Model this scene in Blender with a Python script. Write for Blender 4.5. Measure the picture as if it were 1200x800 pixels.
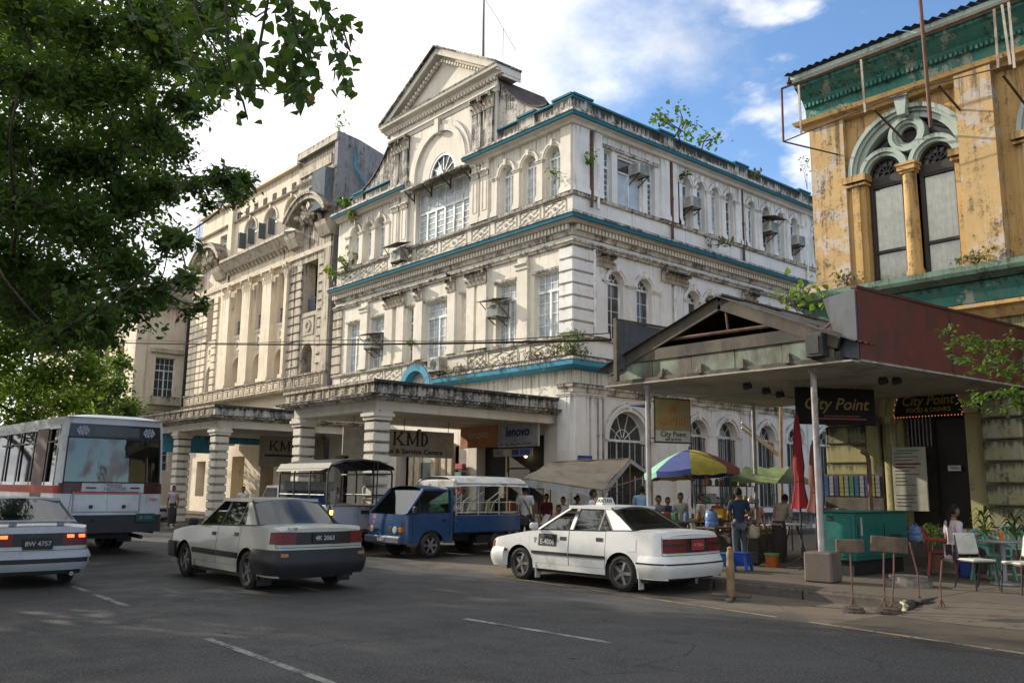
import bpy, bmesh, math, random
import numpy as np
from mathutils import Vector, Matrix, Euler
random.seed(7)
R=math.radians; PI=math.pi
for o in list(bpy.data.objects): bpy.data.objects.remove(o)
sc=bpy.context.scene; COL=sc.collection
# ------------------------------------------------------------------ camera
FPX,YAW,PITCH,ROLL=1018.893,R(40.9496),R(9.5767),R(0.6457)
EYE=Vector((0,0,1.65))
fw=Vector((math.sin(YAW)*math.cos(PITCH),math.cos(YAW)*math.cos(PITCH),math.sin(PITCH)))
rt=Vector((math.cos(YAW),-math.sin(YAW),0)); up=rt.cross(fw)
rt,up=(math.cos(ROLL)*rt+math.sin(ROLL)*up,-math.sin(ROLL)*rt+math.cos(ROLL)*up)
cam=bpy.data.cameras.new('camera'); co=bpy.data.objects.new('camera',cam); COL.objects.link(co)
cm=Matrix((rt,up,-fw)).transposed().to_4x4(); cm.translation=EYE; co.matrix_world=cm
cam.sensor_width=36; cam.lens=FPX/1200*36; cam.clip_end=3000; cam.clip_start=.05
sc.camera=co
# ------------------------------------------------------------------ light
SUN_AZ,SUN_EL=R(-19),R(24)
w=bpy.data.worlds.new('World'); sc.world=w; w.use_nodes=True
nt=w.node_tree; N=nt.nodes; Lk=nt.links; N.clear()
def nd(t,**k):
    n=N.new(t)
    for a,b in k.items(): setattr(n,a,b)
    return n
def wmath(op,a,b=None,c=None):
    n=nd('ShaderNodeMath',operation=op)
    for i,x in enumerate((a,b,c)):
        if x is None: continue
        if isinstance(x,(int,float)): n.inputs[i].default_value=x
        else: Lk.new(x,n.inputs[i])
    return n.outputs[0]
sky=nd('ShaderNodeTexSky',sky_type='NISHITA',sun_disc=False,sun_elevation=SUN_EL,sun_rotation=SUN_AZ,air_density=1.0,dust_density=.25,ozone_density=4.0)
tc=nd('ShaderNodeTexCoord'); sep=nd('ShaderNodeSeparateXYZ'); Lk.new(tc.outputs['Generated'],sep.inputs[0])
den=wmath('ADD',wmath('MAXIMUM',sep.outputs[2],0.0),.22)
cmb=nd('ShaderNodeCombineXYZ'); Lk.new(wmath('DIVIDE',sep.outputs[0],den),cmb.inputs[0]); Lk.new(wmath('DIVIDE',sep.outputs[1],den),cmb.inputs[1])
def wnoise(scale,det,rough,off=(0,0,0),dist=0.):
    mp=nd('ShaderNodeMapping'); mp.inputs['Location'].default_value=off; Lk.new(cmb.outputs[0],mp.inputs[0])
    n=nd('ShaderNodeTexNoise'); n.inputs['Scale'].default_value=scale; n.inputs['Detail'].default_value=det; n.inputs['Roughness'].default_value=rough; n.inputs['Distortion'].default_value=dist
    Lk.new(mp.outputs[0],n.inputs['Vector']); return n.outputs[0]
n1=wnoise(1.25,9,.56,(3.1,1.7,0),.15); n2=wnoise(3.4,6,.55,(0.4,5.2,0))
# cloud cover is heavier on the sun's side of the sky
toward=wmath('ADD',wmath('MULTIPLY',sep.outputs[0],-.80),wmath('MULTIPLY',sep.outputs[1],.60))
cov=wmath('ADD',wmath('ADD',wmath('MULTIPLY',n1,.85),wmath('MULTIPLY',n2,.22)),wmath('MULTIPLY',wmath('ADD',toward,.40),.42))
def wramp(x,a,b):
    n=nd('ShaderNodeMapRange',interpolation_type='SMOOTHSTEP'); n.inputs[1].default_value=a; n.inputs[2].default_value=b; Lk.new(x,n.inputs[0]); return n.outputs[0]
small=wramp(wmath('ADD',wmath('MULTIPLY',wnoise(3.1,8,.52,(7.7,2.2,0),.1),1.),wmath('MULTIPLY',n1,.25)),.60,.70)
mask=wmath('MAXIMUM',wramp(cov,.50,.66),small)
thick=wramp(wnoise(2.1,7,.6,(1.3,2.9,0)),.35,.72)
cc=nd('ShaderNodeMix',data_type='RGBA'); Lk.new(thick,cc.inputs[0]); cc.inputs[6].default_value=(5.6,5.7,5.9,1); cc.inputs[7].default_value=(3.0,3.25,3.8,1)
glow=nd('ShaderNodeMix',data_type='RGBA',blend_type='MULTIPLY'); glow.inputs[0].default_value=1
Lk.new(cc.outputs[2],glow.inputs[6])
gl=wramp(toward,-.6,.75); gm=nd('ShaderNodeMix',data_type='RGBA'); Lk.new(gl,gm.inputs[0]); gm.inputs[6].default_value=(.85,.87,.9,1); gm.inputs[7].default_value=(1.35,1.3,1.22,1); Lk.new(gm.outputs[2],glow.inputs[7])
mx=nd('ShaderNodeMix',data_type='RGBA'); Lk.new(mask,mx.inputs[0]); Lk.new(sky.outputs[0],mx.inputs[6]); Lk.new(glow.outputs[2],mx.inputs[7])
bg=nd('ShaderNodeBackground'); bg.inputs[1].default_value=.1; Lk.new(mx.outputs[2],bg.inputs[0])
wo=nd('ShaderNodeOutputWorld'); Lk.new(bg.outputs[0],wo.inputs[0])
sl=bpy.data.lights.new('sun','SUN'); sl.energy=2.5; sl.angle=R(.5); sl.color=(1,.89,.74)
so=bpy.data.objects.new('sun',sl); COL.objects.link(so)
sdir=Vector((math.sin(SUN_AZ)*math.cos(SUN_EL),math.cos(SUN_AZ)*math.cos(SUN_EL),math.sin(SUN_EL)))
so.rotation_euler=sdir.to_track_quat('Z','Y').to_euler(); so.location=(0,0,60)
sc.view_settings.view_transform='Standard'; sc.view_settings.look='None'; sc.view_settings.gamma=1; sc.view_settings.use_curve_mapping=False
sc.view_settings.exposure=1.25
# ------------------------------------------------------------------ picking points of the place
def ray(x,y): return fw*FPX+rt*(x-600)+up*(400-y)
def gz(x,y,z=0.): d=ray(x,y); return EYE+d*((z-EYE.z)/d.z)
def gx(x,y,X): d=ray(x,y); return EYE+d*(X/d.x)
def gy(x,y,Y): d=ray(x,y); return EYE+d*(Y/d.y)
def gd(x,y,dist): d=ray(x,y); return EYE+d*(dist/FPX)
# ------------------------------------------------------------------ materials
MATS={}
class NB:
    def __init__(s,m): s.t=m.node_tree; s.N=s.t.nodes; s.L=s.t.links
    def n(s,t,**k):
        x=s.N.new(t)
        for a,b in k.items(): setattr(x,a,b)
        return x
    def set(s,sock,v):
        if isinstance(v,(int,float)): sock.default_value=v
        elif isinstance(v,(tuple,list)): sock.default_value=tuple(v)+((1,) if len(v)==3 and len(sock.default_value)==4 else ())
        else: s.L.new(v,sock)
    def math(s,op,a,b=None):
        x=s.n('ShaderNodeMath',operation=op); s.set(x.inputs[0],a)
        if b is not None: s.set(x.inputs[1],b)
        return x.outputs[0]
    def noise(s,vec,scale,det=4,rough=.55,mscale=None,dist=0.):
        if mscale:
            mp=s.n('ShaderNodeMapping'); mp.inputs['Scale'].default_value=mscale; s.L.new(vec,mp.inputs[0]); vec=mp.outputs[0]
        x=s.n('ShaderNodeTexNoise'); x.inputs['Scale'].default_value=scale; x.inputs['Detail'].default_value=det; x.inputs['Roughness'].default_value=rough; x.inputs['Distortion'].default_value=dist
        s.L.new(vec,x.inputs['Vector']); return x.outputs[0]
    def ramp(s,x,a,b,lo=0.,hi=1.):
        m=s.n('ShaderNodeMapRange',interpolation_type='SMOOTHSTEP'); s.set(m.inputs[0],x)
        for i,v in ((1,a),(2,b),(3,lo),(4,hi)): m.inputs[i].default_value=v
        return m.outputs[0]
    def mix(s,f,a,b,bt='MIX'):
        x=s.n('ShaderNodeMix',data_type='RGBA',blend_type=bt); s.set(x.inputs[0],f); s.set(x.inputs[6],a); s.set(x.inputs[7],b); return x.outputs[2]
def newmat(name):
    m=bpy.data.materials.new(name); m.use_nodes=True; b=NB(m)
    return m,b,b.N['Principled BSDF']
def c3(c,k=1.): return tuple(min(1,x*k) for x in c)
def simple(name,col,rough=.6,metal=0.,var=.18,scale=4.,bump=.15,dirt=None,damt=.35,spec=.4,coat=0.,emit=0.):
    """paint, cloth, wood, metal: colour with patchy variation, optional dirt blotches, fine bump"""
    if name in MATS: return MATS[name]
    m,b,p=newmat(name); tcn=b.n('ShaderNodeTexCoord'); v=tcn.outputs['Object']
    a=b.noise(v,scale,5,.6); c=b.mix(b.ramp(a,.3,.7),c3(col,1-var),c3(col,1+var*.7))
    if dirt:
        d=b.noise(v,scale*.7,7,.65,(1,1,.45)); c=b.mix(b.ramp(d,.62-damt*.45,.80-damt*.35),c,dirt)
    b.set(p.inputs['Base Color'],c); b.set(p.inputs['Roughness'],b.ramp(a,.2,.8,max(.03,rough-.07),min(1,rough+.08)))
    p.inputs['Metallic'].default_value=metal; p.inputs['Specular IOR Level'].default_value=spec
    p.inputs['Coat Weight'].default_value=coat; p.inputs['Coat Roughness'].default_value=.08
    if emit: p.inputs['Emission Color'].default_value=tuple(col)+(1,); p.inputs['Emission Strength'].default_value=emit
    if bump:
        bp=b.n('ShaderNodeBump'); bp.inputs['Strength'].default_value=bump; bp.inputs['Distance'].default_value=.01
        b.L.new(b.noise(v,scale*9,4,.6),bp.inputs['Height']); b.L.new(bp.outputs[0],p.inputs['Normal'])
    MATS[name]=m; return m
def plaster(name,col,stain,mildew,s_amt=.5,m_amt=.3,peel=None,p_amt=.3,rough=.85,bump=.35,topdirt=.75,drip=.35):
    """limewashed masonry: patchy wash, run-down streaks, mildew blotches, dirt lying on ledges, peeled spots"""
    m,b,p=newmat(name); g=b.n('ShaderNodeNewGeometry'); v=g.outputs['Position']
    big=b.noise(v,.55,5,.6); med=b.noise(v,2.6,6,.62); fine=b.noise(v,17,5,.6)
    stk=b.noise(v,1.0,7,.66,(3.2,3.2,.22)); stk2=b.noise(v,1.0,6,.6,(9,9,.5))
    c=b.mix(b.ramp(big,.3,.72),c3(col,.88),c3(col,1.08)); c=b.mix(b.ramp(med,.35,.75,0,.35),c,c3(col,.72))
    s=b.math('MULTIPLY',b.ramp(stk,.62-.22*s_amt,.86-.22*s_amt),b.ramp(big,.25,.65,.25,1))
    c=b.mix(b.math('MULTIPLY',s,.75),c,stain)
    if peel:
        c=b.mix(b.ramp(b.noise(v,1.7,9,.68),.66-.2*p_amt,.69-.2*p_amt),c,peel)
    mm=b.math('ADD',b.math('MULTIPLY',b.math('ADD',stk2,fine),.27),b.math('ADD',b.math('MULTIPLY',med,.32),b.math('MULTIPLY',big,.22)))
    c=b.mix(b.math('MULTIPLY',b.ramp(mm,.64-.22*m_amt,.76-.22*m_amt),.9),c,mildew)
    if drip:
        tcg=b.n('ShaderNodeTexCoord'); sg=b.n('ShaderNodeSeparateXYZ'); b.L.new(tcg.outputs['Generated'],sg.inputs[0])
        run=b.math('ADD',b.math('MULTIPLY',sg.outputs[2],.55),b.math('ADD',b.math('MULTIPLY',stk2,.75),b.math('MULTIPLY',stk,.45)))
        c=b.mix(b.math('MULTIPLY',b.ramp(run,1.13-.35*drip,1.32-.35*drip),min(.95,.55+.5*drip)),c,mildew)
    sp=b.n('ShaderNodeSeparateXYZ'); b.L.new(g.outputs['Normal'],sp.inputs[0])
    c=b.mix(b.math('MULTIPLY',b.ramp(sp.outputs[2],.25,.8),b.ramp(med,.2,.6,topdirt*.5,topdirt)),c,mildew)
    b.set(p.inputs['Base Color'],c); p.inputs['Roughness'].default_value=rough; p.inputs['Specular IOR Level'].default_value=.25
    bp=b.n('ShaderNodeBump'); bp.inputs['Strength'].default_value=bump; bp.inputs['Distance'].default_value=.03
    b.L.new(b.math('ADD',b.math('MULTIPLY',fine,.4),med),bp.inputs['Height']); b.L.new(bp.outputs[0],p.inputs['Normal'])
    MATS[name]=m; return m
def glassy(name,tint=(.55,.62,.62),transp=.75,rough=.03):
    m=bpy.data.materials.new(name); m.use_nodes=True; b=NB(m); b.N.clear()
    tr=b.n('ShaderNodeBsdfTransparent'); tr.inputs[0].default_value=tint+(1,)
    gl=b.n('ShaderNodeBsdfGlossy'); gl.inputs[0].default_value=(1,1,1,1); gl.inputs[1].default_value=rough
    df=b.n('ShaderNodeBsdfDiffuse'); df.inputs[0].default_value=(.07,.08,.08,1)
    lw=b.n('ShaderNodeFresnel'); lw.inputs[0].default_value=1.6
    m1=b.n('ShaderNodeMixShader'); m1.inputs[0].default_value=1-transp; b.L.new(tr.outputs[0],m1.inputs[1]); b.L.new(df.outputs[0],m1.inputs[2])
    m2=b.n('ShaderNodeMixShader'); b.L.new(b.math('ADD',b.math('MULTIPLY',lw.outputs[0],.95),.03),m2.inputs[0]); b.L.new(m1.outputs[0],m2.inputs[1]); b.L.new(gl.outputs[0],m2.inputs[2])
    o=b.n('ShaderNodeOutputMaterial'); b.L.new(m2.outputs[0],o.inputs[0]); MATS[name]=m; return m
def leafmat(name,c1,c2,c3_,trans=.45,rough=.5,scale=1.3):
    m=bpy.data.materials.new(name); m.use_nodes=True; b=NB(m); p=b.N['Principled BSDF']
    g=b.n('ShaderNodeNewGeometry'); v=g.outputs['Position']
    r=b.noise(v,scale,3,.5); q=b.noise(v,scale*14,2,.5)
    c=b.mix(b.ramp(r,.35,.65),c1,c2); c=b.mix(b.ramp(q,.50,.72,0,.8),c,c3_)
    b.set(p.inputs['Base Color'],c); p.inputs['Roughness'].default_value=rough; p.inputs['Specular IOR Level'].default_value=.35
    t=b.n('ShaderNodeBsdfTranslucent'); tc_=b.mix(.5,c,(.25,.42,.04)); b.set(t.inputs[0],tc_)
    ms=b.n('ShaderNodeMixShader'); ms.inputs[0].default_value=trans; b.L.new(p.outputs[0],ms.inputs[1]); b.L.new(t.outputs[0],ms.inputs[2])
    o=b.N['Material Output']; b.L.new(ms.outputs[0],o.inputs[0]); MATS[name]=m; return m
W_PL=plaster('cream_limewash',(.74,.695,.60),(.40,.33,.24),(.085,.078,.068),.42,.16,drip=.10)
W_PL2=plaster('pale_limewash',(.78,.775,.75),(.38,.35,.30),(.08,.078,.072),.40,.15,drip=.10)
W_MIL=plaster('mildewed_limewash',(.60,.57,.51),(.20,.18,.15),(.035,.035,.033),.85,.72,topdirt=.95,drip=.8)
W_ORN=plaster('ornament_limewash',(.52,.47,.38),(.22,.17,.11),(.05,.046,.038),.7,.42,drip=.6)
GREYW=plaster('bare_grey_render',(.30,.29,.29),(.12,.115,.115),(.05,.05,.052),.7,.5,drip=0)
W_EDGE=plaster('grimy_moulding',(.66,.61,.52),(.25,.21,.16),(.045,.042,.038),.8,.62,drip=.55,topdirt=.95)
AR_PL=plaster('arcade_limewash',(.77,.67,.52),(.40,.29,.18),(.10,.088,.07),.5,.20,drip=.15)
AR_OLD=plaster('arcade_blackened',(.54,.48,.38),(.19,.16,.12),(.045,.042,.038),.8,.46)
TEAL=plaster('teal_band_paint',(.038,.185,.25),(.05,.10,.13),(.03,.035,.035),.5,.22,topdirt=.9,bump=.2)
SKYBL=plaster('sky_blue_paint',(.08,.32,.47),(.06,.13,.16),(.05,.055,.05),.4,.15,bump=.2)
OCHRE=plaster('ochre_wash',(.54,.355,.145),(.27,.16,.065),(.06,.05,.038),.7,.42,peel=(.42,.34,.25),p_amt=.24,drip=.22)
OCHRE2=plaster('worn_ochre_wash',(.52,.36,.17),(.28,.2,.11),(.065,.056,.043),.7,.45,peel=(.48,.42,.36),p_amt=.66,drip=.22)
LIME=plaster('pale_yellow_wash',(.36,.33,.16),(.22,.19,.10),(.05,.048,.04),.6,.30,peel=(.33,.30,.24),p_amt=.3)
LIMEOLD=plaster('blackened_wash',(.30,.29,.25),(.12,.11,.09),(.03,.03,.028),.9,.62)
MINT=plaster('pale_mint_paint',(.42,.50,.45),(.2,.22,.18),(.06,.07,.06),.4,.2,bump=.15)
JADE=plaster('jade_green_paint',(.065,.235,.19),(.16,.22,.18),(.035,.04,.035),.8,.45,peel=(.33,.37,.31),p_amt=.45,bump=.2)
DUSTY=plaster('dusty_concrete',(.115,.096,.075),(.075,.063,.052),(.035,.032,.029),.4,.3,topdirt=.1,drip=0)
KERBM=plaster('kerb_concrete',(.105,.092,.08),(.09,.08,.07),(.04,.038,.035),.5,.3,topdirt=.1)
WHT=simple('white_window_paint',(.76,.78,.78),.5,dirt=(.3,.28,.25),damt=.25)
DPANE=simple('dark_window_glass',(.06,.07,.075),.06,bump=0,var=.3,spec=.6)
BPANE=simple('blue_window_glass',(.10,.17,.23),.07,bump=0,var=.35,scale=2,spec=.6)
MPANE=simple('milky_window_glass',(.42,.47,.48),.15,bump=0,var=.3,scale=2,spec=.5)
INTER=simple('dim_interior',(.035,.03,.027),.9,var=.4)
RUST=simple('rusty_iron',(.14,.07,.045),.75,var=.4,dirt=(.05,.03,.025),bump=.3)
IRON=simple('dark_iron',(.04,.04,.042),.55,var=.3)
GALV=simple('galvanised_sheet',(.27,.28,.29),.5,metal=.4,dirt=(.12,.10,.09),damt=.35)
TIN=simple('weathered_tin',(.12,.115,.11),.65,metal=.2,dirt=(.07,.045,.03),damt=.5)
SLATE=simple('grey_blue_sheet',(.085,.10,.115),.6,dirt=(.05,.05,.05),damt=.3)
REDB=simple('red_oxide_board',(.125,.03,.025),.6,dirt=(.07,.03,.026),damt=.4,bump=.2)
WOODD=simple('grey_old_timber',(.10,.085,.065),.8,var=.4,dirt=(.04,.035,.03))
WOODB=simple('brown_timber',(.12,.065,.03),.7,var=.35)
WOODL=simple('bare_pole_wood',(.24,.155,.08),.7,var=.3)
ACW=simple('aged_appliance_white',(.50,.49,.45),.5,dirt=(.22,.18,.13),damt=.4)
ACB=simple('appliance_teal_grey',(.16,.26,.27),.5)
BLK=simple('black_plastic',(.018,.018,.02),.45)
RUB=simple('tyre_rubber',(.018,.018,.018),.85,dirt=(.07,.06,.05),damt=.3)
RIMM=simple('alloy_rim',(.36,.35,.34),.38,metal=.7,dirt=(.10,.085,.07),damt=.35)
CHRM=simple('chrome_trim',(.6,.6,.6),.2,metal=1.,bump=0)
CGLASS=glassy('car_glass',(.42,.48,.48),.95); SHOPGL=glassy('shop_glass',(.6,.65,.6),.85)
BUSGL=glassy('bus_glass',(.06,.125,.155),.93)
LIMEMIX=plaster('mildewed_yellow_wash',(.32,.30,.18),(.14,.125,.08),(.045,.043,.036),.8,.55,peel=(.3,.28,.23),p_amt=.4,drip=.6)
LEAF_D=leafmat('deep_leaf_green',(.020,.047,.011),(.036,.074,.015),(.075,.125,.022),.33)
LEAF_M=leafmat('mid_leaf_green',(.035,.075,.014),(.06,.12,.018),(.11,.17,.03),.42)
LEAF_Y=leafmat('sunny_leaf_green',(.075,.135,.014),(.125,.20,.02),(.20,.25,.035),.52)
LEAF_O=leafmat('yellowing_leaf',(.25,.12,.02),(.28,.18,.03),(.2,.16,.03),.4)
DRYG=leafmat('dry_grass',(.12,.11,.04),(.16,.12,.06),(.08,.10,.03),.3)
BARK=simple('bark',(.07,.055,.04),.9,var=.4,bump=.6)
def cloth(name,col,var=.15): return simple(name,col,.9,var=var,scale=6,bump=.1)
def paintm(name,col,rough=.28,dirt=(.16,.14,.12),damt=.12): return simple(name,col,rough,var=.05,scale=1.5,bump=.02,dirt=dirt,damt=damt,coat=.5,spec=.5)
# ------------------------------------------------------------------ geometry helpers
class Fr:
    """facade frame: (u along the wall, n outward, z up) to place coordinates"""
    def __init__(s,kind,base): s.k=kind; s.b=base; s.rot={'L':-PI/2,'R':0.,'B':PI}[kind]
    def P(s,u,n,z): return Vector((s.b-n,u,z)) if s.k=='L' else Vector((u,s.b-n,z)) if s.k=='R' else Vector((-u,s.b+n,z))
class MB:
    def __init__(s,fr=None,org=(0,0,0)): s.V=[]; s.F=[]; s.fr=fr; s.o=Vector(org); s.M=None
    def add(s,vs,fs):
        k=len(s.V)
        for v in vs:
            v=Vector(v)
            if s.M is not None: v=s.M@v
            if s.fr: v=s.fr.P(*v)
            s.V.append(v-s.o)
        s.F+= [tuple(i+k for i in f) for f in fs]; return s
    def box(s,a0,a1,b0,b1,c0,c1):
        return s.add([(a0,b0,c0),(a1,b0,c0),(a1,b1,c0),(a0,b1,c0),(a0,b0,c1),(a1,b0,c1),(a1,b1,c1),(a0,b1,c1)],
            [(0,3,2,1),(4,5,6,7),(0,1,5,4),(1,2,6,5),(2,3,7,6),(3,0,4,7)])
    def bbox(s,a0,a1,b0,b1,c0,c1,e=.02):
        """box with chamfered edges"""
        bm=bmesh.new(); bmesh.ops.create_cube(bm,size=1.)
        for v in bm.verts: v.co=Vector(((a0+a1)/2+v.co.x*(a1-a0),(b0+b1)/2+v.co.y*(b1-b0),(c0+c1)/2+v.co.z*(c1-c0)))
        e=min(e,.45*min(abs(a1-a0),abs(b1-b0),abs(c1-c0)))
        bmesh.ops.bevel(bm,geom=bm.edges[:],offset=e,segments=1,affect='EDGES'); s.bm(bm); return s
    def bm(s,bm):
        bm.verts.index_update(); s.add([v.co for v in bm.verts],[[v.index for v in f.verts] for f in bm.faces]); bm.free()
    def obox(s,c,size,rot=(0,0,0)):
        Mx=Matrix.Translation(c)@Euler(rot).to_matrix().to_4x4(); h=[x/2 for x in size]
        vs=[Mx@Vector((x*h[0],y*h[1],z*h[2])) for z in (-1,1) for x,y in ((-1,-1),(1,-1),(1,1),(-1,1))]
        return s.add(vs,[(0,3,2,1),(4,5,6,7),(0,1,5,4),(1,2,6,5),(2,3,7,6),(3,0,4,7)])
    def face(s,pts): return s.add(pts,[tuple(range(len(pts)))])
    def prism(s,pts,d):
        """polygon pts swept by vector d"""
        n=len(pts); d=Vector(d); p=[Vector(q) for q in pts]
        return s.add(p+[q+d for q in p],[tuple(range(n))[::-1],tuple(range(n,2*n))]+[(i,(i+1)%n,n+(i+1)%n,n+i) for i in range(n)])
    def prof(s,pts,u0,u1,m0=0,m1=0):
        """(n,z) profile swept along u; m0/m1 = mitre sign at the ends"""
        n=len(pts); return s.add([(u0-a*m0,a,b) for a,b in pts]+[(u1+a*m1,a,b) for a,b in pts],
            [tuple(range(n))[::-1],tuple(range(n,2*n))]+[(i,(i+1)%n,n+(i+1)%n,n+i) for i in range(n)])
    def beam(s,a,b,wd,h=None,upv=(0,0,1)):
        a=Vector(a); b=Vector(b); h=h or wd; d=(b-a).normalized(); u=Vector(upv)
        if abs(d.dot(u))>.97: u=Vector((1,0,0))
        x=d.cross(u).normalized(); y=x.cross(d)
        vs=[p+x*wd/2*i+y*h/2*j for p in (a,b) for i,j in ((-1,-1),(1,-1),(1,1),(-1,1))]
        return s.add(vs,[(0,3,2,1),(4,5,6,7),(0,1,5,4),(1,2,6,5),(2,3,7,6),(3,0,4,7)])
    def tube(s,pts,r,seg=8,caps=True):
        pts=[Vector(p) for p in pts]; n=len(pts); rr=r if isinstance(r,(list,tuple)) else [r]*n
        vs=[]; fs=[]; ref=None
        for i,p in enumerate(pts):
            d=(pts[min(i+1,n-1)]-pts[max(i-1,0)])
            d=d.normalized() if d.length>1e-9 else Vector((0,0,1))
            if ref is None: ref=Vector((1,0,0)) if abs(d.x)<.8 else Vector((0,1,0))
            x=(ref-d*ref.dot(d)).normalized(); y=d.cross(x); ref=x
            vs+=[p+(x*math.cos(2*PI*k/seg)+y*math.sin(2*PI*k/seg))*rr[i] for k in range(seg)]
        for i in range(n-1):
            fs+=[(i*seg+k,i*seg+(k+1)%seg,(i+1)*seg+(k+1)%seg,(i+1)*seg+k) for k in range(seg)]
        if caps: fs+=[tuple(range(seg))[::-1],tuple(range((n-1)*seg,n*seg))]
        return s.add(vs,fs)
    def lathe(s,prof,c=(0,0,0),seg=20,axis='z',cap=True):
        """(r,h) profile revolved about an axis"""
        c=Vector(c); vs=[]; n=len(prof)
        for r,h in prof:
            for k in range(seg):
                a=2*PI*k/seg; q={'z':(r*math.cos(a),r*math.sin(a),h),'x':(h,r*math.cos(a),r*math.sin(a)),'y':(r*math.sin(a),h,r*math.cos(a))}[axis]
                vs.append(c+Vector(q))
        fs=[(i*seg+k,i*seg+(k+1)%seg,(i+1)*seg+(k+1)%seg,(i+1)*seg+k) for i in range(n-1) for k in range(seg)]
        if cap and prof[0][0]>1e-3 and prof[0]!=prof[-1]: fs.append(tuple(range(seg))[::-1])
        if cap and prof[-1][0]>1e-3 and prof[0]!=prof[-1]: fs.append(tuple(range((n-1)*seg,n*seg)))
        return s.add(vs,fs)
    def ball(s,c,r,seg=10,ring=7,sc=(1,1,1)):
        c=Vector(c); return s.lathe([(max(1e-5,r*math.sin(PI*i/ring)*1.),-r*sc[2]*math.cos(PI*i/ring)) for i in range(ring+1)],c,seg)
    def arc(s,uc,zc,r0,r1,n0,n1,a0=0.,a1=PI,seg=14):
        """curved bar between radii r0,r1 in the wall plane"""
        vs=[]; k=4
        for i in range(seg+1):
            a=a0+(a1-a0)*i/seg; c,q=math.cos(a),math.sin(a)
            vs+=[(uc+r0*c,n0,zc+r0*q),(uc+r1*c,n0,zc+r1*q),(uc+r1*c,n1,zc+r1*q),(uc+r0*c,n1,zc+r0*q)]
        fs=[(i*k+j,i*k+(j+1)%k,(i+1)*k+(j+1)%k,(i+1)*k+j) for i in range(seg) for j in range(k)]
        fs+=[(3,2,1,0),tuple(seg*k+j for j in range(4))]
        return s.add(vs,fs)
    def disc(s,uc,zc,r,n,a0=0.,a1=PI,seg=16):
        return s.add([(uc,n,zc)]+[(uc+r*math.cos(a0+(a1-a0)*i/seg),n,zc+r*math.sin(a0+(a1-a0)*i/seg)) for i in range(seg+1)],[(0,i+1,i+2) for i in range(seg)])
    def wall(s,u0,u1,z0,z1,n=0.,dep=.3,ops=()):
        """wall face with reveals; an opening is (u0,u1,z0,zspring,arch)"""
        us={u0,u1}; zs={z0,z1}; full=[]
        for a,b,c,d,ar in ops:
            t=d+(b-a)/2 if ar else d
            us|={a,b}; zs|={c,t}; full.append((a,b,c,t))
        us=sorted(x for x in us if u0-1e-6<=x<=u1+1e-6); zs=sorted(x for x in zs if z0-1e-6<=x<=z1+1e-6)
        for i in range(len(us)-1):
            for j in range(len(zs)-1):
                cu=(us[i]+us[i+1])/2; cz=(zs[j]+zs[j+1])/2
                if any(a<cu<b and c<cz<d for a,b,c,d in full): continue
                s.face([(us[i],n,zs[j]),(us[i+1],n,zs[j]),(us[i+1],n,zs[j+1]),(us[i],n,zs[j+1])])
        for a,b,c,d,ar in ops:
            m=n-dep
            s.face([(a,n,c),(a,m,c),(a,m,d),(a,n,d)]); s.face([(b,n,c),(b,n,d),(b,m,d),(b,m,c)]); s.face([(a,n,c),(b,n,c),(b,m,c),(a,m,c)])
            if not ar: s.face([(a,n,d),(a,m,d),(b,m,d),(b,n,d)])
            else:
                r=(b-a)/2; uc=(a+b)/2; K=14; pt=[(uc+r*math.cos(PI*k/K),d+r*math.sin(PI*k/K)) for k in range(K+1)]
                for k in range(K):
                    (x0,y0),(x1,y1)=pt[k],pt[k+1]
                    s.face([(x0,n,y0),(x1,n,y1),(x1,m,y1),(x0,m,y0)])
                    s.face([(x0,n,y0),(x0,n,d+r),(x1,n,d+r),(x1,n,y1)])
        return s
    def build(s,name,mat,parent=None,smooth=None,loc=None,rotz=None,**tags):
        me=bpy.data.meshes.new(name); me.from_pydata([tuple(v) for v in s.V],[],s.F); me.update()
        if smooth is not None:
            b=bmesh.new(); b.from_mesh(me); bmesh.ops.remove_doubles(b,verts=b.verts[:],dist=2e-4); bmesh.ops.delete(b,geom=[v for v in b.verts if not v.link_faces],context='VERTS'); bmesh.ops.recalc_face_normals(b,faces=b.faces[:]); b.to_mesh(me); b.free()
        return link(name,me,mat,parent,smooth,loc,rotz,**tags)
def _builds(s,name,mat,parent=None,**k):
    """build far-apart pieces as parts of their own"""
    n=len(s.V); r=list(range(n))
    def fd(i):
        while r[i]!=i: r[i]=r[r[i]]; i=r[i]
        return i
    for f in s.F:
        for i in f[1:]: r[fd(i)]=fd(f[0])
    isl={}
    for i in range(n): isl.setdefault(fd(i),[]).append(i)
    bx=[(np.min([s.V[i] for i in v],0),np.max([s.V[i] for i in v],0),v) for v in isl.values()]
    q=list(range(len(bx)))
    def fq(i):
        while q[i]!=i: i=q[i]
        return i
    for i in range(len(bx)):
        for j in range(i):
            g=np.maximum(0,np.maximum(bx[i][0]-bx[j][1],bx[j][0]-bx[i][1])); sz=max((bx[i][1]-bx[i][0]).max(),(bx[j][1]-bx[j][0]).max())
            if np.linalg.norm(g)<=max(.02,.5*sz): q[fq(i)]=fq(j)
    out=[]
    for c in sorted({fq(i) for i in range(len(bx))}):
        ids=[v for i in range(len(bx)) if fq(i)==c for v in bx[i][2]]; mp={v:k_ for k_,v in enumerate(ids)}; m=MB(); m.V=[s.V[v] for v in ids]; m.F=[tuple(mp[v] for v in f) for f in s.F if f[0] in mp]; out.append(m.build(name,mat,parent,**k))
    return out[0]
MB.builds=_builds
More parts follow.
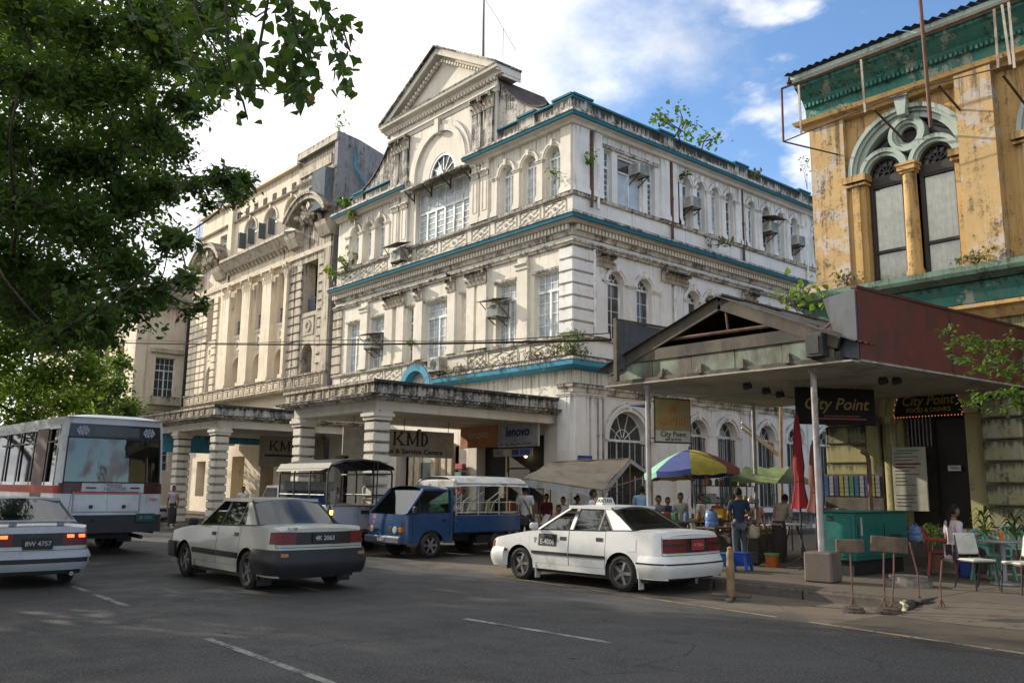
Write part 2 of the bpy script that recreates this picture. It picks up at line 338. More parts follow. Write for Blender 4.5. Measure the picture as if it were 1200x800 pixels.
def link(name,me,mat,parent=None,smooth=None,loc=None,rotz=None,**tags):
    if mat is not None and not me.materials: me.materials.append(mat)
    if smooth is not None and len(me.polygons):
        me.shade_smooth()
        if smooth>0: me.set_sharp_from_angle(angle=R(smooth))
    o=bpy.data.objects.new(name,me); COL.objects.link(o)
    if parent is not None: o.parent=parent
    if loc is not None: o.location=loc
    if rotz is not None: o.rotation_euler=(0,0,rotz)
    for k,v in tags.items(): o[k]=v
    return o
def thing(name,label,cat,loc=(0,0,0),rotz=0.,group=None):
    o=bpy.data.objects.new(name,None); COL.objects.link(o); o.location=loc; o.rotation_euler=(0,0,rotz); o['label']=label; o['category']=cat
    o.empty_display_size=.2
    if group: o['group']=group
    return o
def tag(o,label,cat,group=None):
    o['label']=label; o['category']=cat
    if group: o['group']=group
    return o
def dup(o,parent=None):
    c=o.copy(); COL.objects.link(c)
    if parent is not None: c.parent=parent
    for ch in list(o.children): dup(ch,c)
    return c
def inst(name,me,parent,loc,rotz=0.,scale=None):
    o=bpy.data.objects.new(name,me); COL.objects.link(o); o.parent=parent; o.location=loc; o.rotation_euler=(0,0,rotz)
    if scale: o.scale=scale
    return o
def text(s,size,mat,name='lettering',parent=None,loc=(0,0,0),rot=(PI/2,0,0),ext=.004,align='CENTER',sx=1.,off=0.,shear=0.):
    cu=bpy.data.curves.new(name,'FONT'); cu.body=s; cu.size=size; cu.extrude=ext; cu.align_x=align; cu.align_y='CENTER'; cu.offset=off; cu.shear=shear; cu.resolution_u=3
    t=bpy.data.objects.new(name,cu); COL.objects.link(t); bpy.context.view_layer.update()
    me=bpy.data.meshes.new_from_object(t.evaluated_get(bpy.context.evaluated_depsgraph_get())); bpy.data.objects.remove(t)
    for v in me.vertices: v.co.x*=sx
    me.materials.clear(); o=link(name,me,mat,parent); o.location=loc; o.rotation_euler=rot; return o
# ------------------------------------------------------------------ ground, roads, pavements
def roadmat():
    m,b,p=newmat('asphalt'); g=b.n('ShaderNodeNewGeometry'); v=g.outputs['Position']
    sp=b.n('ShaderNodeSeparateXYZ'); b.L.new(v,sp.inputs[0]); x,y=sp.outputs[0],sp.outputs[1]
    big=b.noise(v,.28,6,.6); med=b.noise(v,1.1,7,.62); fin=b.noise(v,38,3,.7); grit=b.noise(v,85,2,.6)
    trk=b.noise(v,1.0,6,.6,(1.3,.10,1))
    c=b.mix(b.ramp(big,.32,.68),(.021,.021,.0212),(.046,.0455,.0445)); c=b.mix(b.ramp(trk,.45,.7,0,.45),c,(.050,.048,.046)); c=b.mix(b.ramp(med,.56,.72,0,.6),c,(.016,.016,.016))
    c=b.mix(b.ramp(fin,.48,.66,0,.8),c,(.135,.131,.126)); c=b.mix(b.ramp(grit,.60,.72,0,.55),c,(.26,.25,.235))
    # repair patch and dusty verge
    wob=b.math('ADD',x,b.math('MULTIPLY',b.math('SUBTRACT',med,.5),1.3))
    d1=b.math('ADD',wob,b.math('MULTIPLY',b.math('SUBTRACT',y,9.),-.055))
    dust=b.math('MULTIPLY',b.ramp(d1,10.55,11.3),b.ramp(b.math('ADD',med,b.math('MULTIPLY',fin,.3)),.30,.75,.55,1.))
    c=b.mix(dust,c,(.125,.10,.074))
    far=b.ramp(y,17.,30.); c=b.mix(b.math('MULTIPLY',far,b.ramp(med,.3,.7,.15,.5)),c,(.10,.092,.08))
    vo=b.n('ShaderNodeTexVoronoi',feature='DISTANCE_TO_EDGE'); vo.inputs['Scale'].default_value=.42
    wv=b.n('ShaderNodeVectorMath',operation='ADD'); wn=b.n('ShaderNodeTexNoise'); wn.inputs['Scale'].default_value=1.1; wn.inputs['Detail'].default_value=6; b.L.new(v,wn.inputs['Vector'])
    ws=b.n('ShaderNodeVectorMath',operation='SCALE'); ws.inputs['Scale'].default_value=1.6; b.L.new(wn.outputs['Color'],ws.inputs[0]); b.L.new(v,wv.inputs[0]); b.L.new(ws.outputs[0],wv.inputs[1]); b.L.new(wv.outputs[0],vo.inputs['Vector'])
    crk=b.math('MULTIPLY',b.ramp(vo.outputs[0],.004,.016,1,0),b.ramp(big,.42,.6))
    c=b.mix(b.math('MULTIPLY',crk,.45),c,(.018,.017,.016))
    pv=b.n('ShaderNodeTexVoronoi',feature='F1'); pv.inputs['Scale'].default_value=.23; b.L.new(wv.outputs[0],pv.inputs['Vector']); c=b.mix(b.math('MULTIPLY',b.ramp(pv.outputs['Color'],.58,.60),.45),c,(.012,.012,.0125))
    c=b.mix(b.math('MULTIPLY',b.ramp(b.noise(v,.9,3,.5,(1,.4,1)),.66,.74),.45),c,(.010,.010,.010))
    b.set(p.inputs['Base Color'],c); b.set(p.inputs['Roughness'],b.ramp(med,.3,.7,.62,.85)); p.inputs['Specular IOR Level'].default_value=.35
    bp=b.n('ShaderNodeBump'); bp.inputs['Strength'].default_value=.55; bp.inputs['Distance'].default_value=.012
    b.L.new(b.math('SUBTRACT',b.math('ADD',fin,b.math('MULTIPLY',grit,.5)),crk),bp.inputs['Height']); b.L.new(bp.outputs[0],p.inputs['Normal']); return m
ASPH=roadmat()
EARTH=plaster('dusty_earth',(.17,.14,.11),(.1,.08,.06),(.06,.05,.045),.4,.25,topdirt=.1)
PAINT=plaster('worn_road_paint',(.34,.33,.30),(.17,.16,.15),(.05,.048,.045),.8,.62,topdirt=.12,drip=0)
PAINTY=plaster('faded_edge_paint',(.26,.19,.11),(.16,.13,.1),(.08,.075,.07),.7,.55,topdirt=.3)
def struct(name,mb,mat,**k): return mb.build(name,mat,kind='structure',**k)
g=MB(); g.face([(-1500,-1500,-.012),(1500,-1500,-.012),(1500,1500,-.012),(-1500,1500,-.012)]); struct('ground',g,EARTH)
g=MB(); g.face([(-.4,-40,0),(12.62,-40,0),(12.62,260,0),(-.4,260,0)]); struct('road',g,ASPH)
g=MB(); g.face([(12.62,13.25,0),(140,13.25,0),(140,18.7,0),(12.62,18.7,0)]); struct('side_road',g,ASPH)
# painted dashes (worn at their ends)
def dash(x0,x1,y0,y1,wd=.11):
    g=MB(); n=9; L_=[];R_=[]
    for i in range(n+1):
        t=i/n; x=x0+(x1-x0)*t; y=y0+(y1-y0)*t; k=wd/2*(.75+.3*random.random()); L_.append((x-k,y,.004)); R_.append((x+k,y,.004))
    for i in range(n):
        if random.random()<.06: continue
        g.face([L_[i],R_[i],R_[i+1],L_[i+1]])
    struct('lane_marking',g,PAINT)
for a in ((3.93,4.0,5.2,9.62),(4.15,4.23,12.75,15.8),(7.33,7.12,6.75,9.4),(4.3,4.35,19.5,22.5),(7.15,7.1,12.9,15.9)): dash(*a)
g=MB()
for i in range(26):
    y0=1.2+i*.46; 
    if random.random()<.15: continue
    f=lambda y:10.32+(y-3.5)*.072
    g.face([(f(y0)-.05,y0,.004),(f(y0)+.05,y0,.004),(f(y0+.44)+.05,y0+.44,.004),(f(y0+.44)-.05,y0+.44,.004)])
struct('edge_line',g,PAINTY)
# raised pavements
def pave(name,poly,z=.15):
    g=MB(); n=len(poly); vs=[(x,y,z) for x,y in poly]+[(x,y,-.02) for x,y in poly]
    g.add(vs,[tuple(range(n))]+[(i,i+n,(i+1)%n+n,(i+1)%n) for i in range(n)]); return struct(name,g,DUSTY)
pave('pavement',[(12.86,5.85),(12.86,12.75),(13.1,13.0),(60,13.0),(60,10.5),(20.3,10.5),(20.3,5.85)])
pave('pavement',[(13.4,-25),(13.4,5.84),(20.3,5.84),(20.3,-25)],.146)
pave('pavement',[(12.86,20.3),(12.86,90),(20.3,90),(20.3,20.3)])
pave('pavement',[(12.9,18.95),(12.9,20.29),(60,20.29),(60,18.95)],.15)
pave('pavement',[(-9,-40),(-.7,-40),(-.7,120),(-9,120)],.15)
# sloping crossing beside the end of the kerb
g=MB(); 
nx,ny=8,14
for j in range(ny+1):
    for i in range(nx+1):
        x=12.0+1.42*i/nx; y=5.82-9*j/ny; t=i/nx
        g.V.append(Vector((x+.12*math.sin(y*2.1),y,.004+.144*(t**1.3)+.008*math.sin(5*x+3*y)*t*(1-t)*4)))
g.F=[(j*(nx+1)+i,j*(nx+1)+i+1,(j+1)*(nx+1)+i+1,(j+1)*(nx+1)+i) for j in range(ny) for i in range(nx)]
struct('crossing_ramp',g,DUSTY)
# kerbs of separate stones
def kerb(label,pts,cat='kerb'):
    t=thing('kerb',label,cat,(0,0,0))
    for (x0,y0),(x1,y1) in zip(pts[:-1],pts[1:]):
        L=math.hypot(x1-x0,y1-y0); n=max(1,round(L/1.55)); a=math.atan2(y1-y0,x1-x0)
        for i in range(n):
            q=(i+.5)/n; ln=L/n-.03; k=MB(); k.bbox(-ln/2,ln/2,-.13,.13,-.05,.152+random.uniform(-.008,.01),.03)
            for v in k.V: v.z+=random.uniform(-.006,.006); v.y+=random.uniform(-.008,.008)
            k.build('kerb_stone',KERBM,t,loc=(x0+(x1-x0)*q,y0+(y1-y0)*q,0),rotz=a+random.uniform(-.008,.008))
kerb('worn concrete kerb along the road in front of the cafe canopy',[(12.73,5.9),(12.73,12.6),(13.05,13.05)])
kerb('low kerb in front of the pillared porches',[(12.73,20.5),(12.73,60)])
kerb('kerb of the side street under the market stalls',[(13.05,18.85),(36,18.85)])
# ------------------------------------------------------------------ windows and ornament
WC={}
def rect_window(w,h,cols,rows,tr=0.,leaves=1):
    """frame, bars, panes of a casement window with an optional transom light of height tr"""
    k=('r',w,h,cols,rows,tr,leaves)
    if k in WC: return WC[k]
    f=.055; F=MB(); Bm=MB(); P=MB()
    F.box(-w/2,-w/2+f,0,.09,0,h); F.box(w/2-f,w/2,0,.09,0,h); F.box(-w/2+f,w/2-f,0,.09,0,f); F.box(-w/2+f,w/2-f,0,.09,h-f,h)
    zt=h-f-tr if tr else h-f
    if tr: F.box(-w/2+f,w/2-f,-.012,.09,zt-.045,zt+.045)
    for i in range(1,leaves):
        x=-w/2+w*i/leaves; F.box(x-.04,x+.04,-.006,.085,f,zt-(.045 if tr else 0))
    def grid(x0,x1,z0,z1,c,r):
        for i in range(1,c): x=x0+(x1-x0)*i/c; Bm.box(x-.014,x+.014,.02,.055,z0,z1)
        for j in range(1,r): z=z0+(z1-z0)*j/r; Bm.box(x0,x1,.023,.052,z-.014,z+.014)
    for i in range(leaves): grid(-w/2+f+(w-2*f)*i/leaves,-w/2+f+(w-2*f)*(i+1)/leaves,f,zt,cols,rows)
    if tr: grid(-w/2+f,w/2-f,zt,h-f,max(2,cols*leaves),2)
    P.box(-w/2+f*.5,w/2-f*.5,.045,.055,f*.5,h-f*.5)
    WC[k]=[x.mesh(n) for x,n in ((F,'window'),(Bm,'glazing_bars'),(P,'pane'))]; return WC[k]
def _mesh(s,name):
    me=bpy.data.meshes.new(name); me.from_pydata([tuple(v) for v in s.V],[],s.F); me.update(); return me
MB.mesh=_mesh
def arch_window(w,h,cols,rows,leaves=1,fan=4):
    """round-headed window, h = height of the springing"""
    k=('a',w,h,cols,rows,leaves,fan)
    if k in WC: return WC[k]
    f=.05; r=w/2; F=MB(); Bm=MB(); P=MB()
    F.box(-r,-r+f,0,.09,0,h); F.box(r-f,r,0,.09,0,h); F.box(-r+f,r-f,0,.09,0,f); F.box(-r+f,r-f,-.01,.09,h-.04,h+.04); F.arc(0,h,r-f,r,0.,.09,seg=12)
    for i in range(1,leaves): x=-r+w*i/leaves; F.box(x-.035,x+.035,-.005,.085,f,h-.04)
    for i in range(leaves):
        x0=-r+f+(w-2*f)*i/leaves; x1=-r+f+(w-2*f)*(i+1)/leaves
        for q in range(1,cols): x=x0+(x1-x0)*q/cols; Bm.box(x-.012,x+.012,.02,.055,f,h)
        for q in range(1,rows): z=f+(h-f)*q/rows; Bm.box(x0,x1,.023,.052,z-.012,z+.012)
    for q in range(1,fan):
        a=PI*q/fan; Bm.beam((.12*math.cos(a),.04,h+.12*math.sin(a)),((r-f)*math.cos(a),.04,h+(r-f)*math.sin(a)),.024,.03,(0,1,0))
    Bm.arc(0,h,r*.38,r*.38+.024,.022,.054,seg=8)
    P.box(-r+f*.5,r-f*.5,.045,.055,f*.5,h); P.disc(0,h,r-f*.5,.05)
    WC[k]=[x.mesh(n) for x,n in ((F,'window'),(Bm,'glazing_bars'),(P,'pane'))]; return WC[k]
def put_window(parent,fr,org,uc,n,z,meshes,pm,fm=None):
    for me,m in zip(meshes,(fm or WHT,fm or WHT,pm)):
        if not me.materials: me.materials.append(m)
    o=inst('window',meshes[0],parent,fr.P(uc,n,z)-Vector(org),fr.rot)
    inst('glazing_bars',meshes[1],o,(0,0,0))
    p=inst('pane',meshes[2],o,(0,0,0))
    if meshes[2].materials[0]!=pm:
        p.data=meshes[2].copy(); p.data.materials.clear(); p.data.materials.append(pm)
    return o
def leafy_capital(mb,u0,u1,z0,z1,n,dep=.17,cols=None):
    """acanthus capital: abacus, curling leaves in two rows, corner scrolls"""
    h=z1-z0; cols=cols or max(2,round((u1-u0)/.24))
    mb.box(u0-.03,u1+.03,n-.02,n+dep+.05,z1-h*.13,z1); mb.box(u0,u1,n-.02,n+.05,z0,z1-h*.13)
    for row in range(3):
        for i in range(cols):
            uc=u0+(u1-u0)*(i+(.5 if row%2==0 else (1. if i<cols-1 else .02)))/cols; lw=(u1-u0)/cols*.46
            zb=z0+h*.27*row; zt=zb+h*.36; q=.02*random.random()
            mb.add([(uc-lw*.7,n+.05,zb),(uc+lw*.7,n+.05,zb),(uc-lw,n+.07+q,zb+(zt-zb)*.6),(uc+lw,n+.07+q,zb+(zt-zb)*.6),(uc,n+.10,zb+(zt-zb)*.6),(uc-lw*.6,n+dep,zt),(uc+lw*.6,n+dep,zt),(uc,n+dep+.05,zt-h*.08)],
                [(0,1,4),(0,4,2),(1,3,4),(2,4,5),(4,3,6),(5,4,6),(5,6,7)])
    for uc in (u0+.04,u1-.04):
        mb.arc(uc,z1-h*.24,h*.05,h*.11,n+.04,n+dep+.05,0,1.7*PI,8)
def relief_panel(mb,u0,u1,z0,z1,n,kind=0):
    """sunk panel border with crossing straps or a rosette"""
    e=.045
    for a,b,c,d in ((u0,u1,z0,z0+e),(u0,u1,z1-e,z1),(u0,u0+e,z0+e,z1-e),(u1-e,u1,z0+e,z1-e)): mb.box(a,b,n-.01,n+(.02 if kind==0 else .035),c,d)
    uc,zc=(u0+u1)/2,(z0+z1)/2; hw,hh=(u1-u0)/2-e,(z1-z0)/2-e
    if kind==0:
        for a,b in (((-1,0),(0,1)),((0,1),(1,0)),((1,0),(0,-1)),((0,-1),(-1,0)),((-.9,-.9),(-.35,-.2)),((.9,-.9),(.35,-.2)),((-.9,.9),(-.35,.2)),((.9,.9),(.35,.2))):
            mb.beam((uc+a[0]*hw*.92,n+.012,zc+a[1]*hh*.92),(uc+b[0]*hw*.92,n+.012,zc+b[1]*hh*.92),.03,.012,(0,1,0))
        mb.arc(uc,zc,.02,min(hw,hh)*.3,n,n+.04,0,2*PI,10)
    elif kind==1:
        k=max(2,round(hw*2/.55))
        for i in range(k):
            x=u0+(u1-u0)*(i+.5)/k
            mb.arc(x,zc,hh*.35,hh*.75,n,n+.05,0,1.9*PI,10); mb.arc(x,zc,.0,hh*.22,n,n+.07,0,2*PI,8)
            for sgn in (-1,1): mb.beam((x+sgn*hh*.8,n+.02,zc-hh*.85),(x+sgn*hh*.95,n+.02,zc+hh*.85),.05,.05,(0,1,0)); mb.arc(x+sgn*hh*.95,zc+hh*.5,hh*.12,hh*.3,n,n+.05,0,1.6*PI,7)
def dentils(mb,u0,u1,z0,z1,n0,n1,pitch):
    k=int((u1-u0)/pitch)
    for i in range(k): a=u0+(u1-u0)*(i+.25)/k; mb.box(a,a+(u1-u0)/k*.55,n0,n1,z0,z1)
def arch_hood(mb,uc,zs,r,n,wd=.14,dep=.08,key=True,imp=True):
    mb.arc(uc,zs,r,r+wd*.55,n-.01,n+dep*.6,seg=14); mb.arc(uc,zs,r+wd*.55,r+wd,n-.01,n+dep,seg=14)
    if key: mb.add([(uc-.05,n-.01,zs+r-.02),(uc+.05,n-.01,zs+r-.02),(uc+.09,n-.01,zs+r+wd+.07),(uc-.09,n-.01,zs+r+wd+.07),(uc-.05,n+dep+.06,zs+r-.02),(uc+.05,n+dep+.06,zs+r-.02),(uc+.09,n+dep+.06,zs+r+wd+.07),(uc-.09,n+dep+.06,zs+r+wd+.07)],[(0,3,2,1),(4,5,6,7),(0,1,5,4),(1,2,6,5),(2,3,7,6),(3,0,4,7)])
def pilaster(mb,u0,u1,z0,z1,n=.0,dep=.10,base=True,cap=True,panel=False):
    mb.box(u0,u1,n-.02,n+dep,z0,z1)
    if base: mb.box(u0-.04,u1+.04,n-.02,n+dep+.04,z0,z0+.16); mb.box(u0-.02,u1+.02,n-.02,n+dep+.02,z0+.16,z0+.22)
    if cap: mb.box(u0-.03,u1+.03,n-.02,n+dep+.03,z1-.10,z1-.04); mb.box(u0-.06,u1+.06,n-.02,n+dep+.06,z1-.04,z1+.003)
    if panel:
        e=.09
        for a,b,c,d in ((u0+e,u0+e+.03,z0+.4,z1-.3),(u1-e-.03,u1-e,z0+.4,z1-.3),(u0+e+.03,u1-e-.03,z1-.33,z1-.3),(u0+e+.03,u1-e-.03,z0+.4,z0+.43)): mb.box(a,b,n+dep-.005,n+dep+.02,c,d)
def air_con(label,loc,rot,hood=True,group='window air conditioners on the corner building',w=.62,h=.42,d=.5,fan=False):
    """boxed cooling unit on brackets under a small tin hood; back of the box faces -y"""
    t=thing('air_conditioner',label,'air conditioner',loc,rot,group)
    a=MB(); a.bbox(-w/2,w/2,-d,.05,0,h,.02); c=a.build('casing',ACW if not fan else ACW,t)
    gr=MB()
    for i in range(9): z=h*.12+h*.76*i/8; gr.box(-w*.42,w*.42,-d-.012,-d+.002,z-.008,z+.008)
    gr.build('grille',ACB,t)
    sd=MB()
    for s in (-1,1):
        for i in range(6): z=h*.2+h*.6*i/5; sd.box(s*w/2-.006,s*w/2+.006,-d*.85,-d*.35,z-.01,z+.01)
    sd.builds('side_louvre',ACB,t)
    br=MB()
    for s in (-1,1): br.beam((s*w*.4,.05,-.32),(s*w*.4,-d*.9,-.02),.03); br.box(s*w*.4-.015,s*w*.4+.015,-d,.06,-.035,-.002)
    br.builds('bracket',IRON,t)
    if fan:
        f=MB(); f.M=Matrix.Translation((0,-d-.01,h/2))
        for r in (.06,.12,.17): f.arc(0,0,r,r+.012,-.01,.004,0,2*PI,16)
        for k in range(4): a_=k*PI/4; f.beam((-.17*math.cos(a_),0,-.17*math.sin(a_)),(.17*math.cos(a_),0,.17*math.sin(a_)),.01,.008,(0,1,0))
        f.build('fan_guard',BLK,t)
    if hood:
        hd=MB(); hd.add([(-w*.75,.06,h+.30),(w*.75,.06,h+.30),(w*.75,-d-.35,h+.13),(-w*.75,-d-.35,h+.13),(-w*.75,.06,h+.28),(w*.75,.06,h+.28),(w*.75,-d-.35,h+.10),(-w*.75,-d-.35,h+.10)],[(0,1,2,3),(7,6,5,4),(0,4,5,1),(1,5,6,2),(2,6,7,3),(3,7,4,0)])
        for s in (-1,1): hd.beam((s*w*.66,.05,-.05),(s*w*.66,-d-.2,h+.12),.025)
        hd.build('rain_hood',TIN,t)
    return t
def leaf_cloud(pts,size,jit=.35,seed=1,flat=.5,heart=False):
    """numpy leaf mesh: one rhombic (or heart-shaped) blade for each point"""
    rng=np.random.default_rng(seed); n=len(pts); P=np.asarray(pts,float)
    az=rng.uniform(0,2*PI,n); tl=rng.normal(0,flat,n); s=size*(1+jit*rng.uniform(-1,1,n))
    d=np.stack([np.cos(az)*np.cos(tl),np.sin(az)*np.cos(tl),np.sin(tl)-.25],1); d/=np.linalg.norm(d,axis=1)[:,None]
    rv=rng.normal(0,1,(n,3))*.55+np.array([0,0,1.]); sd=np.cross(d,rv); sd/=np.linalg.norm(sd,axis=1)[:,None]; nn=np.cross(sd,d)
    if heart: tp=[(0,0,0),(.42,.12,.03),(.36,.52,.05),(0,1.05,-.03),(-.36,.52,.05),(-.42,.12,.03)]; fc=[(0,1,2,3),(0,3,4,5)]
    else: tp=[(0,0,0),(.27,.42,.05),(0,1,-.04),(-.27,.42,.05)]; fc=[(0,1,2),(0,2,3)]
    K=len(tp); V=np.zeros((n,K,3))
    for i,(a,b,c) in enumerate(tp): V[:,i]=P+(sd*a+d*b+nn*c)*s[:,None]
    fl=len(fc[0]); Fa=(np.arange(n)[:,None,None]*K+np.array(fc)[None]).reshape(-1)
    me=bpy.data.meshes.new('leaves'); me.vertices.add(n*K); me.vertices.foreach_set('co',V.reshape(-1))
    nf=n*len(fc); me.loops.add(nf*fl); me.loops.foreach_set('vertex_index',Fa.astype(np.int32))
    me.polygons.add(nf); me.polygons.foreach_set('loop_start',(np.arange(nf)*fl).astype(np.int32))
    me.update(calc_edges=True); me.validate(); return me
def tuft(name,label,cat,loc,r,h,n,mat,size=.1,group=None,blades=False,seed=None):
    """small wall plant: stems and leaves"""
    seed=seed or random.randint(1,9999); rg=random.Random(seed); t=thing(name,label,cat,loc,0,group); st=MB(); pts=[]
    for i in range(max(3,n//14)):
        a=rg.uniform(0,2*PI); q=rg.uniform(.3,1); e=Vector((math.cos(a)*r*q,math.sin(a)*r*q,h*rg.uniform(.5,1))); m=e*.5+Vector((0,0,h*.12))
        st.tube([(0,0,-.03),m,e],[.008,.006,.003],5)
        for k in range(14):
            w_=rg.uniform(.35,1.05); p=m*(1-w_)+e*w_ if w_>.5 else m*w_*2; pts.append(p+Vector((rg.gauss(0,r*.16),rg.gauss(0,r*.16),rg.gauss(0,h*.09))))
    st.build('stem',BARK,t)
    me=leaf_cloud(pts,size,.4,seed,1.1 if blades else .6); link('leaves',me,mat,t,kind='stuff'); return t
# ------------------------------------------------------------------ corner building
ORG=(20,20,0); FL=Fr('L',20.); FRt=Fr('R',20.)
CB=thing('corner_building','large cream colonial corner building with teal cornice bands and a pedimented gable','building',ORG)
def cb(fr=FL): return MB(fr,ORG)
def part(mb,name,mat,parent=None,**k): return (mb.builds if name=='dentil_course' and len(mb.V)<400 else mb.build)(name,mat,parent or CB,**k)
UE=35.75; RE=47.0; UC=27.62
L2=[(21.24,1.30,9.0,1),(23.40,1.12,9.0,1),(25.85,.44,9.0,2),(27.68,1.56,9.0,1),(29.50,.46,9.0,2),(31.98,1.10,8.95,1),(34.02,1.06,8.95,1)]
# --- walls, left (street) front
m=cb(); m.wall(20,UE,.15,5.5,0,.5,[(21.35,24.95,.15,3.45,False),(26.0,27.2,.15,3.2,False),(28.6,30.2,.15,3.2,False),(31.6,33.0,.15,3.2,False),(34.0,35.2,.6,3.0,False)]); part(m,'ground_storey_wall',W_PL)
m=cb(); m.wall(20,UE,5.5,10.45,0,.22,[(c-w/2,c+w/2,6.72,zt,False) for c,w,zt,k in L2]); part(m,'second_storey_wall',W_PL)
U3=[20.95,22.18,23.43]; U3L=[32.0,33.0,34.1]
m=cb(); m.wall(20,UE,10.45,14.0,0,.24,[(c-.38,c+.38,11.6,13.12,True) for c in U3]+[(c-.36,c+.36,11.6,13.10,True) for c in U3L]+[(25.68,29.32,11.6,13.85,False)]); part(m,'third_storey_wall',W_PL)
# --- walls, right (side street) front
G1=[(22.65,2.0,1.0,3.3),(26.55,1.15,1.0,3.68),(28.42,1.22,1.0,3.68),(31.1,1.22,1.0,3.68),(33.2,1.22,1.0,3.68),(35.6,1.22,1.0,3.68),(38.0,1.22,1.0,3.68)]
m=cb(FRt); m.wall(20,RE,.15,5.5,0,.3,[(c-w/2,c+w/2,a,b,True) for c,w,a,b in G1]); part(m,'ground_storey_wall',W_PL2)
M2=[22.1,23.63,26.45,27.55,28.72,31.5,32.7,33.9,36.2,37.4]
m=cb(FRt); m.wall(20,RE,5.5,10.45,0,.22,[(c-.41,c+.41,6.75,8.74,True) for c in M2]); part(m,'second_storey_wall',W_PL2)
T3=[26.18,27.08,28.04,29.0,30.56,31.68,32.78,33.86,35.72,36.8,37.8,38.8,40.6,41.7,42.8]
m=cb(FRt); m.wall(20,RE,10.45,14.0,0,.22,[(c-.29,c+.29,11.66,13.36,True) for c in T3]+[(21.56,21.98,11.62,13.55,False),(22.26,23.66,11.62,13.5,False),(23.90,24.34,11.62,13.55,False)]); part(m,'third_storey_wall',W_PL2)
m=MB(None,ORG); m.box(20.9,46,20.9,35.5,.2,14.2); part(m,'rooms',INTER)
m=MB(None,ORG); m.face([(20,35.75,.15),(20,35.75,15),(47,35.75,15),(47,35.75,.15)]); m.face([(47,20,.15),(47,35.75,.15),(47,35.75,15),(47,20,15)]); m.face([(20.3,20.3,14.4),(47,20.3,14.4),(47,35.75,14.4),(20.3,35.75,14.4)]); part(m,'rear_wall',W_MIL)
# --- cornices: teal front, mildewed top, dentils
def both(name,mat,prof,lend=UE):
    m=cb(FL); m.prof(prof,20,lend,1,0); part(m,name,mat); m=cb(FRt); m.prof(prof,20,RE,1,0); part(m,name,mat)
both('cornice_soffit',W_PL,[(-.05,10.44),(.20,10.46),(.26,10.52),(.42,10.545),(.42,10.65),(-.05,10.65)])
both('cornice_band',TEAL,[(.38,10.535),(.46,10.537),(.50,10.675),(.38,10.68)])
both('cornice_top',W_MIL,[(-.05,10.66),(.52,10.67),(.49,10.75),(.40,10.80),(.06,10.96),(-.05,10.96)])
both('bed_moulding',W_EDGE,[(-.05,10.06),(.05,10.08),(.09,10.20),(.10,10.455),(-.05,10.455)])
both('architrave',W_EDGE,[(-.05,9.72),(.10,9.74),(.12,9.80),(.17,9.84),(.17,9.89),(.05,9.93),(-.05,9.93)])
for fr,e in ((FL,UE),(FRt,RE)):
    m=cb(fr); dentils(m,20,e,10.24,10.42,.09,.22,.17); part(m,'dentil_course',W_PL)
both('sill_course',W_EDGE,[(-.05,11.47),(.08,11.49),(.11,11.55),(.11,11.60),(-.05,11.61)])
both('lower_sill_course',W_EDGE,[(-.05,6.58),(.08,6.60),(.10,6.66),(.10,6.70),(-.05,6.72)])
both('skirting',W_MIL,[(-.05,.15),(.10,.15),(.10,.75),(.05,.82),(-.05,.82)],25)
# blue ledge over the ground storey
m=cb(FL); m.prof([(-.05,5.50),(.30,5.55),(.42,5.62),(.45,5.80),(-.05,5.82)],20,27.3,1,0); part(m,'blue_ledge',SKYBL)
m=cb(FRt); m.prof([(-.05,5.50),(.30,5.55),(.42,5.62),(.45,5.80),(-.05,5.82)],20,RE,1,0); part(m,'blue_ledge',SKYBL)
both('ledge_top',W_MIL,[(-.05,5.81),(.47,5.79),(.44,5.88),(.1,6.02),(-.05,6.03)],27.3)
both('ground_cornice',W_EDGE,[(-.05,4.74),(.08,4.77),(.10,4.9),(.16,4.95),(.18,5.03),(.05,5.08),(-.05,5.08)],20.6)
m=cb(FL); m.arc(28.5,5.42,.80,1.08,-.02,.40,seg=18); part(m,'blue_arch',SKYBL)
m=cb(FL); m.arc(28.5,5.42,1.08,1.20,-.02,.36,seg=18); part(m,'arch_coping',W_MIL)
# eaves cornice and parapet
for a,b,mi in ((20,25.62,(1,0)),(29.62,UE,(0,0))):
    m=cb(FL); m.prof([(-.05,13.98),(.16,14.0),(.22,14.10),(.44,14.14),(.44,14.24),(-.05,14.24)],a,b,*mi); part(m,'eaves_soffit',W_PL); m=cb(FL); m.prof([(.40,14.12),(.47,14.123),(.515,14.24),(.40,14.245)],a,b,*mi); part(m,'eaves_band',TEAL)
    m=cb(FL); m.prof([(-.05,14.25),(.53,14.235),(.50,14.34),(.40,14.40),(.02,14.52),(-.05,14.52)],a,b,*mi); part(m,'eaves_top',W_MIL)
m=cb(FRt); m.prof([(-.05,13.98),(.16,14.0),(.22,14.10),(.44,14.14),(.44,14.24),(-.05,14.24)],20,RE,1,0); part(m,'eaves_soffit',W_PL2); m=cb(FRt); m.prof([(.40,14.12),(.47,14.123),(.515,14.24),(.40,14.245)],20,RE,1,0); part(m,'eaves_band',TEAL)
m=cb(FRt); m.prof([(-.05,14.25),(.53,14.235),(.50,14.34),(.40,14.40),(.02,14.52),(-.05,14.52)],20,RE,1,0); part(m,'eaves_top',W_MIL)
PARP=[(-.30,14.3),(.0,14.3),(.0,14.98),(-.30,14.98)]; COPP=[(-.36,14.975),(.04,14.975),(.07,15.01),(.05,15.07),(-.36,15.08)]
for fr,a,b,mi in ((FL,20,24.0,1),(FL,31.3,UE,0),(FRt,20,RE,1)):
    m=cb(fr); m.prof(PARP,a,b,mi,0); part(m,'parapet',W_MIL); m=cb(fr); m.prof(COPP,a,b,mi,0); part(m,'coping',TEAL)
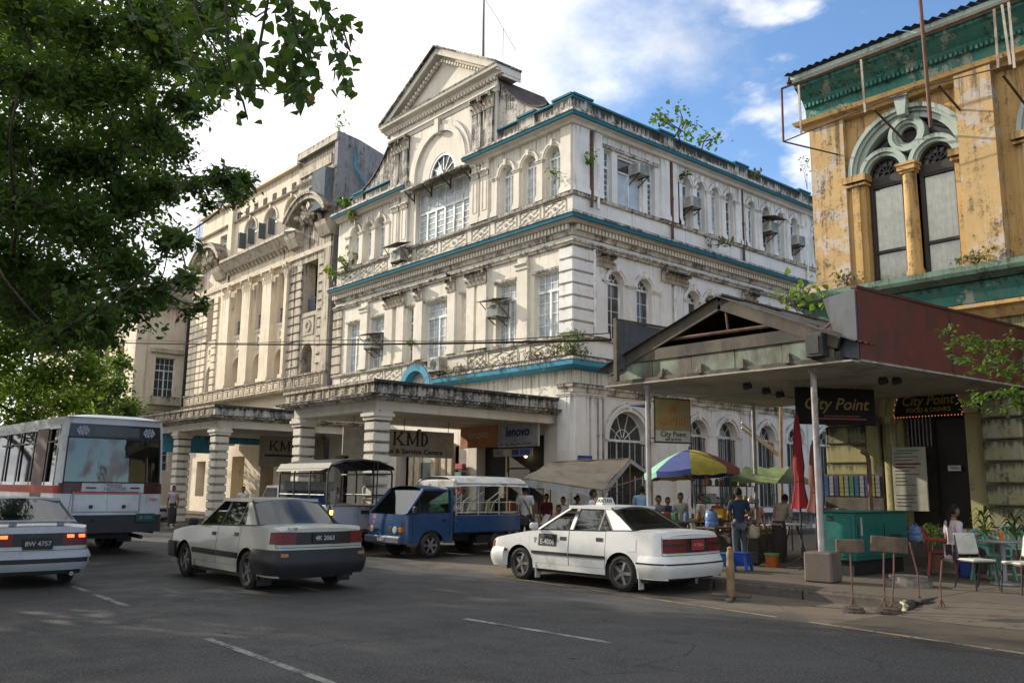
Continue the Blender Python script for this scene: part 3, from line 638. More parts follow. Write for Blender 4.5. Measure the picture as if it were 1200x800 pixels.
for fr,lst in ((FL,[20.02,21.9,33.6,35.1]),(FRt,[20.02,24.6,29.5,34.4,39.5,44])):
    for u in lst:
        m=cb(fr); m.box(u,u+.9,-.33,.05,14.42,15.09); part(m,'parapet_pier',W_MIL); m=cb(fr); m.box(u-.04,u+.94,-.38,.10,15.085,15.16); part(m,'pier_coping',TEAL)
# --- second storey pilasters, capitals
for u0,u1 in ((22.15,22.68),(24.42,24.98),(25.14,25.60),(26.34,26.82),(28.52,29.0),(29.86,30.4),(30.7,31.3),(32.72,33.28)):
    m=cb(); pilaster(m,u0,u1,6.72,9.72,0,.11,cap=False); part(m,'pilaster',W_PL)
for u0,u1 in ((24.42,25.60),(26.34,26.84),(28.5,29.02),(29.82,31.35)):
    m=cb(); leafy_capital(m,u0,u1,9.16,9.71,.10); part(m,'capital',W_ORN)
for u0,u1 in ((22.15,22.68),(32.72,33.28)):
    m=cb(); m.prof([(.10,9.25),(.16,9.30),(.16,9.40),(.24,9.46),(.24,9.52),(.10,9.55)],u0-.06,u1+.06); part(m,'capital',W_PL)
for u0,u1 in ((24.12,25.75),(25.2,25.95),(30.6,31.45)): pass
for u0,u1 in ((20.35,22.1),(22.72,24.38),(24.5,25.6),(26.9,28.5),(30.0,31.3),(31.45,32.7),(33.3,35.0)):
    m=cb(); relief_panel(m,u0,u1,5.98,6.54,0,0); part(m,'relief_panel',W_ORN)
for u0,u1 in ((20.3,21.45),(21.6,22.7),(22.85,24.1),(24.4,25.5),(25.8,27.5),(27.7,29.2),(29.5,31.0),(31.4,32.5),(32.6,33.6),(33.7,35.3)):
    m=cb(); relief_panel(m,u0,u1,10.92,11.44,0,0); part(m,'relief_panel',W_ORN)
# corner quoins
for i in range(7):
    z0=6.74+i*.425; m=MB(None,ORG); m.bbox(19.93,20.95,19.93,20.62,z0,z0+.395,.03); part(m,'quoin_block',W_PL2)
    m=cb(); m.bbox(35.0,35.8,-.05,.08,z0,z0+.395,.03); part(m,'quoin_block',AR_OLD)
# window hood-moulds and lights, second storey
pm=[MPANE,DPANE]
for i,(c,wd,zt,k) in enumerate(L2):
    me=rect_window(wd,zt-6.72,2 if wd>.6 else 2,4,.58,2 if wd>.6 else 1); put_window(CB,FL,ORG,c,-.18,6.72,me,MPANE if i in (0,1,3,5,6) else DPANE)
    m=cb(); m.prof([(-.02,zt+.02),(.05,zt+.03),(.07,zt+.10),(-.02,zt+.12)],c-wd/2-.1,c+wd/2+.1); part(m,'window_head',W_EDGE)
# third storey, street front
for c in U3: put_window(CB,FL,ORG,c,-.2,11.6,arch_window(.76,1.52,2,4,2,5),MPANE)
for c in U3L: put_window(CB,FL,ORG,c,-.2,11.6,arch_window(.72,1.50,2,4,2,5),MPANE)
for lst,r in ((U3,.38),(U3L,.36)):
    for c in lst: m=cb(); arch_hood(m,c,13.11,r,0,.15,.09); part(m,'arch_moulding',W_PL)
    ps=[lst[0]-.62]+[(a+b)/2 for a,b in zip(lst[:-1],lst[1:])]+[lst[-1]+.62]
    for p in ps:
        if p<20.6: continue
        m=cb(); pilaster(m,p-.15,p+.15,11.61,13.12,0,.10); part(m,'pilaster',W_PL)
for u0,u1 in ((24.4,24.85),(24.98,25.42),(29.8,30.3),(30.5,31.0)):
    m=cb(); pilaster(m,u0,u1,11.61,13.98,0,.12,panel=True); leafy_capital(m,u0,u1,13.35,13.6,.10,.08); part(m,'pilaster',W_PL)
me=rect_window(3.6,2.22,1,5,.85,6); o=put_window(CB,FL,ORG,27.5,-.18,11.61,me,MPANE)
for i,(a,b) in enumerate(((12.05,12.42),(11.75,11.95))): m=cb(); m.box(26.25,26.62,-.215,-.205,a,b); part(m,'open_pane',INTER,o) if False else part(m,'broken_pane',BLK)
m=cb(); m.add([(25.55,0,14.10),(29.5,0,14.10),(29.6,.62,13.92),(25.5,.62,13.92),(25.55,0,14.04),(29.5,0,14.04),(29.6,.62,13.86),(25.5,.62,13.86)],[(0,1,2,3),(7,6,5,4),(0,4,5,1),(1,5,6,2),(2,6,7,3),(3,7,4,0)]); part(m,'window_canopy',W_MIL)
for u in (25.62,26.9,28.2,29.45): m=cb(); m.beam((u,.0,13.55),(u,.5,13.88),.04); m.beam((u,.02,13.45),(u,.02,13.9),.05); part(m,'canopy_bracket',IRON)
# gable: attic block, arch, pilasters, pediment, scroll wings
m=cb(); m.wall(24.0,31.3,13.98,16.62,.06,.12,[(26.55,28.35,14.22,14.23,True)]); m.face([(24,.06,13.98),(24,-.75,13.98),(24,-.75,16.62),(24,.06,16.62)]); m.face([(31.3,.06,13.98),(31.3,-.75,13.98),(31.3,-.75,16.62),(31.3,.06,16.62)]); part(m,'attic_wall',W_PL)
m=cb(); m.arc(UC,14.45,1.62,1.86,.05,.20,-.18,PI+.18,26); m.arc(UC,14.45,1.86,2.08,.05,.14,-.18,PI+.18,26); m.box(UC-.14,UC+.14,.05,.30,15.98,16.6); part(m,'great_arch',W_PL)
m=cb(); m.arc(27.45,14.23,.80,.90,-.04,.04,seg=16); m.box(26.55,28.35,-.05,.04,14.16,14.24)
for q in range(1,6): a=PI*q/6; m.beam((27.45+.2*math.cos(a),-.02,14.23+.2*math.sin(a)),(27.45+.82*math.cos(a),-.02,14.23+.82*math.sin(a)),.03,.03,(0,1,0))
o=part(m,'lunette_window',WHT); m=cb(); m.disc(27.45,14.23,.85,-.05); part(m,'pane',DPANE,o); m=cb(); m.add([(27.9,-.045,14.26),(27.5,-.045,14.3),(27.65,-.045,14.75),(28.05,-.045,14.6)],[(0,1,2,3)]); part(m,'broken_pane',WHT,o)
for u0,u1 in ((24.15,24.7),(24.85,25.4),(29.85,30.4),(30.55,31.1)):
    m=cb(); pilaster(m,u0,u1,14.4,16.6,.06,.12,cap=False); part(m,'pilaster',W_MIL); m=cb(); leafy_capital(m,u0-.03,u1+.03,16.0,16.6,.15,.16); part(m,'capital',W_ORN)
def block(prof,a,b,name,mat,back=.75):
    m=cb(); pr=[(-back,prof[0][1])]+prof+[(-back,prof[-1][1])]; m.prof(pr,a,b); part(m,name,mat)
block([(.10,16.6),(.14,16.72),(.20,16.74),(.20,16.80),(.10,16.84),(.10,17.06)],23.95,31.35,'entablature',W_PL)
m=cb(); dentils(m,23.9,31.4,17.06,17.18,.08,.24,.2); part(m,'dentil_course',W_PL)
block([(.22,17.17),(.26,17.27),(.48,17.33),(.52,17.46)],23.55,31.7,'pediment_base',W_PL)
block([(.54,17.455),(.50,17.53)],23.5,31.75,'pediment_base_top',W_MIL)
AP=19.72
m=cb(); m.prism([(24.3,.0,17.5),(30.95,.0,17.5),(UC,.0,19.25)],(0,-.3,0)); m.prism([(23.7,-.3,17.5),(31.55,-.3,17.5),(UC,-.3,19.55)],(0,-.45,0)); part(m,'tympanum',W_PL)
for sgn in (-1,1):
    e=UC+sgn*4.05
    def rake(off0,off1,n1,name,mat,n0=-.75):
        m=cb(); d=Vector((UC-e,0,AP-17.52)); nn=Vector((-d.z,0,d.x)).normalized(); nn=nn if nn.z>0 else -nn
        a=Vector((e,0,17.52)); b=Vector((UC,0,AP)); q=[]
        for s_,o in ((0,off0),(0,off1),(1,off1),(1,off0)):
            p=(a if s_==0 else b)+nn*o
            if s_==1: p=Vector((UC,0,AP+o/abs(nn.z)))
            if s_==0: p=Vector((e+(0),0,17.52+o/abs(nn.z)))
            q.append(p)
        m.prism([(p.x,n0,p.z) for p in q],(0,n1-n0,0)); part(m,name,mat)
    rake(-.42,-.26,.10,'raking_moulding',W_PL); rake(-.26,-.02,.42,'raking_cornice',W_PL); rake(-.02,.05,.56,'raking_coping',W_MIL)
    m=cb(); a=Vector((e,0,17.52)); b=Vector((UC,0,AP)); k=22
    for i in range(2,k):
        p=a+(b-a)*(i/k); m.obox((p.x,.17,p.z-.50),(.10,.14,.12),(0,0,0))
    part(m,'dentil_course',W_PL)
# S-curved wings at both sides of the attic
for sgn,ub in ((-1,24.0),(1,31.3)):
    K=14; pts=[]
    for i in range(K+1):
        t=i/K; pts.append((ub+sgn*(2.75*t),15.12+1.95*(1-t)**1.9-.0*t))
    m=cb(); poly=[(ub,-.02,14.5)]+[(u,-.02,z) for u,z in pts]+[(pts[-1][0],-.02,14.5)]; m.prism(poly,(0,-.5,0)); part(m,'scroll_wing',W_MIL)
    m=cb()
    for (a,za),(b,zb) in zip(pts[:-1],pts[1:]): m.add([(a,.05,za),(b,.05,zb),(b,-2.4,zb),(a,-2.4,za),(a,.05,za+.07),(b,.05,zb+.07),(b,-2.4,zb+.07),(a,-2.4,za+.07)],[(0,1,2,3),(4,7,6,5),(0,4,5,1),(3,2,6,7)])
    part(m,'wing_coping',simple('dark_red_coping',(.085,.05,.045),.8,dirt=(.03,.03,.03),damt=.5))
# --- right front windows and ornament
for i,c in enumerate(M2):
    put_window(CB,FRt,ORG,c,-.18,6.75,arch_window(.82,1.99,2,4,1,4),DPANE); m=cb(FRt); arch_hood(m,c,8.74,.41,0,.16,.09); part(m,'arch_moulding',W_PL2)
for p in (21.5,22.86,24.25,25.95,27.0,28.13,29.3,30.95,32.1,33.3,34.5,36.8):
    m=cb(FRt); pilaster(m,p-.13,p+.13,6.72,8.76,0,.07); part(m,'pilaster',W_PL2)
for u0,u1 in ((20.98,21.42),(24.55,25.05),(25.3,25.75),(29.65,30.6),(34.6,35.5)):
    m=cb(FRt); pilaster(m,u0,u1,6.72,9.2,0,.10,cap=False); part(m,'pilaster',W_PL2)
for u0,u1 in ((20.98,21.9),(24.55,26.05),(29.65,30.6),(34.5,35.6)):
    m=cb(FRt); leafy_capital(m,u0,u1,9.18,9.66,.09); part(m,'capital',W_ORN)
for i,c in enumerate(T3):
    put_window(CB,FRt,ORG,c,-.18,11.66,arch_window(.58,1.70,2,4,1,3),(BPANE,BPANE,MPANE,DPANE,BPANE,DPANE,MPANE)[i%7]); m=cb(FRt); arch_hood(m,c,13.36,.29,0,.14,.09); part(m,'arch_moulding',W_PL2)
for p in [(a+b)/2 for a,b in zip(T3[:-1],T3[1:]) if b-a<1.3]+[25.72,29.46,30.1,34.3,35.25,39.2,40.15]:
    m=cb(FRt); pilaster(m,p-.13,p+.13,11.61,13.38,0,.10); part(m,'pilaster',W_PL2)
put_window(CB,FRt,ORG,21.77,-.18,11.62,rect_window(.42,1.93,1,6,.55,1),BPANE); put_window(CB,FRt,ORG,24.12,-.18,11.62,rect_window(.44,1.93,1,6,.55,1),BPANE)
m=cb(FRt); m.box(22.26,22.33,-.2,-.1,11.62,13.5); m.box(23.59,23.66,-.2,-.1,11.62,13.5); m.box(22.33,23.59,-.2,-.1,13.42,13.5); m.box(22.33,23.59,-.2,-.1,12.9,12.95); m.box(22.94,22.98,-.2,-.1,11.62,12.9); o=part(m,'window',WHT)
m=cb(FRt); m.box(22.33,22.94,-.19,-.16,11.64,12.9); part(m,'pane',simple('pale_blue_board',(.42,.50,.58),.35,var=.2,scale=2),o); m=cb(FRt); m.box(22.98,23.59,-.19,-.16,11.64,12.9); part(m,'pane',MATS['pale_blue_board'],o); m=cb(FRt); m.box(22.33,23.59,-.19,-.16,12.95,13.42); part(m,'pane',DPANE,o)
m=cb(FRt); m.prof([(-.02,13.56),(.08,13.58),(.10,13.68),(-.02,13.70)],21.4,24.5); part(m,'window_head',W_EDGE)
for u0,u1 in ((20.0,20.72),(20.95,21.38),(24.62,25.1),(25.3,25.66),(29.6,30.0),(34.45,35.1),(39.35,40.0)):
    m=cb(FRt); pilaster(m,u0,u1,11.61,13.98,0,.10,base=True,cap=False); part(m,'pilaster',W_PL2)
m=cb(); pilaster(m,20.0,20.5,11.61,13.98,0,.10,cap=False); part(m,'pilaster',W_PL)
for i in range(9):
    u=20.3+i*2.9; m=cb(FRt); m.box(u,u+.06,-.01,.03,10.93,11.47); m.box(u+1.4,u+1.46,-.01,.03,10.93,11.47); part(m,'dado_rib',W_PL2)
for i,(c,wd,a,b) in enumerate(G1):
    put_window(CB,FRt,ORG,c,-.2,a,arch_window(wd,b-a,2,1,2 if wd<1.5 else 3,4 if wd<1.5 else 5),DPANE)
    m=cb(FRt); arch_hood(m,c,b,wd/2,0,.24 if wd>1.5 else .2,.12); part(m,'arch_moulding',W_PL2)
    m=cb(FRt); k=9 if wd<1.5 else 15
    for q in range(k): u=c-wd/2+wd*(q+.5)/k; m.box(u-.012,u+.012,-.10,-.076,a,b-.1)
    for z in (a+.5,a+1.4,b-.12): m.box(c-wd/2,c+wd/2,-.105,-.07,z,z+.03)
    part(m,'window_grille',IRON)
for p in (20.02,20.75,24.1,25.3,27.2,29.35,29.9,32.0,34.2,36.7):
    m=cb(FRt); pilaster(m,p,p+.62 if p<25.5 else p+.45,.15,4.74,0,.12 if p<26 else .07); part(m,'pilaster',W_PL2)
m=cb(); pilaster(m,20.02,20.6,.15,4.74,0,.12); part(m,'pilaster',W_PL2)
# drain pipes
def pipe(name,pts,r,mat,label=None):
    m=MB(None,ORG); m.tube(pts,r,8)
    for p,q in zip(pts[:-1],pts[1:]):
        p=Vector(p);q=Vector(q)
        for k in range(1,int((q-p).length/1.6)+1): c=p+(q-p)*(k*1.6/(q-p).length); m.tube([c-(q-p).normalized()*.05,c+(q-p).normalized()*.05],r*1.35,8)
    return part(m,name,mat,smooth=40)
for u,z0,z1,mt in ((20.84,11.2,13.95,RUST),(21.16,11.2,13.95,WHT),(20.96,6.7,9.7,WHT),(25.2,10.9,13.95,RUST),(25.28,6.7,9.1,WHT),(29.82,10.9,14,RUST),(34.75,10.9,14,WHT),(21.05,.2,4.7,GALV),(21.3,.2,4.7,GALV)):
    pipe('drain_pipe',[(u,19.9,z0),(u,19.9,z1)],.055,mt)
# ------------------------------------------------------------------ pillared porches
def porch(label,y0,y1,pil,xf=12.95):
    t=thing('porch',label,'porch',(xf,y0,0),0,'porches over the pavement'); o=(xf,y0,0)
    def pm(mb,name,mat,**k): return mb.build(name,mat,t,**k)
    m=MB(None,o); m.box(xf+.1,xf+.45,y0+.08,y1-.08,3.77,4.06); m.box(xf+.45,19.95,y0+.08,y0+.42,3.77,4.06); m.box(xf+.45,19.95,y1-.42,y1-.08,3.77,4.06); pm(m,'beam',W_PL)
    m=MB(None,o); m.box(xf+.3,19.97,y0+.3,y1-.3,3.98,4.10); pm(m,'ceiling',W_PL)
    fr=Fr('L',xf); m=MB(fr,o); m.prof([(-.2,4.04),(.10,4.05),(.14,4.10),(.34,4.13),(.36,4.20),(-.2,4.21)],y0,y1,1,1); pm(m,'cornice',W_MIL)
    fr2=Fr('R',y0); m=MB(fr2,o); m.prof([(-.2,4.042),(.10,4.052),(.14,4.102),(.34,4.132),(.36,4.202),(-.2,4.212)],xf,19.97,1,0); pm(m,'cornice',W_MIL)
    m=MB(fr,o); m.prof([(-.14,4.18),(.12,4.18),(.12,4.50),(.19,4.52),(.19,4.60),(-.18,4.61)],y0,y1,1,1); pm(m,'parapet',AR_OLD)
    m=MB(fr2,o); m.prof([(-.14,4.182),(.12,4.182),(.12,4.502),(.19,4.522),(.19,4.602),(-.18,4.612)],xf,19.97,1,0); pm(m,'parapet',W_MIL)
    k=max(1,round((y1-y0)/2.3))
    for i in range(k):
        a=y0+(y1-y0)*i/k+.15; b=y0+(y1-y0)*(i+1)/k-.15
        m=MB(fr,o); relief_panel(m,a,b,4.21,4.52,.12,1); pm(m,'relief_panel',AR_OLD)
    for i in range(5):
        a=xf+.3+i*1.34; m=MB(fr2,o); relief_panel(m,a,a+1.1,4.22,4.51,.12,1 if i==9 else 0) if i<0 else m.box(a,a+.05,.10,.16,4.2,4.52); pm(m,'parapet_rib',W_MIL)
    bl=MB(); bl.bbox(-.27,.27,-.27,.27,0,.265,.035); bm_=bl.mesh('stone_block'); bm_.materials.append(W_PL)
    for (px,py) in pil:
        c=MB(); c.box(px-.21,px+.21,py-.21,py+.21,.15,3.52); pil_=MB(None,o); pil_.V=[v-Vector(o) for v in c.V]; pil_.F=c.F; p=pm(pil_,'pillar',W_ORN)
        for i in range(11): inst('stone_block',bm_,p,Vector((px,py,.18+i*.302))-Vector(o))
        m=MB(None,o); m.box(px-.30,px+.30,py-.30,py+.30,3.50,3.60); m.box(px-.35,px+.35,py-.35,py+.35,3.60,3.69); m.box(px-.31,px+.31,py-.31,py+.31,3.69,3.772); m.build('pillar_cap',W_PL,p)
    return t
porch('near porch with rusticated pillars and carved parapet under the cream corner building',20.7,25.75,[(13.27,21.05),(13.27,25.35)])
porch('farther porch with rusticated pillars under the arcaded building',31.65,46.4,[(13.27,32.0),(13.27,35.75),(13.27,39.6),(13.27,43.4),(13.27,46.05)])  # far bays hidden by the bus, lengthened to keep low sun out
# signs below the near porch
def kmd(t,xc,z,h):
    """slab-serif capitals K M D"""
    w=h*.17; th=(0,-.012,0)
    def bar(m,x0,x1,z0,z1): m.box(x0,x1,-.014,.002,z0,z1)
    def stem(m,x,zz=z): bar(m,x,x+w,zz+h*.08,zz+h*.92); bar(m,x-w*.4,x+w*1.4,zz,zz+h*.08); bar(m,x-w*.4,x+w*1.4,zz+h*.92,zz+h)
    def dg(m,a,b,ww): m.prism([(a[0],-.014,a[1]),(a[0]+ww,-.014,a[1]),(b[0]+ww,-.014,b[1]),(b[0],-.014,b[1])],(0,.016,0))
    x=xc-h*1.62; m=MB(); stem(m,x); dg(m,(x+h*.62,z+h*.92),(x+w*.9,z+h*.40),w*1.0); dg(m,(x+h*.24,z+h*.50),(x+h*.66,z+h*.08),w*1.15); bar(m,x+h*.5,x+h*.95,z+h*.92,z+h); bar(m,x+h*.55,x+h*1.0,z,z+h*.08); m.build('letter_k',LETD,t)
    x=xc-h*.45; m=MB(); stem(m,x); stem(m,x+h*.85); dg(m,(x+w*.3,z+h*.92),(x+h*.42,z+h*.10),w*.95); dg(m,(x+h*.85,z+h*.92),(x+h*.44,z+h*.10),w*.5); m.build('letter_m',LETD,t)
    x=xc+h*.82; m=MB(); stem(m,x); K=12; o=[]; q=[]
    for i in range(K+1): a=-PI/2+PI*i/K; o.append((x+w+h*.44*math.cos(a),z+h*.5+h*.5*math.sin(a))); q.append((x+w+h*.26*math.cos(a),z+h*.5+h*.41*math.sin(a)))
    for i in range(K): m.prism([(o[i][0],-.014,o[i][1]),(o[i+1][0],-.014,o[i+1][1]),(q[i+1][0],-.014,q[i+1][1]),(q[i][0],-.014,q[i][1])],(0,.016,0))
    m.build('letter_d',LETD,t)
def board(name,label,cat,a,b,z0,z1,mat,dep=.06,group=None):
    """upright board from plan point a to plan point b (seen from the right-hand side of a->b); local x along it, -y its face"""
    a=Vector((a[0],a[1],0)); b=Vector((b[0],b[1],0)); d=b-a; t=thing(name,label,cat,(a.x,a.y,0),math.atan2(d.y,d.x),group)
    m=MB(); m.bbox(0,d.length,0,dep,z0,z1,.008); m.build('panel',mat,t); return t,d.length
SGW=simple('sign_cream',(.40,.37,.30),.5,dirt=(.25,.22,.17),damt=.25); LETD=simple('letter_dark',(.05,.047,.042),.6,bump=0)
t,L=board('hanging_sign','long cream signboard lettered KMD hanging under the near porch','sign',(14.6,25.2),(19.15,25.2),2.68,3.60,simple('sign_pale_grey',(.52,.50,.45),.5,dirt=(.3,.28,.24),damt=.2))
kmd(t,2.72,3.06,.47); text('Sales & Service Centre',.235,LETD,'lettering',t,(2.72,-.012,2.86),sx=1.22,ext=.006,off=.004)
m=MB()
for x in (.4,2.4,4.3): m.tube([(x,.03,3.54),(x,.03,4.0)],.012,5)
m.tube([(2.9,-.02,3.55),(2.9,-.12,3.62),(2.9,-.25,3.60)],.03,6); m.builds('hanger',IRON,t)
t,L=board('shop_sign','orange half of the lenovo shop sign over the dark doorway','sign',(19.35,25.1),(19.35,23.05),3.05,3.80,simple('sign_orange',(.42,.17,.055),.4,dirt=(.25,.12,.06)),.09,'lenovo sign halves')
text('lenovo',.42,simple('letter_pale',(.50,.40,.32),.5,bump=0),'lettering',t,(L/2,-.012,3.50),off=.008,shear=.15); text('NEW WORLD. NEW THINKING.',.085,MATS['letter_pale'],'lettering',t,(L/2,-.012,3.17)) if False else None
t,L=board('shop_sign','grey half of the lenovo shop sign with blue letters','sign',(19.35,23.0),(19.35,20.95),3.02,3.80,simple('sign_grey',(.33,.34,.36),.4,dirt=(.2,.2,.2)),.09,'lenovo sign halves')
text('lenovo',.44,simple('letter_navy',(.02,.03,.14),.5,bump=0),'lettering',t,(L/2,-.012,3.52),off=.012,shear=.15)
m=MB(); [m.box(.1+i*.29,.3+i*.29,-.006,.0,3.10,3.13) for i in range(6)]; m.build('small_print',LETD,t)
t,L=board('shop_sign','small pale strip sign with blue patches over the shop door','sign',(19.5,23.4),(19.5,21.4),2.72,2.98,SGW)
for i,(x0,x1,c) in enumerate(((.1,.5,(.25,.25,.22)),(.55,.9,(.5,.5,.48)),(1.0,1.35,(.04,.07,.25)),(1.4,1.9,(.05,.10,.35)))): m=MB(); m.box(x0,x1,-.008,.002,2.76,2.94); m.build('print_patch',simple('print%d'%i,c,.5,bump=0),t)
# shop fronts behind the porch
t=thing('electronics_shop','dark lenovo shop doorway with goods and a small lit bulb','shop',(20.0,23.15,0))
m=MB(); m.box(.40,.5,-1.75,1.78,.16,3.4); m.build('back_panel',simple('shop_dark',(.03,.028,.025),.7),t)
for i in range(8):
    m=MB(); y=-1.5+i*.38; z=.3+.5*(i%3); m.bbox(.15,.38,y,y+.3,z,z+.42,.02); m.build('stock_box',simple('stock%d'%(i%4),[(.25,.09,.05),(.2,.18,.14),(.08,.1,.2),(.3,.26,.1)][i%4],.6),t)
m=MB(); m.box(.05,.12,-1.78,-1.70,.16,3.4); m.box(.05,.12,.1,.16,.16,3.4); m.box(.05,.12,-1.70,.1,2.3,2.36); m.build('door_frame',WOODB,t)
m=MB(); m.ball((.25,-.6,2.75),.05); m.build('bulb',simple('lit_bulb',(1,.75,.4),.5,emit=6.,bump=0),t)
t=thing('service_shop','cream panelled shop entrance with a dark glass door beneath the KMD board','shop',(20.0,27.5,0))
CRM=simple('cream_panel',(.46,.40,.29),.6,dirt=(.25,.2,.14))
for y in (-1.35,-.95,-.3,.8,1.2): m=MB(); m.bbox(-.22,-.01,y,y+.3,.16,3.3,.03); m.build('pier',CRM,t)
m=MB(); m.box(-.10,-.03,-.05,.8,.16,2.6); m.build('glass_door',simple('green_glass',(.04,.07,.06),.1,bump=0),t)
m=MB()
for i in range(7): m.box(-.3,-.05,-2.1,-1.5,.5+i*.3,.52+i*.3)
m.build('rack_shelf',IRON,t)
for i in range(7):
    m=MB(); m.bbox(-.26,-.08,-2.05+.05*(i%2),-1.6,.53+i*.3,.72+i*.3,.01); m.build('rack_goods',simple('goods%d'%(i%3),[(.35,.05,.04),(.4,.4,.4),(.1,.2,.15)][i%3],.5),t)
t,L=board('hanging_sign','second cream KMD signboard, under the farther porch','sign',(17.35,37.3),(19.9,37.3),2.5,3.88,SGW)
kmd(t,1.22,3.22,.45); m=MB(); m.box(.25,2.3,-.01,.0,2.95,3.06); m.build('blue_strip',simple('strip_blue',(.04,.07,.16),.5),t)
m=MB(); m.box(12.6,15.6,37.5,37.6,3.0,3.75); m.box(12.6,19.9,37.45,37.5,3.45,3.74); o=m.build('awning_valance',SKYBL); tag(o,'blue cloth valance hung at the back of the farther porch','awning')
# ------------------------------------------------------------------ arcaded building beyond the gap
AO=(20,36,0); FA=Fr('L',20.)
AB=thing('arcade_building','tall weathered arcaded building with loggia columns and curved broken pediments','building',AO)
def ab(fr=FA): return MB(fr,AO)
def ap(mb,name,mat,parent=None,**k): return mb.build(name,mat,parent or AB,**k)
A0,A1=36.25,53.6
LOG=[(40.85,42.15),(43.4,44.75),(46.0,47.5)]
m=ab(); m.wall(A0,40.4,.15,14.8,0,.7,[(37.85,38.95,7.0,8.0,True),(37.65,39.15,10.1,12.7,False)]); ap(m,'pier_wall',AR_OLD)
m=ab(); m.wall(40.4,48.6,.15,14.8,-.12,1.1,[(a,b,7.0,8.0,True) for a,b in LOG]+[(a,b,10.05,12.75,False) for a,b in LOG]+[(41.5,43,.15,3.2,False),(45,46.6,.15,3.2,False)]); ap(m,'loggia_wall',AR_PL)
m=ab(); m.wall(48.6,A1,.15,14.8,0,.6,[(49.7,50.9,7.0,8.0,True),(49.8,51.1,10.1,12.7,False),(50,51.3,1,3.0,False)]); ap(m,'pier_wall',AR_PL)
AT=[(41.2,1.55),(43.7,1.5),(46.25,1.5)]
m=ab(); m.wall(A0,40.4,14.8,18.45,-.1,.3,[(38.3,39.25,15.55,16.75,False)]); ap(m,'attic_wall',W_ORN)
m=ab(); m.wall(40.4,A1,14.8,18.3,-.2,.25,[(c-w/2,c+w/2,15.1,16.0,True) for c,w in AT]+[(49.6,50.6,15.4,16.6,False)]); ap(m,'attic_wall',AR_PL)
m=MB(None,AO); m.box(21.3,34,37,53,.2,17.8); ap(m,'rooms',simple('warm_interior',(.16,.11,.06),.9))
m=MB(None,AO); top=[(20,18.9),(21.2,18.75),(23,18.25),(26,18.0),(34,17.9)]; m.prism([(20.02,A0-.02,0)]+[(x,A0-.02,z) for x,z in top]+[(34,A0-.02,0)],(0,.3,0)); ap(m,'side_wall',GREYW)
m=MB(None,AO); m.box(20.4,34,36.6,53.5,17.75,17.9); ap(m,'roof',TIN)
m=MB(None,AO); m.tube([(20.9,36.1,18.2),(20.9,36.05,17.2),(21.6,36.05,16.3),(23.2,36.05,15.2)],.07,8); ap(m,'drain_pipe',SKYBL,smooth=40)
m=ab(); m.prof([(-.4,18.25),(.05,18.27),(.05,18.42),(-.4,18.45)],40.4,A1); ap(m,'coping',AR_PL); m=ab(); m.prof([(-.4,18.44),(.08,18.46),(.05,18.85),(-.4,18.9)],A0,40.4); ap(m,'coping',TEAL if False else W_ORN)
m=ab(); m.prof([(-.02,17.0),(.06,17.02),(.10,17.1),(-.02,17.14)],A0,40.4); m.prof([(-.22,16.95),(-.06,16.98),(-.02,17.05),(-.22,17.1)],40.4,A1); ap(m,'string_course',AR_OLD)
for i in range(7): m=ab(); u=40.9+i*1.15; m.box(u,u+.42,-.19,-.17,17.15,17.55); ap(m,'vent_slot',INTER)
m=ab(); m.box(36.9,40.2,-.1,-.02,17.45,17.95); ap(m,'name_panel',AR_OLD)
for u in (48.5,): m=ab(); m.box(u,u+.55,-.22,.0,14.8,18.5); ap(m,'attic_pilaster',AR_PL)
# main cornice with brackets
m=ab(); m.prof([(-.2,13.0),(.10,13.05),(.14,13.25),(.05,13.3),(-.2,13.3)],A0,A1); ap(m,'architrave',AR_PL)
m=ab(); m.prof([(-.2,13.9),(.2,13.95),(.5,14.35),(.58,14.4),(.58,14.55),(-.2,14.8)],40.4,48.6); ap(m,'cornice',AR_OLD)
for i in range(18):
    u=40.6+i*.45; m=ab(); m.add([(u,0,13.75),(u+.22,0,13.75),(u+.22,.42,14.3),(u,.42,14.3),(u,0,14.35),(u+.22,0,14.35),(u+.22,.5,14.36),(u,.5,14.36)],[(0,1,2,3),(7,6,5,4),(0,4,5,1),(1,5,6,2),(2,6,7,3),(3,7,4,0)]); ap(m,'cornice_bracket',AR_OLD)
for uc,hw in ((38.35,2.15),(51.1,2.3)):
    m=ab(); K=16; R_=hw*1.25; zc=14.35+hw*.62-R_+.35
    a0=math.acos(min(1,hw/R_)); m.arc(uc,zc,R_-.28,R_-.05,-.1,.58,a0,PI-a0,K); m.arc(uc,zc,R_-.05,R_+.06,-.1,.68,a0,PI-a0,K); ap(m,'curved_pediment',AR_OLD)
    m=ab(); m.prof([(-.2,13.6),(.2,13.65),(.45,14.1),(.52,14.32),(-.2,14.42)],uc-hw,uc-hw*.5); ap(m,'cornice',AR_OLD); m=ab(); m.prof([(-.2,13.6),(.2,13.65),(.45,14.1),(.52,14.32),(-.2,14.42)],uc+hw*.5,uc+hw); ap(m,'cornice',AR_OLD)
    rg=random.Random(5); m=ab()
    for i in range(46):
        a=rg.uniform(a0,PI-a0); rr=rg.uniform(0,.85)*(R_-.4); u=uc+rr*math.cos(a)*1.0; z=max(13.7,zc+R_*.72+(rg.random()-.6)*.9); q=rg.uniform(.08,.2)
        m.obox((u,.12+rg.random()*.3,z),(q*1.6,q,q*2),(rg.random(),rg.random(),rg.random()*3))
    ap(m,'carved_ornament',AR_OLD,kind='stuff')
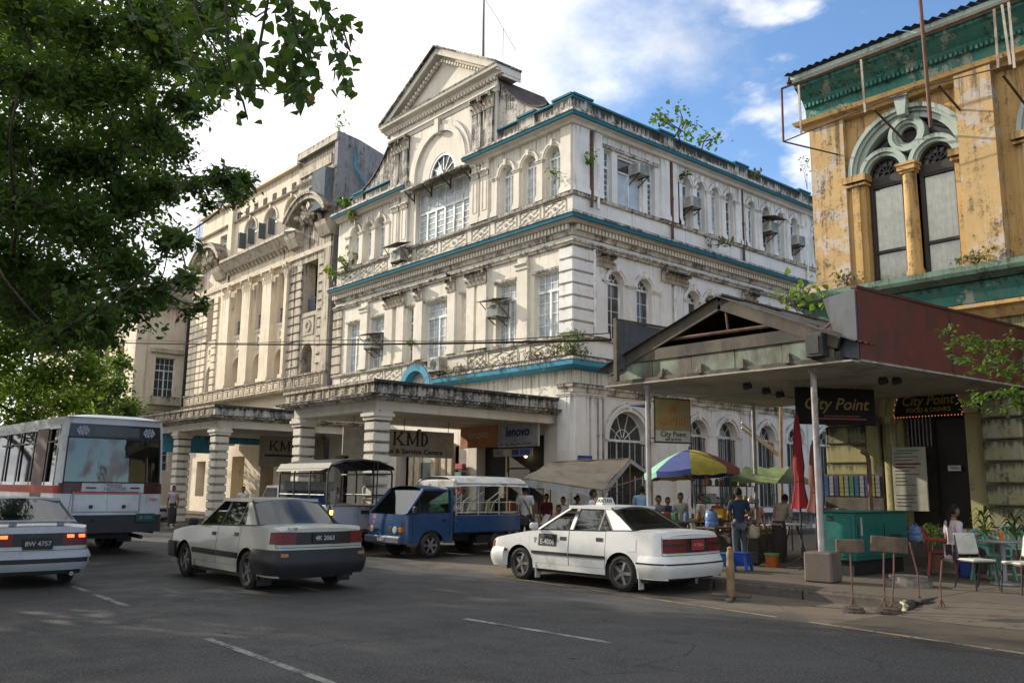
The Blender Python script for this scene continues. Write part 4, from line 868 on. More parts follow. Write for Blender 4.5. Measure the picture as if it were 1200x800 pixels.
# loggia columns, rails, panels, windows
for u0,u1 in ((40.42,40.82),(42.18,43.36),(44.8,45.95),(47.55,48.58)):
    m=ab(); w=u1-u0
    m.box(u0+.06,u1-.06,-.14,.22,7.2,12.3); m.box(u0-.02,u1+.02,-.14,.30,6.95,7.2); ap(m,'loggia_column',AR_PL)
    m=ab(); leafy_capital(m,u0+.02,u1-.02,12.25,13.0,.18,.14); ap(m,'capital',AR_PL)
BLR=simple('blue_railing_paint',(.10,.17,.27),.6)
for a,b in LOG+[(37.65,39.15),(49.8,51.1)]:
    m=ab(); k=max(4,round((b-a)/.16))
    m.box(a,b,-.34,-.30,10.85,10.90); m.box(a,b,-.34,-.30,10.12,10.16)
    for i in range(k): u=a+(b-a)*(i+.5)/k; m.box(u-.012,u+.012,-.335,-.31,10.16,10.85); m.arc(u,10.5,.03,.055,-.335,-.31,0,2*PI,6)
    ap(m,'balcony_rail',BLR)
    m=ab(); relief_panel(m,a+.1,b-.1,8.95,9.9,-.13 if 40<a<48 else .0,2); m.arc((a+b)/2,9.42,.16,.30,-.12 if 40<a<48 else 0,.05 if not 40<a<48 else -.05,0,2*PI,14); ap(m,'medallion_panel',AR_OLD if a<40 else AR_PL)
    u=(a+b)/2; put_window(AB,FA,AO,u,-.62,7.02,arch_window(1.05,.98,2,2,2,3),DPANE,simple('door_brown_paint',(.10,.07,.05),.6))
for c,w in AT:
    o=put_window(AB,FA,AO,c,-.42,15.1,arch_window(w,.9,2,2,2,4),MPANE); m=ab(); arch_hood(m,c,16.0,w/2,-.2,.13,.06); ap(m,'arch_moulding',AR_PL)
SHU=simple('open_shutter',(.10,.11,.12),.6)
for u,z in ((43.15,15.05),(44.3,15.05),(45.7,15.05),(46.85,15.05),(47.0,15.05)):
    m=ab(); m.box(u-.015,u+.015,-.2,.22,z+.05,z+.95)
    for i in range(6): m.box(u-.025,u+.025,-.15,.18,z+.1+i*.14,z+.13+i*.14)
    ap(m,'open_shutter',SHU)
put_window(AB,FA,AO,38.78,-.35,15.55,rect_window(.95,1.2,2,3,.4,2),MPANE); put_window(AB,FA,AO,50.1,-.4,15.4,rect_window(1.,1.2,2,3,.4,2),DPANE)
m=ab(); m.bbox(36.55,37.9,-.1,.45,15.0,17.05,.02); ap(m,'sheet_metal_box',simple('grey_blue_box',(.16,.19,.205),.95,spec=.05,dirt=(.12,.13,.13)))
# rustication of the piers
bl=MB(); bl.bbox(0,.62,-.09,.03,0,.40,.03); bme=bl.mesh('rusticated_block'); bme.materials.append(AR_OLD); bme2=bme.copy(); bme2.materials.clear(); bme2.materials.append(AR_PL)
for i in range(13):
    for u,me in ((36.95,bme),(37.6+.02,None),(39.25,bme),(39.95,bme),(49.7,bme2),(51.2,bme2),(51.9,bme2),(52.6,bme2),(53.3,bme2)):
        if me is None: continue
        inst('rusticated_block',me,AB,FA.P(u+.62 if False else u+.5,.0,7.0+i*.44)-Vector(AO),FA.rot)
# balcony dado with carved panels
m=ab(); m.prof([(-.1,6.2),(.35,6.25),(.40,6.32),(.22,6.36),(.22,6.88),(.30,6.92),(.30,7.0),(-.1,7.0)],A0,A1); ap(m,'balcony_parapet',AR_OLD)
for i in range(12): a=36.5+i*1.4; m=ab(); relief_panel(m,a,a+1.2,6.4,6.86,.22,1); ap(m,'relief_panel',AR_OLD if i<3 else AR_PL)
m=ab(); m.prof([(-.1,5.0),(.2,5.05),(.3,5.3),(.3,5.45),(-.1,5.5)],A0,A1); ap(m,'string_course',AR_OLD)
m=ab(); m.box(36.3,36.95,-.05,.1,.15,14.0); ap(m,'pier_edge',AR_OLD)
# ------------------------------------------------------------------ far cream building down the street
FB=thing('far_building','distant cream building with a brown hipped roof beyond the arcaded building','building',(19,58,0))
FBO=(19,58,0); fr=Fr('R',58.); fl=Fr('L',18.)
def fb(f=None): return MB(f,FBO)
m=fb(fr); m.wall(18,26,0,13.6,0,.3,[(19.4,20.7,7.2,9.9,False),(19.4,20.7,2.5,4.9,False),(21.75,22.65,7.0,9.6,True)]); m.build('end_wall',AR_PL,FB)
m=fb(fl); m.wall(58,84,0,13.6,0,.4,[(60+i*3.2,61.4+i*3.2,6.8,10.2,True) for i in range(7)]+[(60+i*3.2,61.4+i*3.2,1.5,4.,True) for i in range(7)]); m.build('street_wall',AR_PL,FB)
m=fb(); m.box(18.6,40,58.6,83,0,13.4); m.build('rooms',INTER,FB)
m=fb(fr); m.prof([(0,13.2),(.3,13.3),(.5,13.6),(.5,13.75),(0,13.9)],18.,26,1,0); m.prof([(0,6.1),(.15,6.15),(.2,6.4),(0,6.45)],18.,26,1,0); m.builds('cornice',AR_OLD,FB)
m=fb(fl); m.prof([(0,13.2),(.3,13.3),(.5,13.6),(.5,13.75),(0,13.9)],58,84,1,0); m.prof([(0,6.1),(.15,6.15),(.2,6.4),(0,6.45)],58,84,1,0); m.builds('cornice',AR_OLD,FB)
for u in (18.0,23.1): m=fb(fr); m.box(u,u+.7,-.02,.15,0,13.2); m.build('pilaster',AR_PL,FB)
m=fb(fr); m.box(21.25,21.42,.02,.2,0,13); m.build('drain_pipe',IRON,FB)
m=fb(fr); m.box(19.0,21.1,-.05,.5,6.75,6.95); m.box(19.1,21.,.4,.46,6.95,7.3); m.build('balcony',AR_OLD,FB); m=fb(fr); m.box(19.0,21.1,-.02,.2,10.2,10.45); m.build('window_head',AR_OLD,FB)
for u,z,wd,h in ((20.05,7.2,1.3,2.7),(20.05,2.5,1.3,2.4)): put_window(FB,fr,FBO,u,-.2,z,rect_window(wd,h,2,3,.8,2),DPANE)
put_window(FB,fr,FBO,22.2,-.2,7.0,arch_window(.9,2.6,2,4,2,4),DPANE)
m=fb(fr); m.prof([(-.3,13.9),(-.1,13.9),(-.1,14.6),(-.3,14.6)],18.1,26); m.build('parapet',AR_OLD,FB)
m=fb(); m.add([(18.4,58.4,14.0),(28,58.4,14.0),(28,84,14.0),(18.4,84,14.0),(22.5,63,17.0),(24,63,17.0),(24,79,17.0),(22.5,79,17.0)],[(0,1,5,4),(1,2,6,5),(2,3,7,6),(3,0,4,7),(4,5,6,7)]); m.build('roof',simple('brown_tin_roof',(.10,.07,.055),.8,var=.3),FB)
# blue glazed tower behind
t=thing('glass_tower','blue and white tower block far behind the arcaded building','building',(40,96,0))
m=MB(); m.box(-3.5,3.5,-3,3,0,33.5); m.build('wall',simple('tower_white',(.5,.52,.55),.6),t)
for z in range(9):
    for i in range(5):
        m=MB(); m.box(-3.3+i*1.35,-2.1+i*1.35,-3.06,-2.98,5+z*3.1,7.6+z*3.1); m.build('window',simple('tower_blue',(.03,.14,.33),.25,bump=0),t)
        m=MB(); m.box(-3.56,-3.48,-2.8+i*1.15,-1.8+i*1.15,5+z*3.1,7.6+z*3.1); m.build('window',MATS['tower_blue'],t)
# ------------------------------------------------------------------ ochre building at the right
YO=(20,11.1,0); FY=Fr('L',20.)
YB=thing('ochre_building','peeling ochre building with mint arched windows and jade green eaves','building',YO)
def yb(fr=FY): return MB(fr,YO)
def yp(mb,name,mat,parent=None,**k): return mb.build(name,mat,parent or YB,**k)
Y0,Y1=-4.,11.12
BAY=[8.72,4.86]
m=yb(); ops=[]
for c in BAY: ops.append((c-1.28,c+1.28,6.62,9.36,True))
m.wall(Y0,Y1,6.45,11.3,0,.32,ops); yp(m,'upper_wall',OCHRE)
m=MB(None,YO); m.face([(20,Y1,0),(34,Y1,0),(34,Y1,11.3),(20,Y1,11.3)]); m.face([(20.3,Y0,11.25),(34,Y0,11.25),(34,Y1,11.25),(20.3,Y1,11.25)]); m.face([(20,Y0,0),(34,Y0,0),(34,Y0,11.3),(20,Y0,11.3)]); yp(m,'side_wall',OCHRE2)
m=MB(None,YO); m.box(21.4,33.8,-3.8,11.0,.2,11.1); yp(m,'rooms',INTER)
# piers
for a,b in ((10.22,11.14),): m=yb(); m.box(a,b,-.02,.16,6.55,10.98); m.prof([(-.02,6.5),(.26,6.5),(.26,6.75),(.18,6.85),(-.02,6.85)],a-.03,b+.03,0,1); yp(m,'corner_pier',OCHRE2)
m=yb(); m.box(6.66,7.44,-.02,.34,6.55,11.0); m.prof([(-.02,6.5),(.42,6.5),(.42,6.72),(.36,6.8),(-.02,6.8)],6.62,7.48); yp(m,'pier',OCHRE2)
m=yb(); m.box(2.6,3.4,-.02,.34,6.55,11.0); yp(m,'pier',OCHRE2)
m=yb(); m.prof([(-.02,10.9),(.18,10.93),(.22,11.0),(.34,11.06),(.38,11.16),(-.02,11.22)],Y0,Y1,0,1); yp(m,'moulding',OCHRE)
m=yb(); m.prof([(-.02,11.16),(.28,11.18),(.30,11.42),(.44,11.62),(.72,11.82),(.80,11.86),(.80,11.98),(-.02,12.0)],Y0,Y1+.02,0,0); yp(m,'frieze',JADE)
m=yb(); dentils(m,Y0,Y1,11.44,11.55,.30,.42,.11); yp(m,'dentil_course',JADE)
m=yb(); m.prof([(.1,11.97),(.95,11.95),(1.0,12.02),(1.0,12.12),(.1,12.14)],Y0,Y1+.04,0,0); yp(m,'eaves_board',MINT)
# corrugated roof edge
m=yb(); k=150
for i in range(k):
    u=Y0+(Y1+.12-Y0)*i/k; du=(Y1+.12-Y0)/k; q=.03*(1 if i%2 else -1); z=12.17+random.uniform(-.006,.006)+ (.03 if i%17==0 else 0)
    m.add([(u,1.12,z+q),(u+du,1.12,z-q),(u+du,-6,z-q+2.2),(u,-6,z+q+2.2)],[(0,1,2,3)])
yp(m,'corrugated_roof',simple('black_tin',(.03,.028,.027),.7,var=.4))
# mint arches, roundel, fanlights, windows
CURT=cloth('grey_curtain',(.86,.84,.75)); GL2=glassy('upper_glass',(.95,.96,.92),.97,.04); DFR=simple('dark_window_timber',(.028,.022,.02),.5)
for bi,c in enumerate(BAY):
    m=yb(); m.arc(c,9.36,1.28,1.36,-.05,.05,seg=28); m.arc(c,9.36,1.36,1.46,-.05,.12,seg=28); m.arc(c,9.36,1.14,1.28,-.32,-.02,seg=28); yp(m,'great_arch',MINT)
    m=yb(); m.add([(c-.09,.0,10.55),(c+.09,.0,10.55),(c+.15,.0,10.98),(c-.15,.0,10.98),(c-.09,.22,10.55),(c+.09,.22,10.55),(c+.15,.24,10.98),(c-.15,.24,10.98)],[(0,3,2,1),(4,5,6,7),(0,1,5,4),(1,2,6,5),(2,3,7,6),(3,0,4,7)]); m.box(c-.2,c+.2,0,.3,10.98,11.05); yp(m,'keystone',MINT)
    m=yb(); m.arc(c,10.13,.27,.34,-.3,-.02,0,2*PI,24); m.arc(c,10.13,.34,.44,-.3,.03,0,2*PI,24); m.arc(c,10.13,.20,.27,-.3,-.12,0,2*PI,24); yp(m,'roundel',MINT)
    m=yb(); m.disc(c,10.13,.27,-.2,0,2*PI,20); yp(m,'roundel_opening',INTER)
    m=yb(); m.disc(c,9.36,1.2,-.27,0,PI,28); yp(m,'arch_glass',simple('dusty_glass',(.10,.11,.105),.2,bump=0))
    m=yb()
    for q in range(9):
        a=PI*(q+.5)/9; m.beam((c+.45*math.cos(a),-.22,10.13+.45*math.sin(a)),(c+1.2*math.cos(a),-.22,9.36+1.2*math.sin(a)),.03,.03,(0,1,0))
    m.arc(c,9.36,.88,.91,-.24,-.2,0.15,PI-.15,18); yp(m,'arch_tracery',DFR)
    for s in (-1,1):
        cx=c+s*.61
        m=yb(); m.arc(cx,9.32,.42,.50,-.30,.0,seg=18); m.arc(cx,9.32,.50,.60,-.30,.06,seg=18); yp(m,'small_arch',MINT)
        m=yb(); m.disc(cx,9.32,.42,-.245); fo=yp(m,'fanlight',simple('dusty_glass',(.1,.1,.1)))
        m=yb(); m.arc(cx,9.32,.36,.42,-.24,-.14,seg=16); m.arc(cx,9.32,.20,.225,-.23,-.17,seg=12); m.arc(cx,9.32,.05,.08,-.23,-.17,seg=8)
        for q in range(1,6): a=PI*q/6; m.beam((cx+.06*math.cos(a),-.2,9.32+.06*math.sin(a)),(cx+.38*math.cos(a),-.2,9.32+.38*math.sin(a)),.03,.05,(0,1,0))
        yp(m,'fanlight_bars',DFR,fo)
        m=yb(); z0,z1=6.64,9.06; a,b=cx-.43,cx+.43
        m.box(a,a+.07,-.28,-.14,z0,z1); m.box(b-.07,b,-.28,-.14,z0,z1); m.box(a,b,-.275,-.135,z1,z1+.22); m.box(a+.07,b-.07,-.27,-.15,z1-.05,z1); m.box(a+.07,b-.07,-.27,-.15,7.36,7.43); m.box(a+.07,b-.07,-.27,-.15,z0,z0+.06); wo_=yp(m,'window',DFR)
        for p0,p1 in ((z0+.06,7.36),(7.43,z1-.05)): m=yb(); m.box(a+.07,b-.07,-.215,-.205,p0,p1); yp(m,'pane',GL2,wo_)
        m=yb(); K=26
        for i in range(K):
            u=a-.02+(b-a+.04)*i/K; du=(b-a+.04)/K; f=lambda i:-.29+.03*math.sin(i*1.7)+.012*math.sin(i*.6)
            m.face([(u,f(i),z0),(u+du,f(i+1),z0),(u+du,f(i+1),z1),(u,f(i),z1)])
        yp(m,'curtain',CURT,wo_)
    # columns
    for u0,u1 in ((c-.17,c+.17),):
        m=yb(); cu_=(u0+u1)/2; m.fr=None; ctr=FY.P(cu_,-.02,0)
        m.lathe([(.20,6.62),(.21,6.72),(.17,6.8),(.165,7.5),(.15,9.12)],ctr,16); yp(m,'column',OCHRE,smooth=40)
        m=yb(); m.box(cu_-.17,cu_+.17,-.2,.14,9.12,9.18); m.box(cu_-.21,cu_+.21,-.2,.19,9.18,9.30); m.box(cu_-.24,cu_+.24,-.2,.22,9.30,9.36); yp(m,'column_capital',OCHRE)
    for s in (-1,1):
        a,b=sorted((c+s*1.06,c+s*1.50)); m=yb(); m.box(a,b,-.3,.06,6.62,9.1); m.box((a+b)/2-.09,(a+b)/2+.09,.06,.13,6.62,9.1); m.box(a-.05,b+.05,-.3,.17,9.1,9.16); m.box(a-.08,b+.08,-.3,.22,9.2,9.36); yp(m,'pilaster',OCHRE)
# green ledge between the storeys
m=yb(); m.prof([(-.02,6.16),(.42,6.2),(.62,6.30),(.66,6.38),(.66,6.50),(.3,6.56),(-.02,6.57)],Y0,Y1,0,1); yp(m,'ledge',plaster('mossy_jade',(.16,.25,.20),(.1,.1,.07),(.045,.045,.035),.8,.5,topdirt=.95))
m=yb(); m.prof([(-.02,5.72),(.20,5.76),(.24,5.96),(.40,6.17),(-.02,6.19)],Y0,Y1,0,1); yp(m,'green_frieze',JADE)
m=yb(); m.prof([(-.02,5.38),(.08,5.4),(.16,5.52),(.2,5.58),(.3,5.64),(.3,5.72),(-.02,5.74)],Y0,Y1,0,1); yp(m,'lower_moulding',OCHRE)
# ground storey
m=yb(); m.wall(Y0,Y1,.15,5.5,0,.5,[(7.88,9.34,.9,3.38,True),(3.9,5.6,.9,3.38,True)]); yp(m,'ground_storey_wall',LIME)
for i in range(8):
    z=.95+i*.46; m=yb(); m.bbox(10.1,11.14,-.02,.10,z,z+.43,.03); yp(m,'stone_block',LIME if i<4 else LIMEMIX)
    m=yb(); m.bbox(6.68,7.46,-.02,.26,z,z+.43,.03); yp(m,'stone_block',LIMEMIX)
    m=yb(); m.bbox(5.75,6.6,-.02,.18,z,z+.43,.03); yp(m,'stone_block',LIMEMIX)
m=yb(); m.fr=None
for u,r in ((9.92,.20),(9.55,.17)): m.lathe([(r+.05,.9),(r+.05,1.15),(r,1.2),(r,3.2),(r+.04,3.25),(r+.06,3.4)],FY.P(u,.02,0),14)
yp(m,'half_column',LIME,smooth=40)
m=yb(); m.arc(8.61,3.38,.76,.98,-.02,.14,seg=18); m.arc(8.61,3.38,.98,1.1,-.02,.2,seg=18); yp(m,'door_arch',LIME)
m=yb(); m.box(Y0,Y1,-.02,.3,.15,.9); yp(m,'plinth',LIMEOLD)
for i in range(3): m=yb(); m.box(7.5,9.7,.3+i*.32,.62+i*.32,.15,.9-.24*(i+.4)); yp(m,'step',DUSTY)
m=yb(); m.box(8.0,8.65,-.42,-.36,.9,3.3); yp(m,'door',simple('dark_door',(.02,.014,.012),.5)); m=yb(); m.box(7.9,9.32,-.5,-.45,.9,4.1); yp(m,'doorway',INTER)
m=yb(); k=7
for i in range(k): u=8.7+.6*i/k; m.box(u,u+.02,-.2,-.18,2.7,3.35)
yp(m,'door_grille',GALV)
# door sign: black half round with warm letters and a string of lamps
SB=simple('sign_black',(.008,.007,.007),.6,spec=.2); YEL=simple('sign_letter_gold',(.26,.16,.03),.5,bump=0); RED=simple('sign_letter_red',(.30,.04,.03),.5,bump=0)
t=thing('door_sign','black half-round sign over the cafe door','sign',(19.86,8.61,3.40),-PI/2)
m=MB(); m.disc(0,0,.74,0); m.disc(0,0,.74,.05); m.box(-.74,.74,0,.05,-.03,.0); m.build('panel',SB,t)
text('City Point',.30,YEL,'lettering',t,(0,-.008,.30),shear=.25,sx=.95,off=.004); text('FOOD & DRINKS',.13,YEL,'lettering',t,(.02,-.008,.09),sx=1.,off=.002)
m=MB()
for i in range(20): a=PI*i/19; m.ball((.76*math.cos(a),-.03,.76*math.sin(a)),.012,6,4)
for i in range(22): m.ball((-.74+1.48*i/21,-.03,-.05),.012,6,4)
m.builds('lamp',simple('small_red_lamps',(1,.25,.12),.5,emit=.35,bump=0),t)
t=thing('menu_board','white menu board with red and black lines leaning by the cafe door','board',(19.75,9.05,1.25),-PI/2)
m=MB(); m.bbox(-.38,.38,-.02,.03,0,1.42,.008); m.build('panel',simple('menu_white',(.36,.36,.29),.4,dirt=(.35,.3,.2)),t)
rg=random.Random(3)
m=MB()
for i in range(16):
    if i in (4,5): continue
    m.box(-.32,-.32+rg.uniform(.25,.6),-.026,-.02,.1+i*.078,.118+i*.078)
m.build('menu_lines',LETD,t); m=MB(); m.box(-.3,.25,-.026,-.02,1.02,1.06); m.box(-.3,.15,-.026,-.02,.95,.98); m.build('red_lines',RED,t); m=MB(); m.box(-.25,.25,-.026,-.02,1.32,1.36); m.build('green_line',simple('menu_green',(.1,.25,.12),.5,bump=0),t)
o=MB(); o.box(-.14,.14,-.01,.01,-.06,.06); q=o.build('door_notice',simple('notice_white',(.5,.5,.47),.5,bump=0),None,loc=(20.2,8.25,2.2),rotz=-PI/2); tag(q,'small white notice on the dark cafe door','notice')
text('OPEN',.07,LETD,'lettering',q,(0,-.014,0))
# rusty billboard frame before the eaves and its mast
t=thing('billboard_frame','empty rusty billboard frame fixed in front of the jade eaves','frame',(18.6,8.5,10.2))
def fp(x,y): p=gx(x,y,18.6); return p-Vector((18.6,8.5,10.2))
TL,TR,BL,BR=fp(916,104),fp(1176,4),fp(918,166),fp(1170,80)
m=MB(); far=TR+(TR-TL)*.55; m.tube([TL,TR],.028,6); m.tube([TR,far],.028,6); m.tube([TL,BL],.028,6); m.tube([BL,fp(1072,104),BR],.016,6); m.tube([BL,fp(953,166)+Vector((1.3,0,0))],.02,6); m.build('top_rail',RUST,t)
for a,b in (((936,100),(939,158)),((1009,70),(1014,132)),((1165,11),(1170,80)),((1174,5),(1184,76)),((1182,3),(1189,80))):
    m=MB(); m.beam(fp(*a),fp(*b),.05,.03); m.build('upright',simple('cream_strut',(.40,.36,.29),.6,dirt=(.15,.1,.07)),t)
for a in ((1100,100),(1175,88),(1024,128)): m=MB(); p=fp(*a); m.beam(p,p+Vector((1.5,0,-.35)),.04); m.build('stay',RUST,t)
m=MB(); m.tube([fp(1077,-14),fp(1091,150)],.045,8); q=m.build('mast',RUST,None,loc=(18.6,8.5,10.2)); tag(q,'tall rusty pole rising in front of the mint arch','pole')
# ------------------------------------------------------------------ cafe canopy
CP=thing('cafe_canopy','gabled tin canopy with old timber front over the cafe pavement','canopy',(13.9,9.8,0)); CO=(13.9,9.8,0)
def cp(): return MB(None,CO)
def cpp(mb,name,mat,parent=None,**k): return mb.build(name,mat,parent or CP,**k)
YL,YR,YA=12.65,7.35,9.75; ZE,ZA=4.28,5.33; XF,XB=13.75,19.9
for sgn,ye in ((1,YL),(-1,YR)):
    n=9
    for i in range(n):       # tin sheets, lapped
        x0=XF-.12+(XB-XF+.1)*i/n; x1=XF-.12+(XB-XF+.1)*(i+1)/n+.06; m=cp(); K=8; dz=.012*(i%2)+random.uniform(0,.012)
        yo=ye+sgn*(.28+random.uniform(-.03,.05)); zo=ZA+(ZE-ZA)*(abs(yo-YA)/abs(ye-YA))
        for k in range(K):
            xa=x0+(x1-x0)*k/K; xb=x0+(x1-x0)*(k+1)/K; q=.014*(1 if k%2 else -1)
            m.face([(xa,YA,ZA+dz+q),(xb,YA,ZA+dz-q),(xb,yo,zo+dz-q),(xa,yo,zo+dz+q)])
        cpp(m,'roof_sheet',TIN)
    m=cp(); m.beam((XF,YA,ZA-.13),(XF,ye,ZE-.12),.07,.24); cpp(m,'barge_board',simple('pale_old_timber',(.115,.098,.074),.8,var=.3,dirt=(.07,.06,.05),damt=.5,scale=3))
    for x in (15.5,17.2,19): m=cp(); m.beam((x,YA,ZA-.12),(x,ye,ZE-.12),.06,.14); cpp(m,'rafter',WOODD)
m=cp(); m.beam((XF-.05,YA,ZA+.03),(XB,YA,ZA+.03),.16,.04); cpp(m,'ridge_cap',TIN)
PT=simple('dim_old_timber',(.12,.10,.076),.8,var=.3,dirt=(.05,.045,.04),damt=.5,scale=3); DMINT=simple('dirty_mint_board',(.20,.25,.19),.7,var=.25,dirt=(.09,.08,.06),damt=.5,scale=2.5)
m=cp(); m.box(XF-.02,XF+.06,YR+.4,YL-.45,4.27,4.50); cpp(m,'tie_beam',PT)
n=5
for i in range(n): a=YR+.12+(YL-YR-.3)*i/n; b=YR+.12+(YL-YR-.3)*(i+1)/n-.012; m=cp(); m.box(XF+.01+.006*(i%2),XF+.05,a,b,3.90,4.265); cpp(m,'front_panel',DMINT)
for i in range(4): y=8.3+i*.95; m=cp(); m.add([(XF+.0,y-.08,3.9),(XF+.0,y+.08,3.9),(XF+.0,y+.05,4.06),(XF+.0,y-.0,4.08),(XF-.14,y-.06,3.88),(XF-.14,y+.06,3.88),(XF-.04,y+.04,4.05),(XF-.04,y,4.06)],[(0,1,2,3),(7,6,5,4),(0,4,5,1),(1,5,6,2),(2,6,7,3),(3,7,4,0)]); cpp(m,'corbel',WOODD)
m=cp(); m.tube([(XF+.03,YR+1.0,4.62),(XF+.03,YL-1.1,4.66)],.035,6); m.tube([(XF+.03,YA-.15,4.6),(XF+.03,YA-.1,5.15)],.025,6); cpp(m,'cross_rod',RUST)
CEIL=simple('ceiling_board',(.34,.31,.26),.75,dirt=(.2,.17,.13),damt=.3,scale=1.5)
for i in range(4):
    for j in range(3):
        x0=XF-.1+(XB-XF)*i/4; x1=XF-.1+(XB-XF)*(i+1)/4-.01; y0=YR-.25+(YL-YR+.3)*j/3; y1=YR-.25+(YL-YR+.3)*(j+1)/3-.01; z=3.80+.004*((i+j)%2)-.02*(j==2)*(i>1)
        m=cp(); m.box(x0,x1,y0,y1,z,z+.03); cpp(m,'ceiling_board',CEIL)
m=cp(); m.beam((XF-.04,YR+.05,3.86),(XF-.04,YL-.05,3.86),.10,.10,(0,0,1)); cpp(m,'eaves_beam',PT)
for y in (YR+.05,YL-.1): m=cp(); m.beam((XF,y,3.93),(XB,y,3.93),.10,.16); cpp(m,'side_beam',WOODD)
for (x,y,z0) in ((13.95,7.98,.6),(13.95,11.75,.15)):
    m=cp(); m.tube([(x,y,z0),(x,y,3.84)],.055,10); m.tube([(x,y,2.55),(x,y,2.58)],.062,10); m.tube([(x,y,3.7),(x,y,3.84)],.085,10); cpp(m,'post',simple('post_grey_white',(.36,.34,.34),.5,dirt=(.12,.06,.035),damt=.35),smooth=40)
m=cp(); m.tube([(18.6,12.3,.15),(18.6,12.3,3.8)],.05,8); cpp(m,'post',MATS['post_grey_white'])
m=MB(); m.bbox(-.24,.24,-.24,.24,0,.50,.03); q=m.build('post_block',plaster('block_concrete',(.15,.12,.10),(.15,.11,.09),(.08,.06,.05),.5,.3,topdirt=.2),None,loc=(13.97,7.98,.15),rotz=.15); tag(q,'stout concrete block under the right canopy post','block')
m=MB(); m.bbox(-.12,.12,-.16,.16,0,.42,.02); m.box(-.135,-.12,-.1,.1,.06,.36); q=m.build('meter_box',IRON,None,loc=(13.66,7.72,3.92)); tag(q,'dark metal meter box fixed at the top of the right canopy post','box')
# red fascia board and its sheet return
t=thing('fascia_board','long dark red sign fascia along the right side of the canopy','fascia',(13.9,7.08,3.86),math.atan2(-.53,6.1))
n=4
for i in range(n):
    x0=6.12*i/n; x1=6.12*(i+1)/n-.008; m=MB(); m.add([(x0,0,0),(x1,0,0),(x1,0,1.22),(x0,0,1.22),(x0,.06,0),(x1,.06,0),(x1,.06,1.22),(x0,.06,1.22)],[(0,1,2,3),(7,6,5,4),(0,4,5,1),(1,5,6,2),(2,6,7,3),(3,7,4,0)]); m.build('board_panel',REDB,t,loc=(0,random.uniform(-.006,.006),0))
m=MB(); m.box(-.02,6.14,-.02,.10,1.22,1.27); m.build('top_rail',simple('dark_red_rail',(.07,.02,.018),.6),t)
m=MB(); m.box(0,6.0,-.02,.9,-.04,-.005); m.build('soffit',simple('soffit_grey',(.33,.32,.30),.7,dirt=(.15,.13,.1)),t)
m=MB(); m.add([(-.02,0,1.2),(-.02,.62,1.12),(-.02,.30,.06),(-.02,0,0),(-.06,0,1.2),(-.06,.62,1.12),(-.06,.30,.06),(-.06,0,0)],[(0,1,2,3),(7,6,5,4),(0,4,5,1),(1,5,6,2),(2,6,7,3),(3,7,4,0)]); m.build('end_sheet',SLATE,t)
m=MB()
for i in range(5): m.beam((.2+1.3*i,.08,.05),(.2+1.3*i,.9,.05),.05); m.beam((.2+1.3*i,.08,1.1),(.2+1.3*i,1.2,.4),.04)
m.builds('rear_stay',RUST,t)
# dark sheet and its post at the left of the gable
p0=gx(722,376,13.5); t=thing('tin_screen','dark grey tin screen on a timber post left of the canopy gable','screen',(13.5,p0.y,3.9))
m=MB(); m.beam((0,0,-.02),(0,0,p0.z-3.9+.05),.09); m.build('post',WOODD,t)
m=MB(); zt=p0.z-3.9; m.add([(.03,.0,zt),(2.6,-.25,zt-.02),(2.6,-.25,.25),(.03,-.02,.25),(.05,.03,zt),(2.6,-.22,zt-.02),(2.6,-.22,.25),(.05,.01,.25)],[(0,1,2,3),(7,6,5,4),(0,4,5,1),(1,5,6,2),(2,6,7,3),(3,7,4,0)]); m.build('sheet',SLATE,t)
m=MB(); m.beam((-.05,0,zt+.03),(2.6,-.25,zt+.02),.07,.04); m.build('cap_rail',WOODD,t)
# signs hung under the canopy
t,L=board('hanging_sign','black City Point signboard hung under the canopy beside the post','sign',(16.15,9.65),(17.65,8.72),3.02,3.78,SB)
text('City Point',.345,YEL,'lettering',t,(L/2-.02,-.012,3.44),shear=.3,off=.004,sx=1.02); m=MB(); m.box(.45,1.55,-.006,0,3.13,3.16); m.box(.6,1.4,-.006,0,3.19,3.21); m.build('red_small_print',RED,t)
m=MB(); m.tube([(L*.72,.03,3.77),(L*.72,.03,3.83)],.012,5); m.tube([(.2,.03,3.77),(.2,.03,3.83)],.012,5); m.builds('hanger',IRON,t)
a=gx(764,500,13.85); t=thing('bracket_sign','gold and cream Grand City Point sign hung on the left canopy post','sign',(a.x,a.y,0),-R(20))
m=MB(); m.bbox(.02,.90,-.05,.07,2.60,3.52,.01); m.build('case',simple('sign_case',(.05,.045,.04),.5),t); m=MB(); m.box(.05,.87,-.062,-.05,2.86,3.49); m.build('gold_panel',simple('sign_gold',(.21,.15,.04),.4,dirt=(.2,.15,.05)),t); m=MB(); m.box(.05,.87,-.062,-.05,2.63,2.855); m.build('cream_panel',SGW,t)
text('Grand',.26,simple('sign_red_gold',(.32,.14,.03),.5,bump=0),'lettering',t,(.46,-.07,3.06),off=.006); text('City Point',.15,LETD,'lettering',t,(.46,-.07,2.78)); text('097 36 97 95',.07,LETD,'lettering',t,(.46,-.07,2.67))
m=MB(); m.M=Matrix.Translation((.46,-.068,3.29)); m.arc(0,0,.045,.07,-.004,.004,0,2*PI,10); m.box(-.09,.09,-.004,.004,-.09,-.06)
for k in range(-2,3): m.beam((k*.035,0,-.06),(k*.05,0,.08-abs(k)*.02),.016,.008,(0,1,0))
m.build('crown_emblem',MATS['sign_red_gold'],t)
m=MB(); m.tube([(-.02,0,3.45),(.05,0,3.45)],.015,5); m.tube([(-.02,0,2.7),(.05,0,2.7)],.015,5); m.builds('bracket',IRON,t)
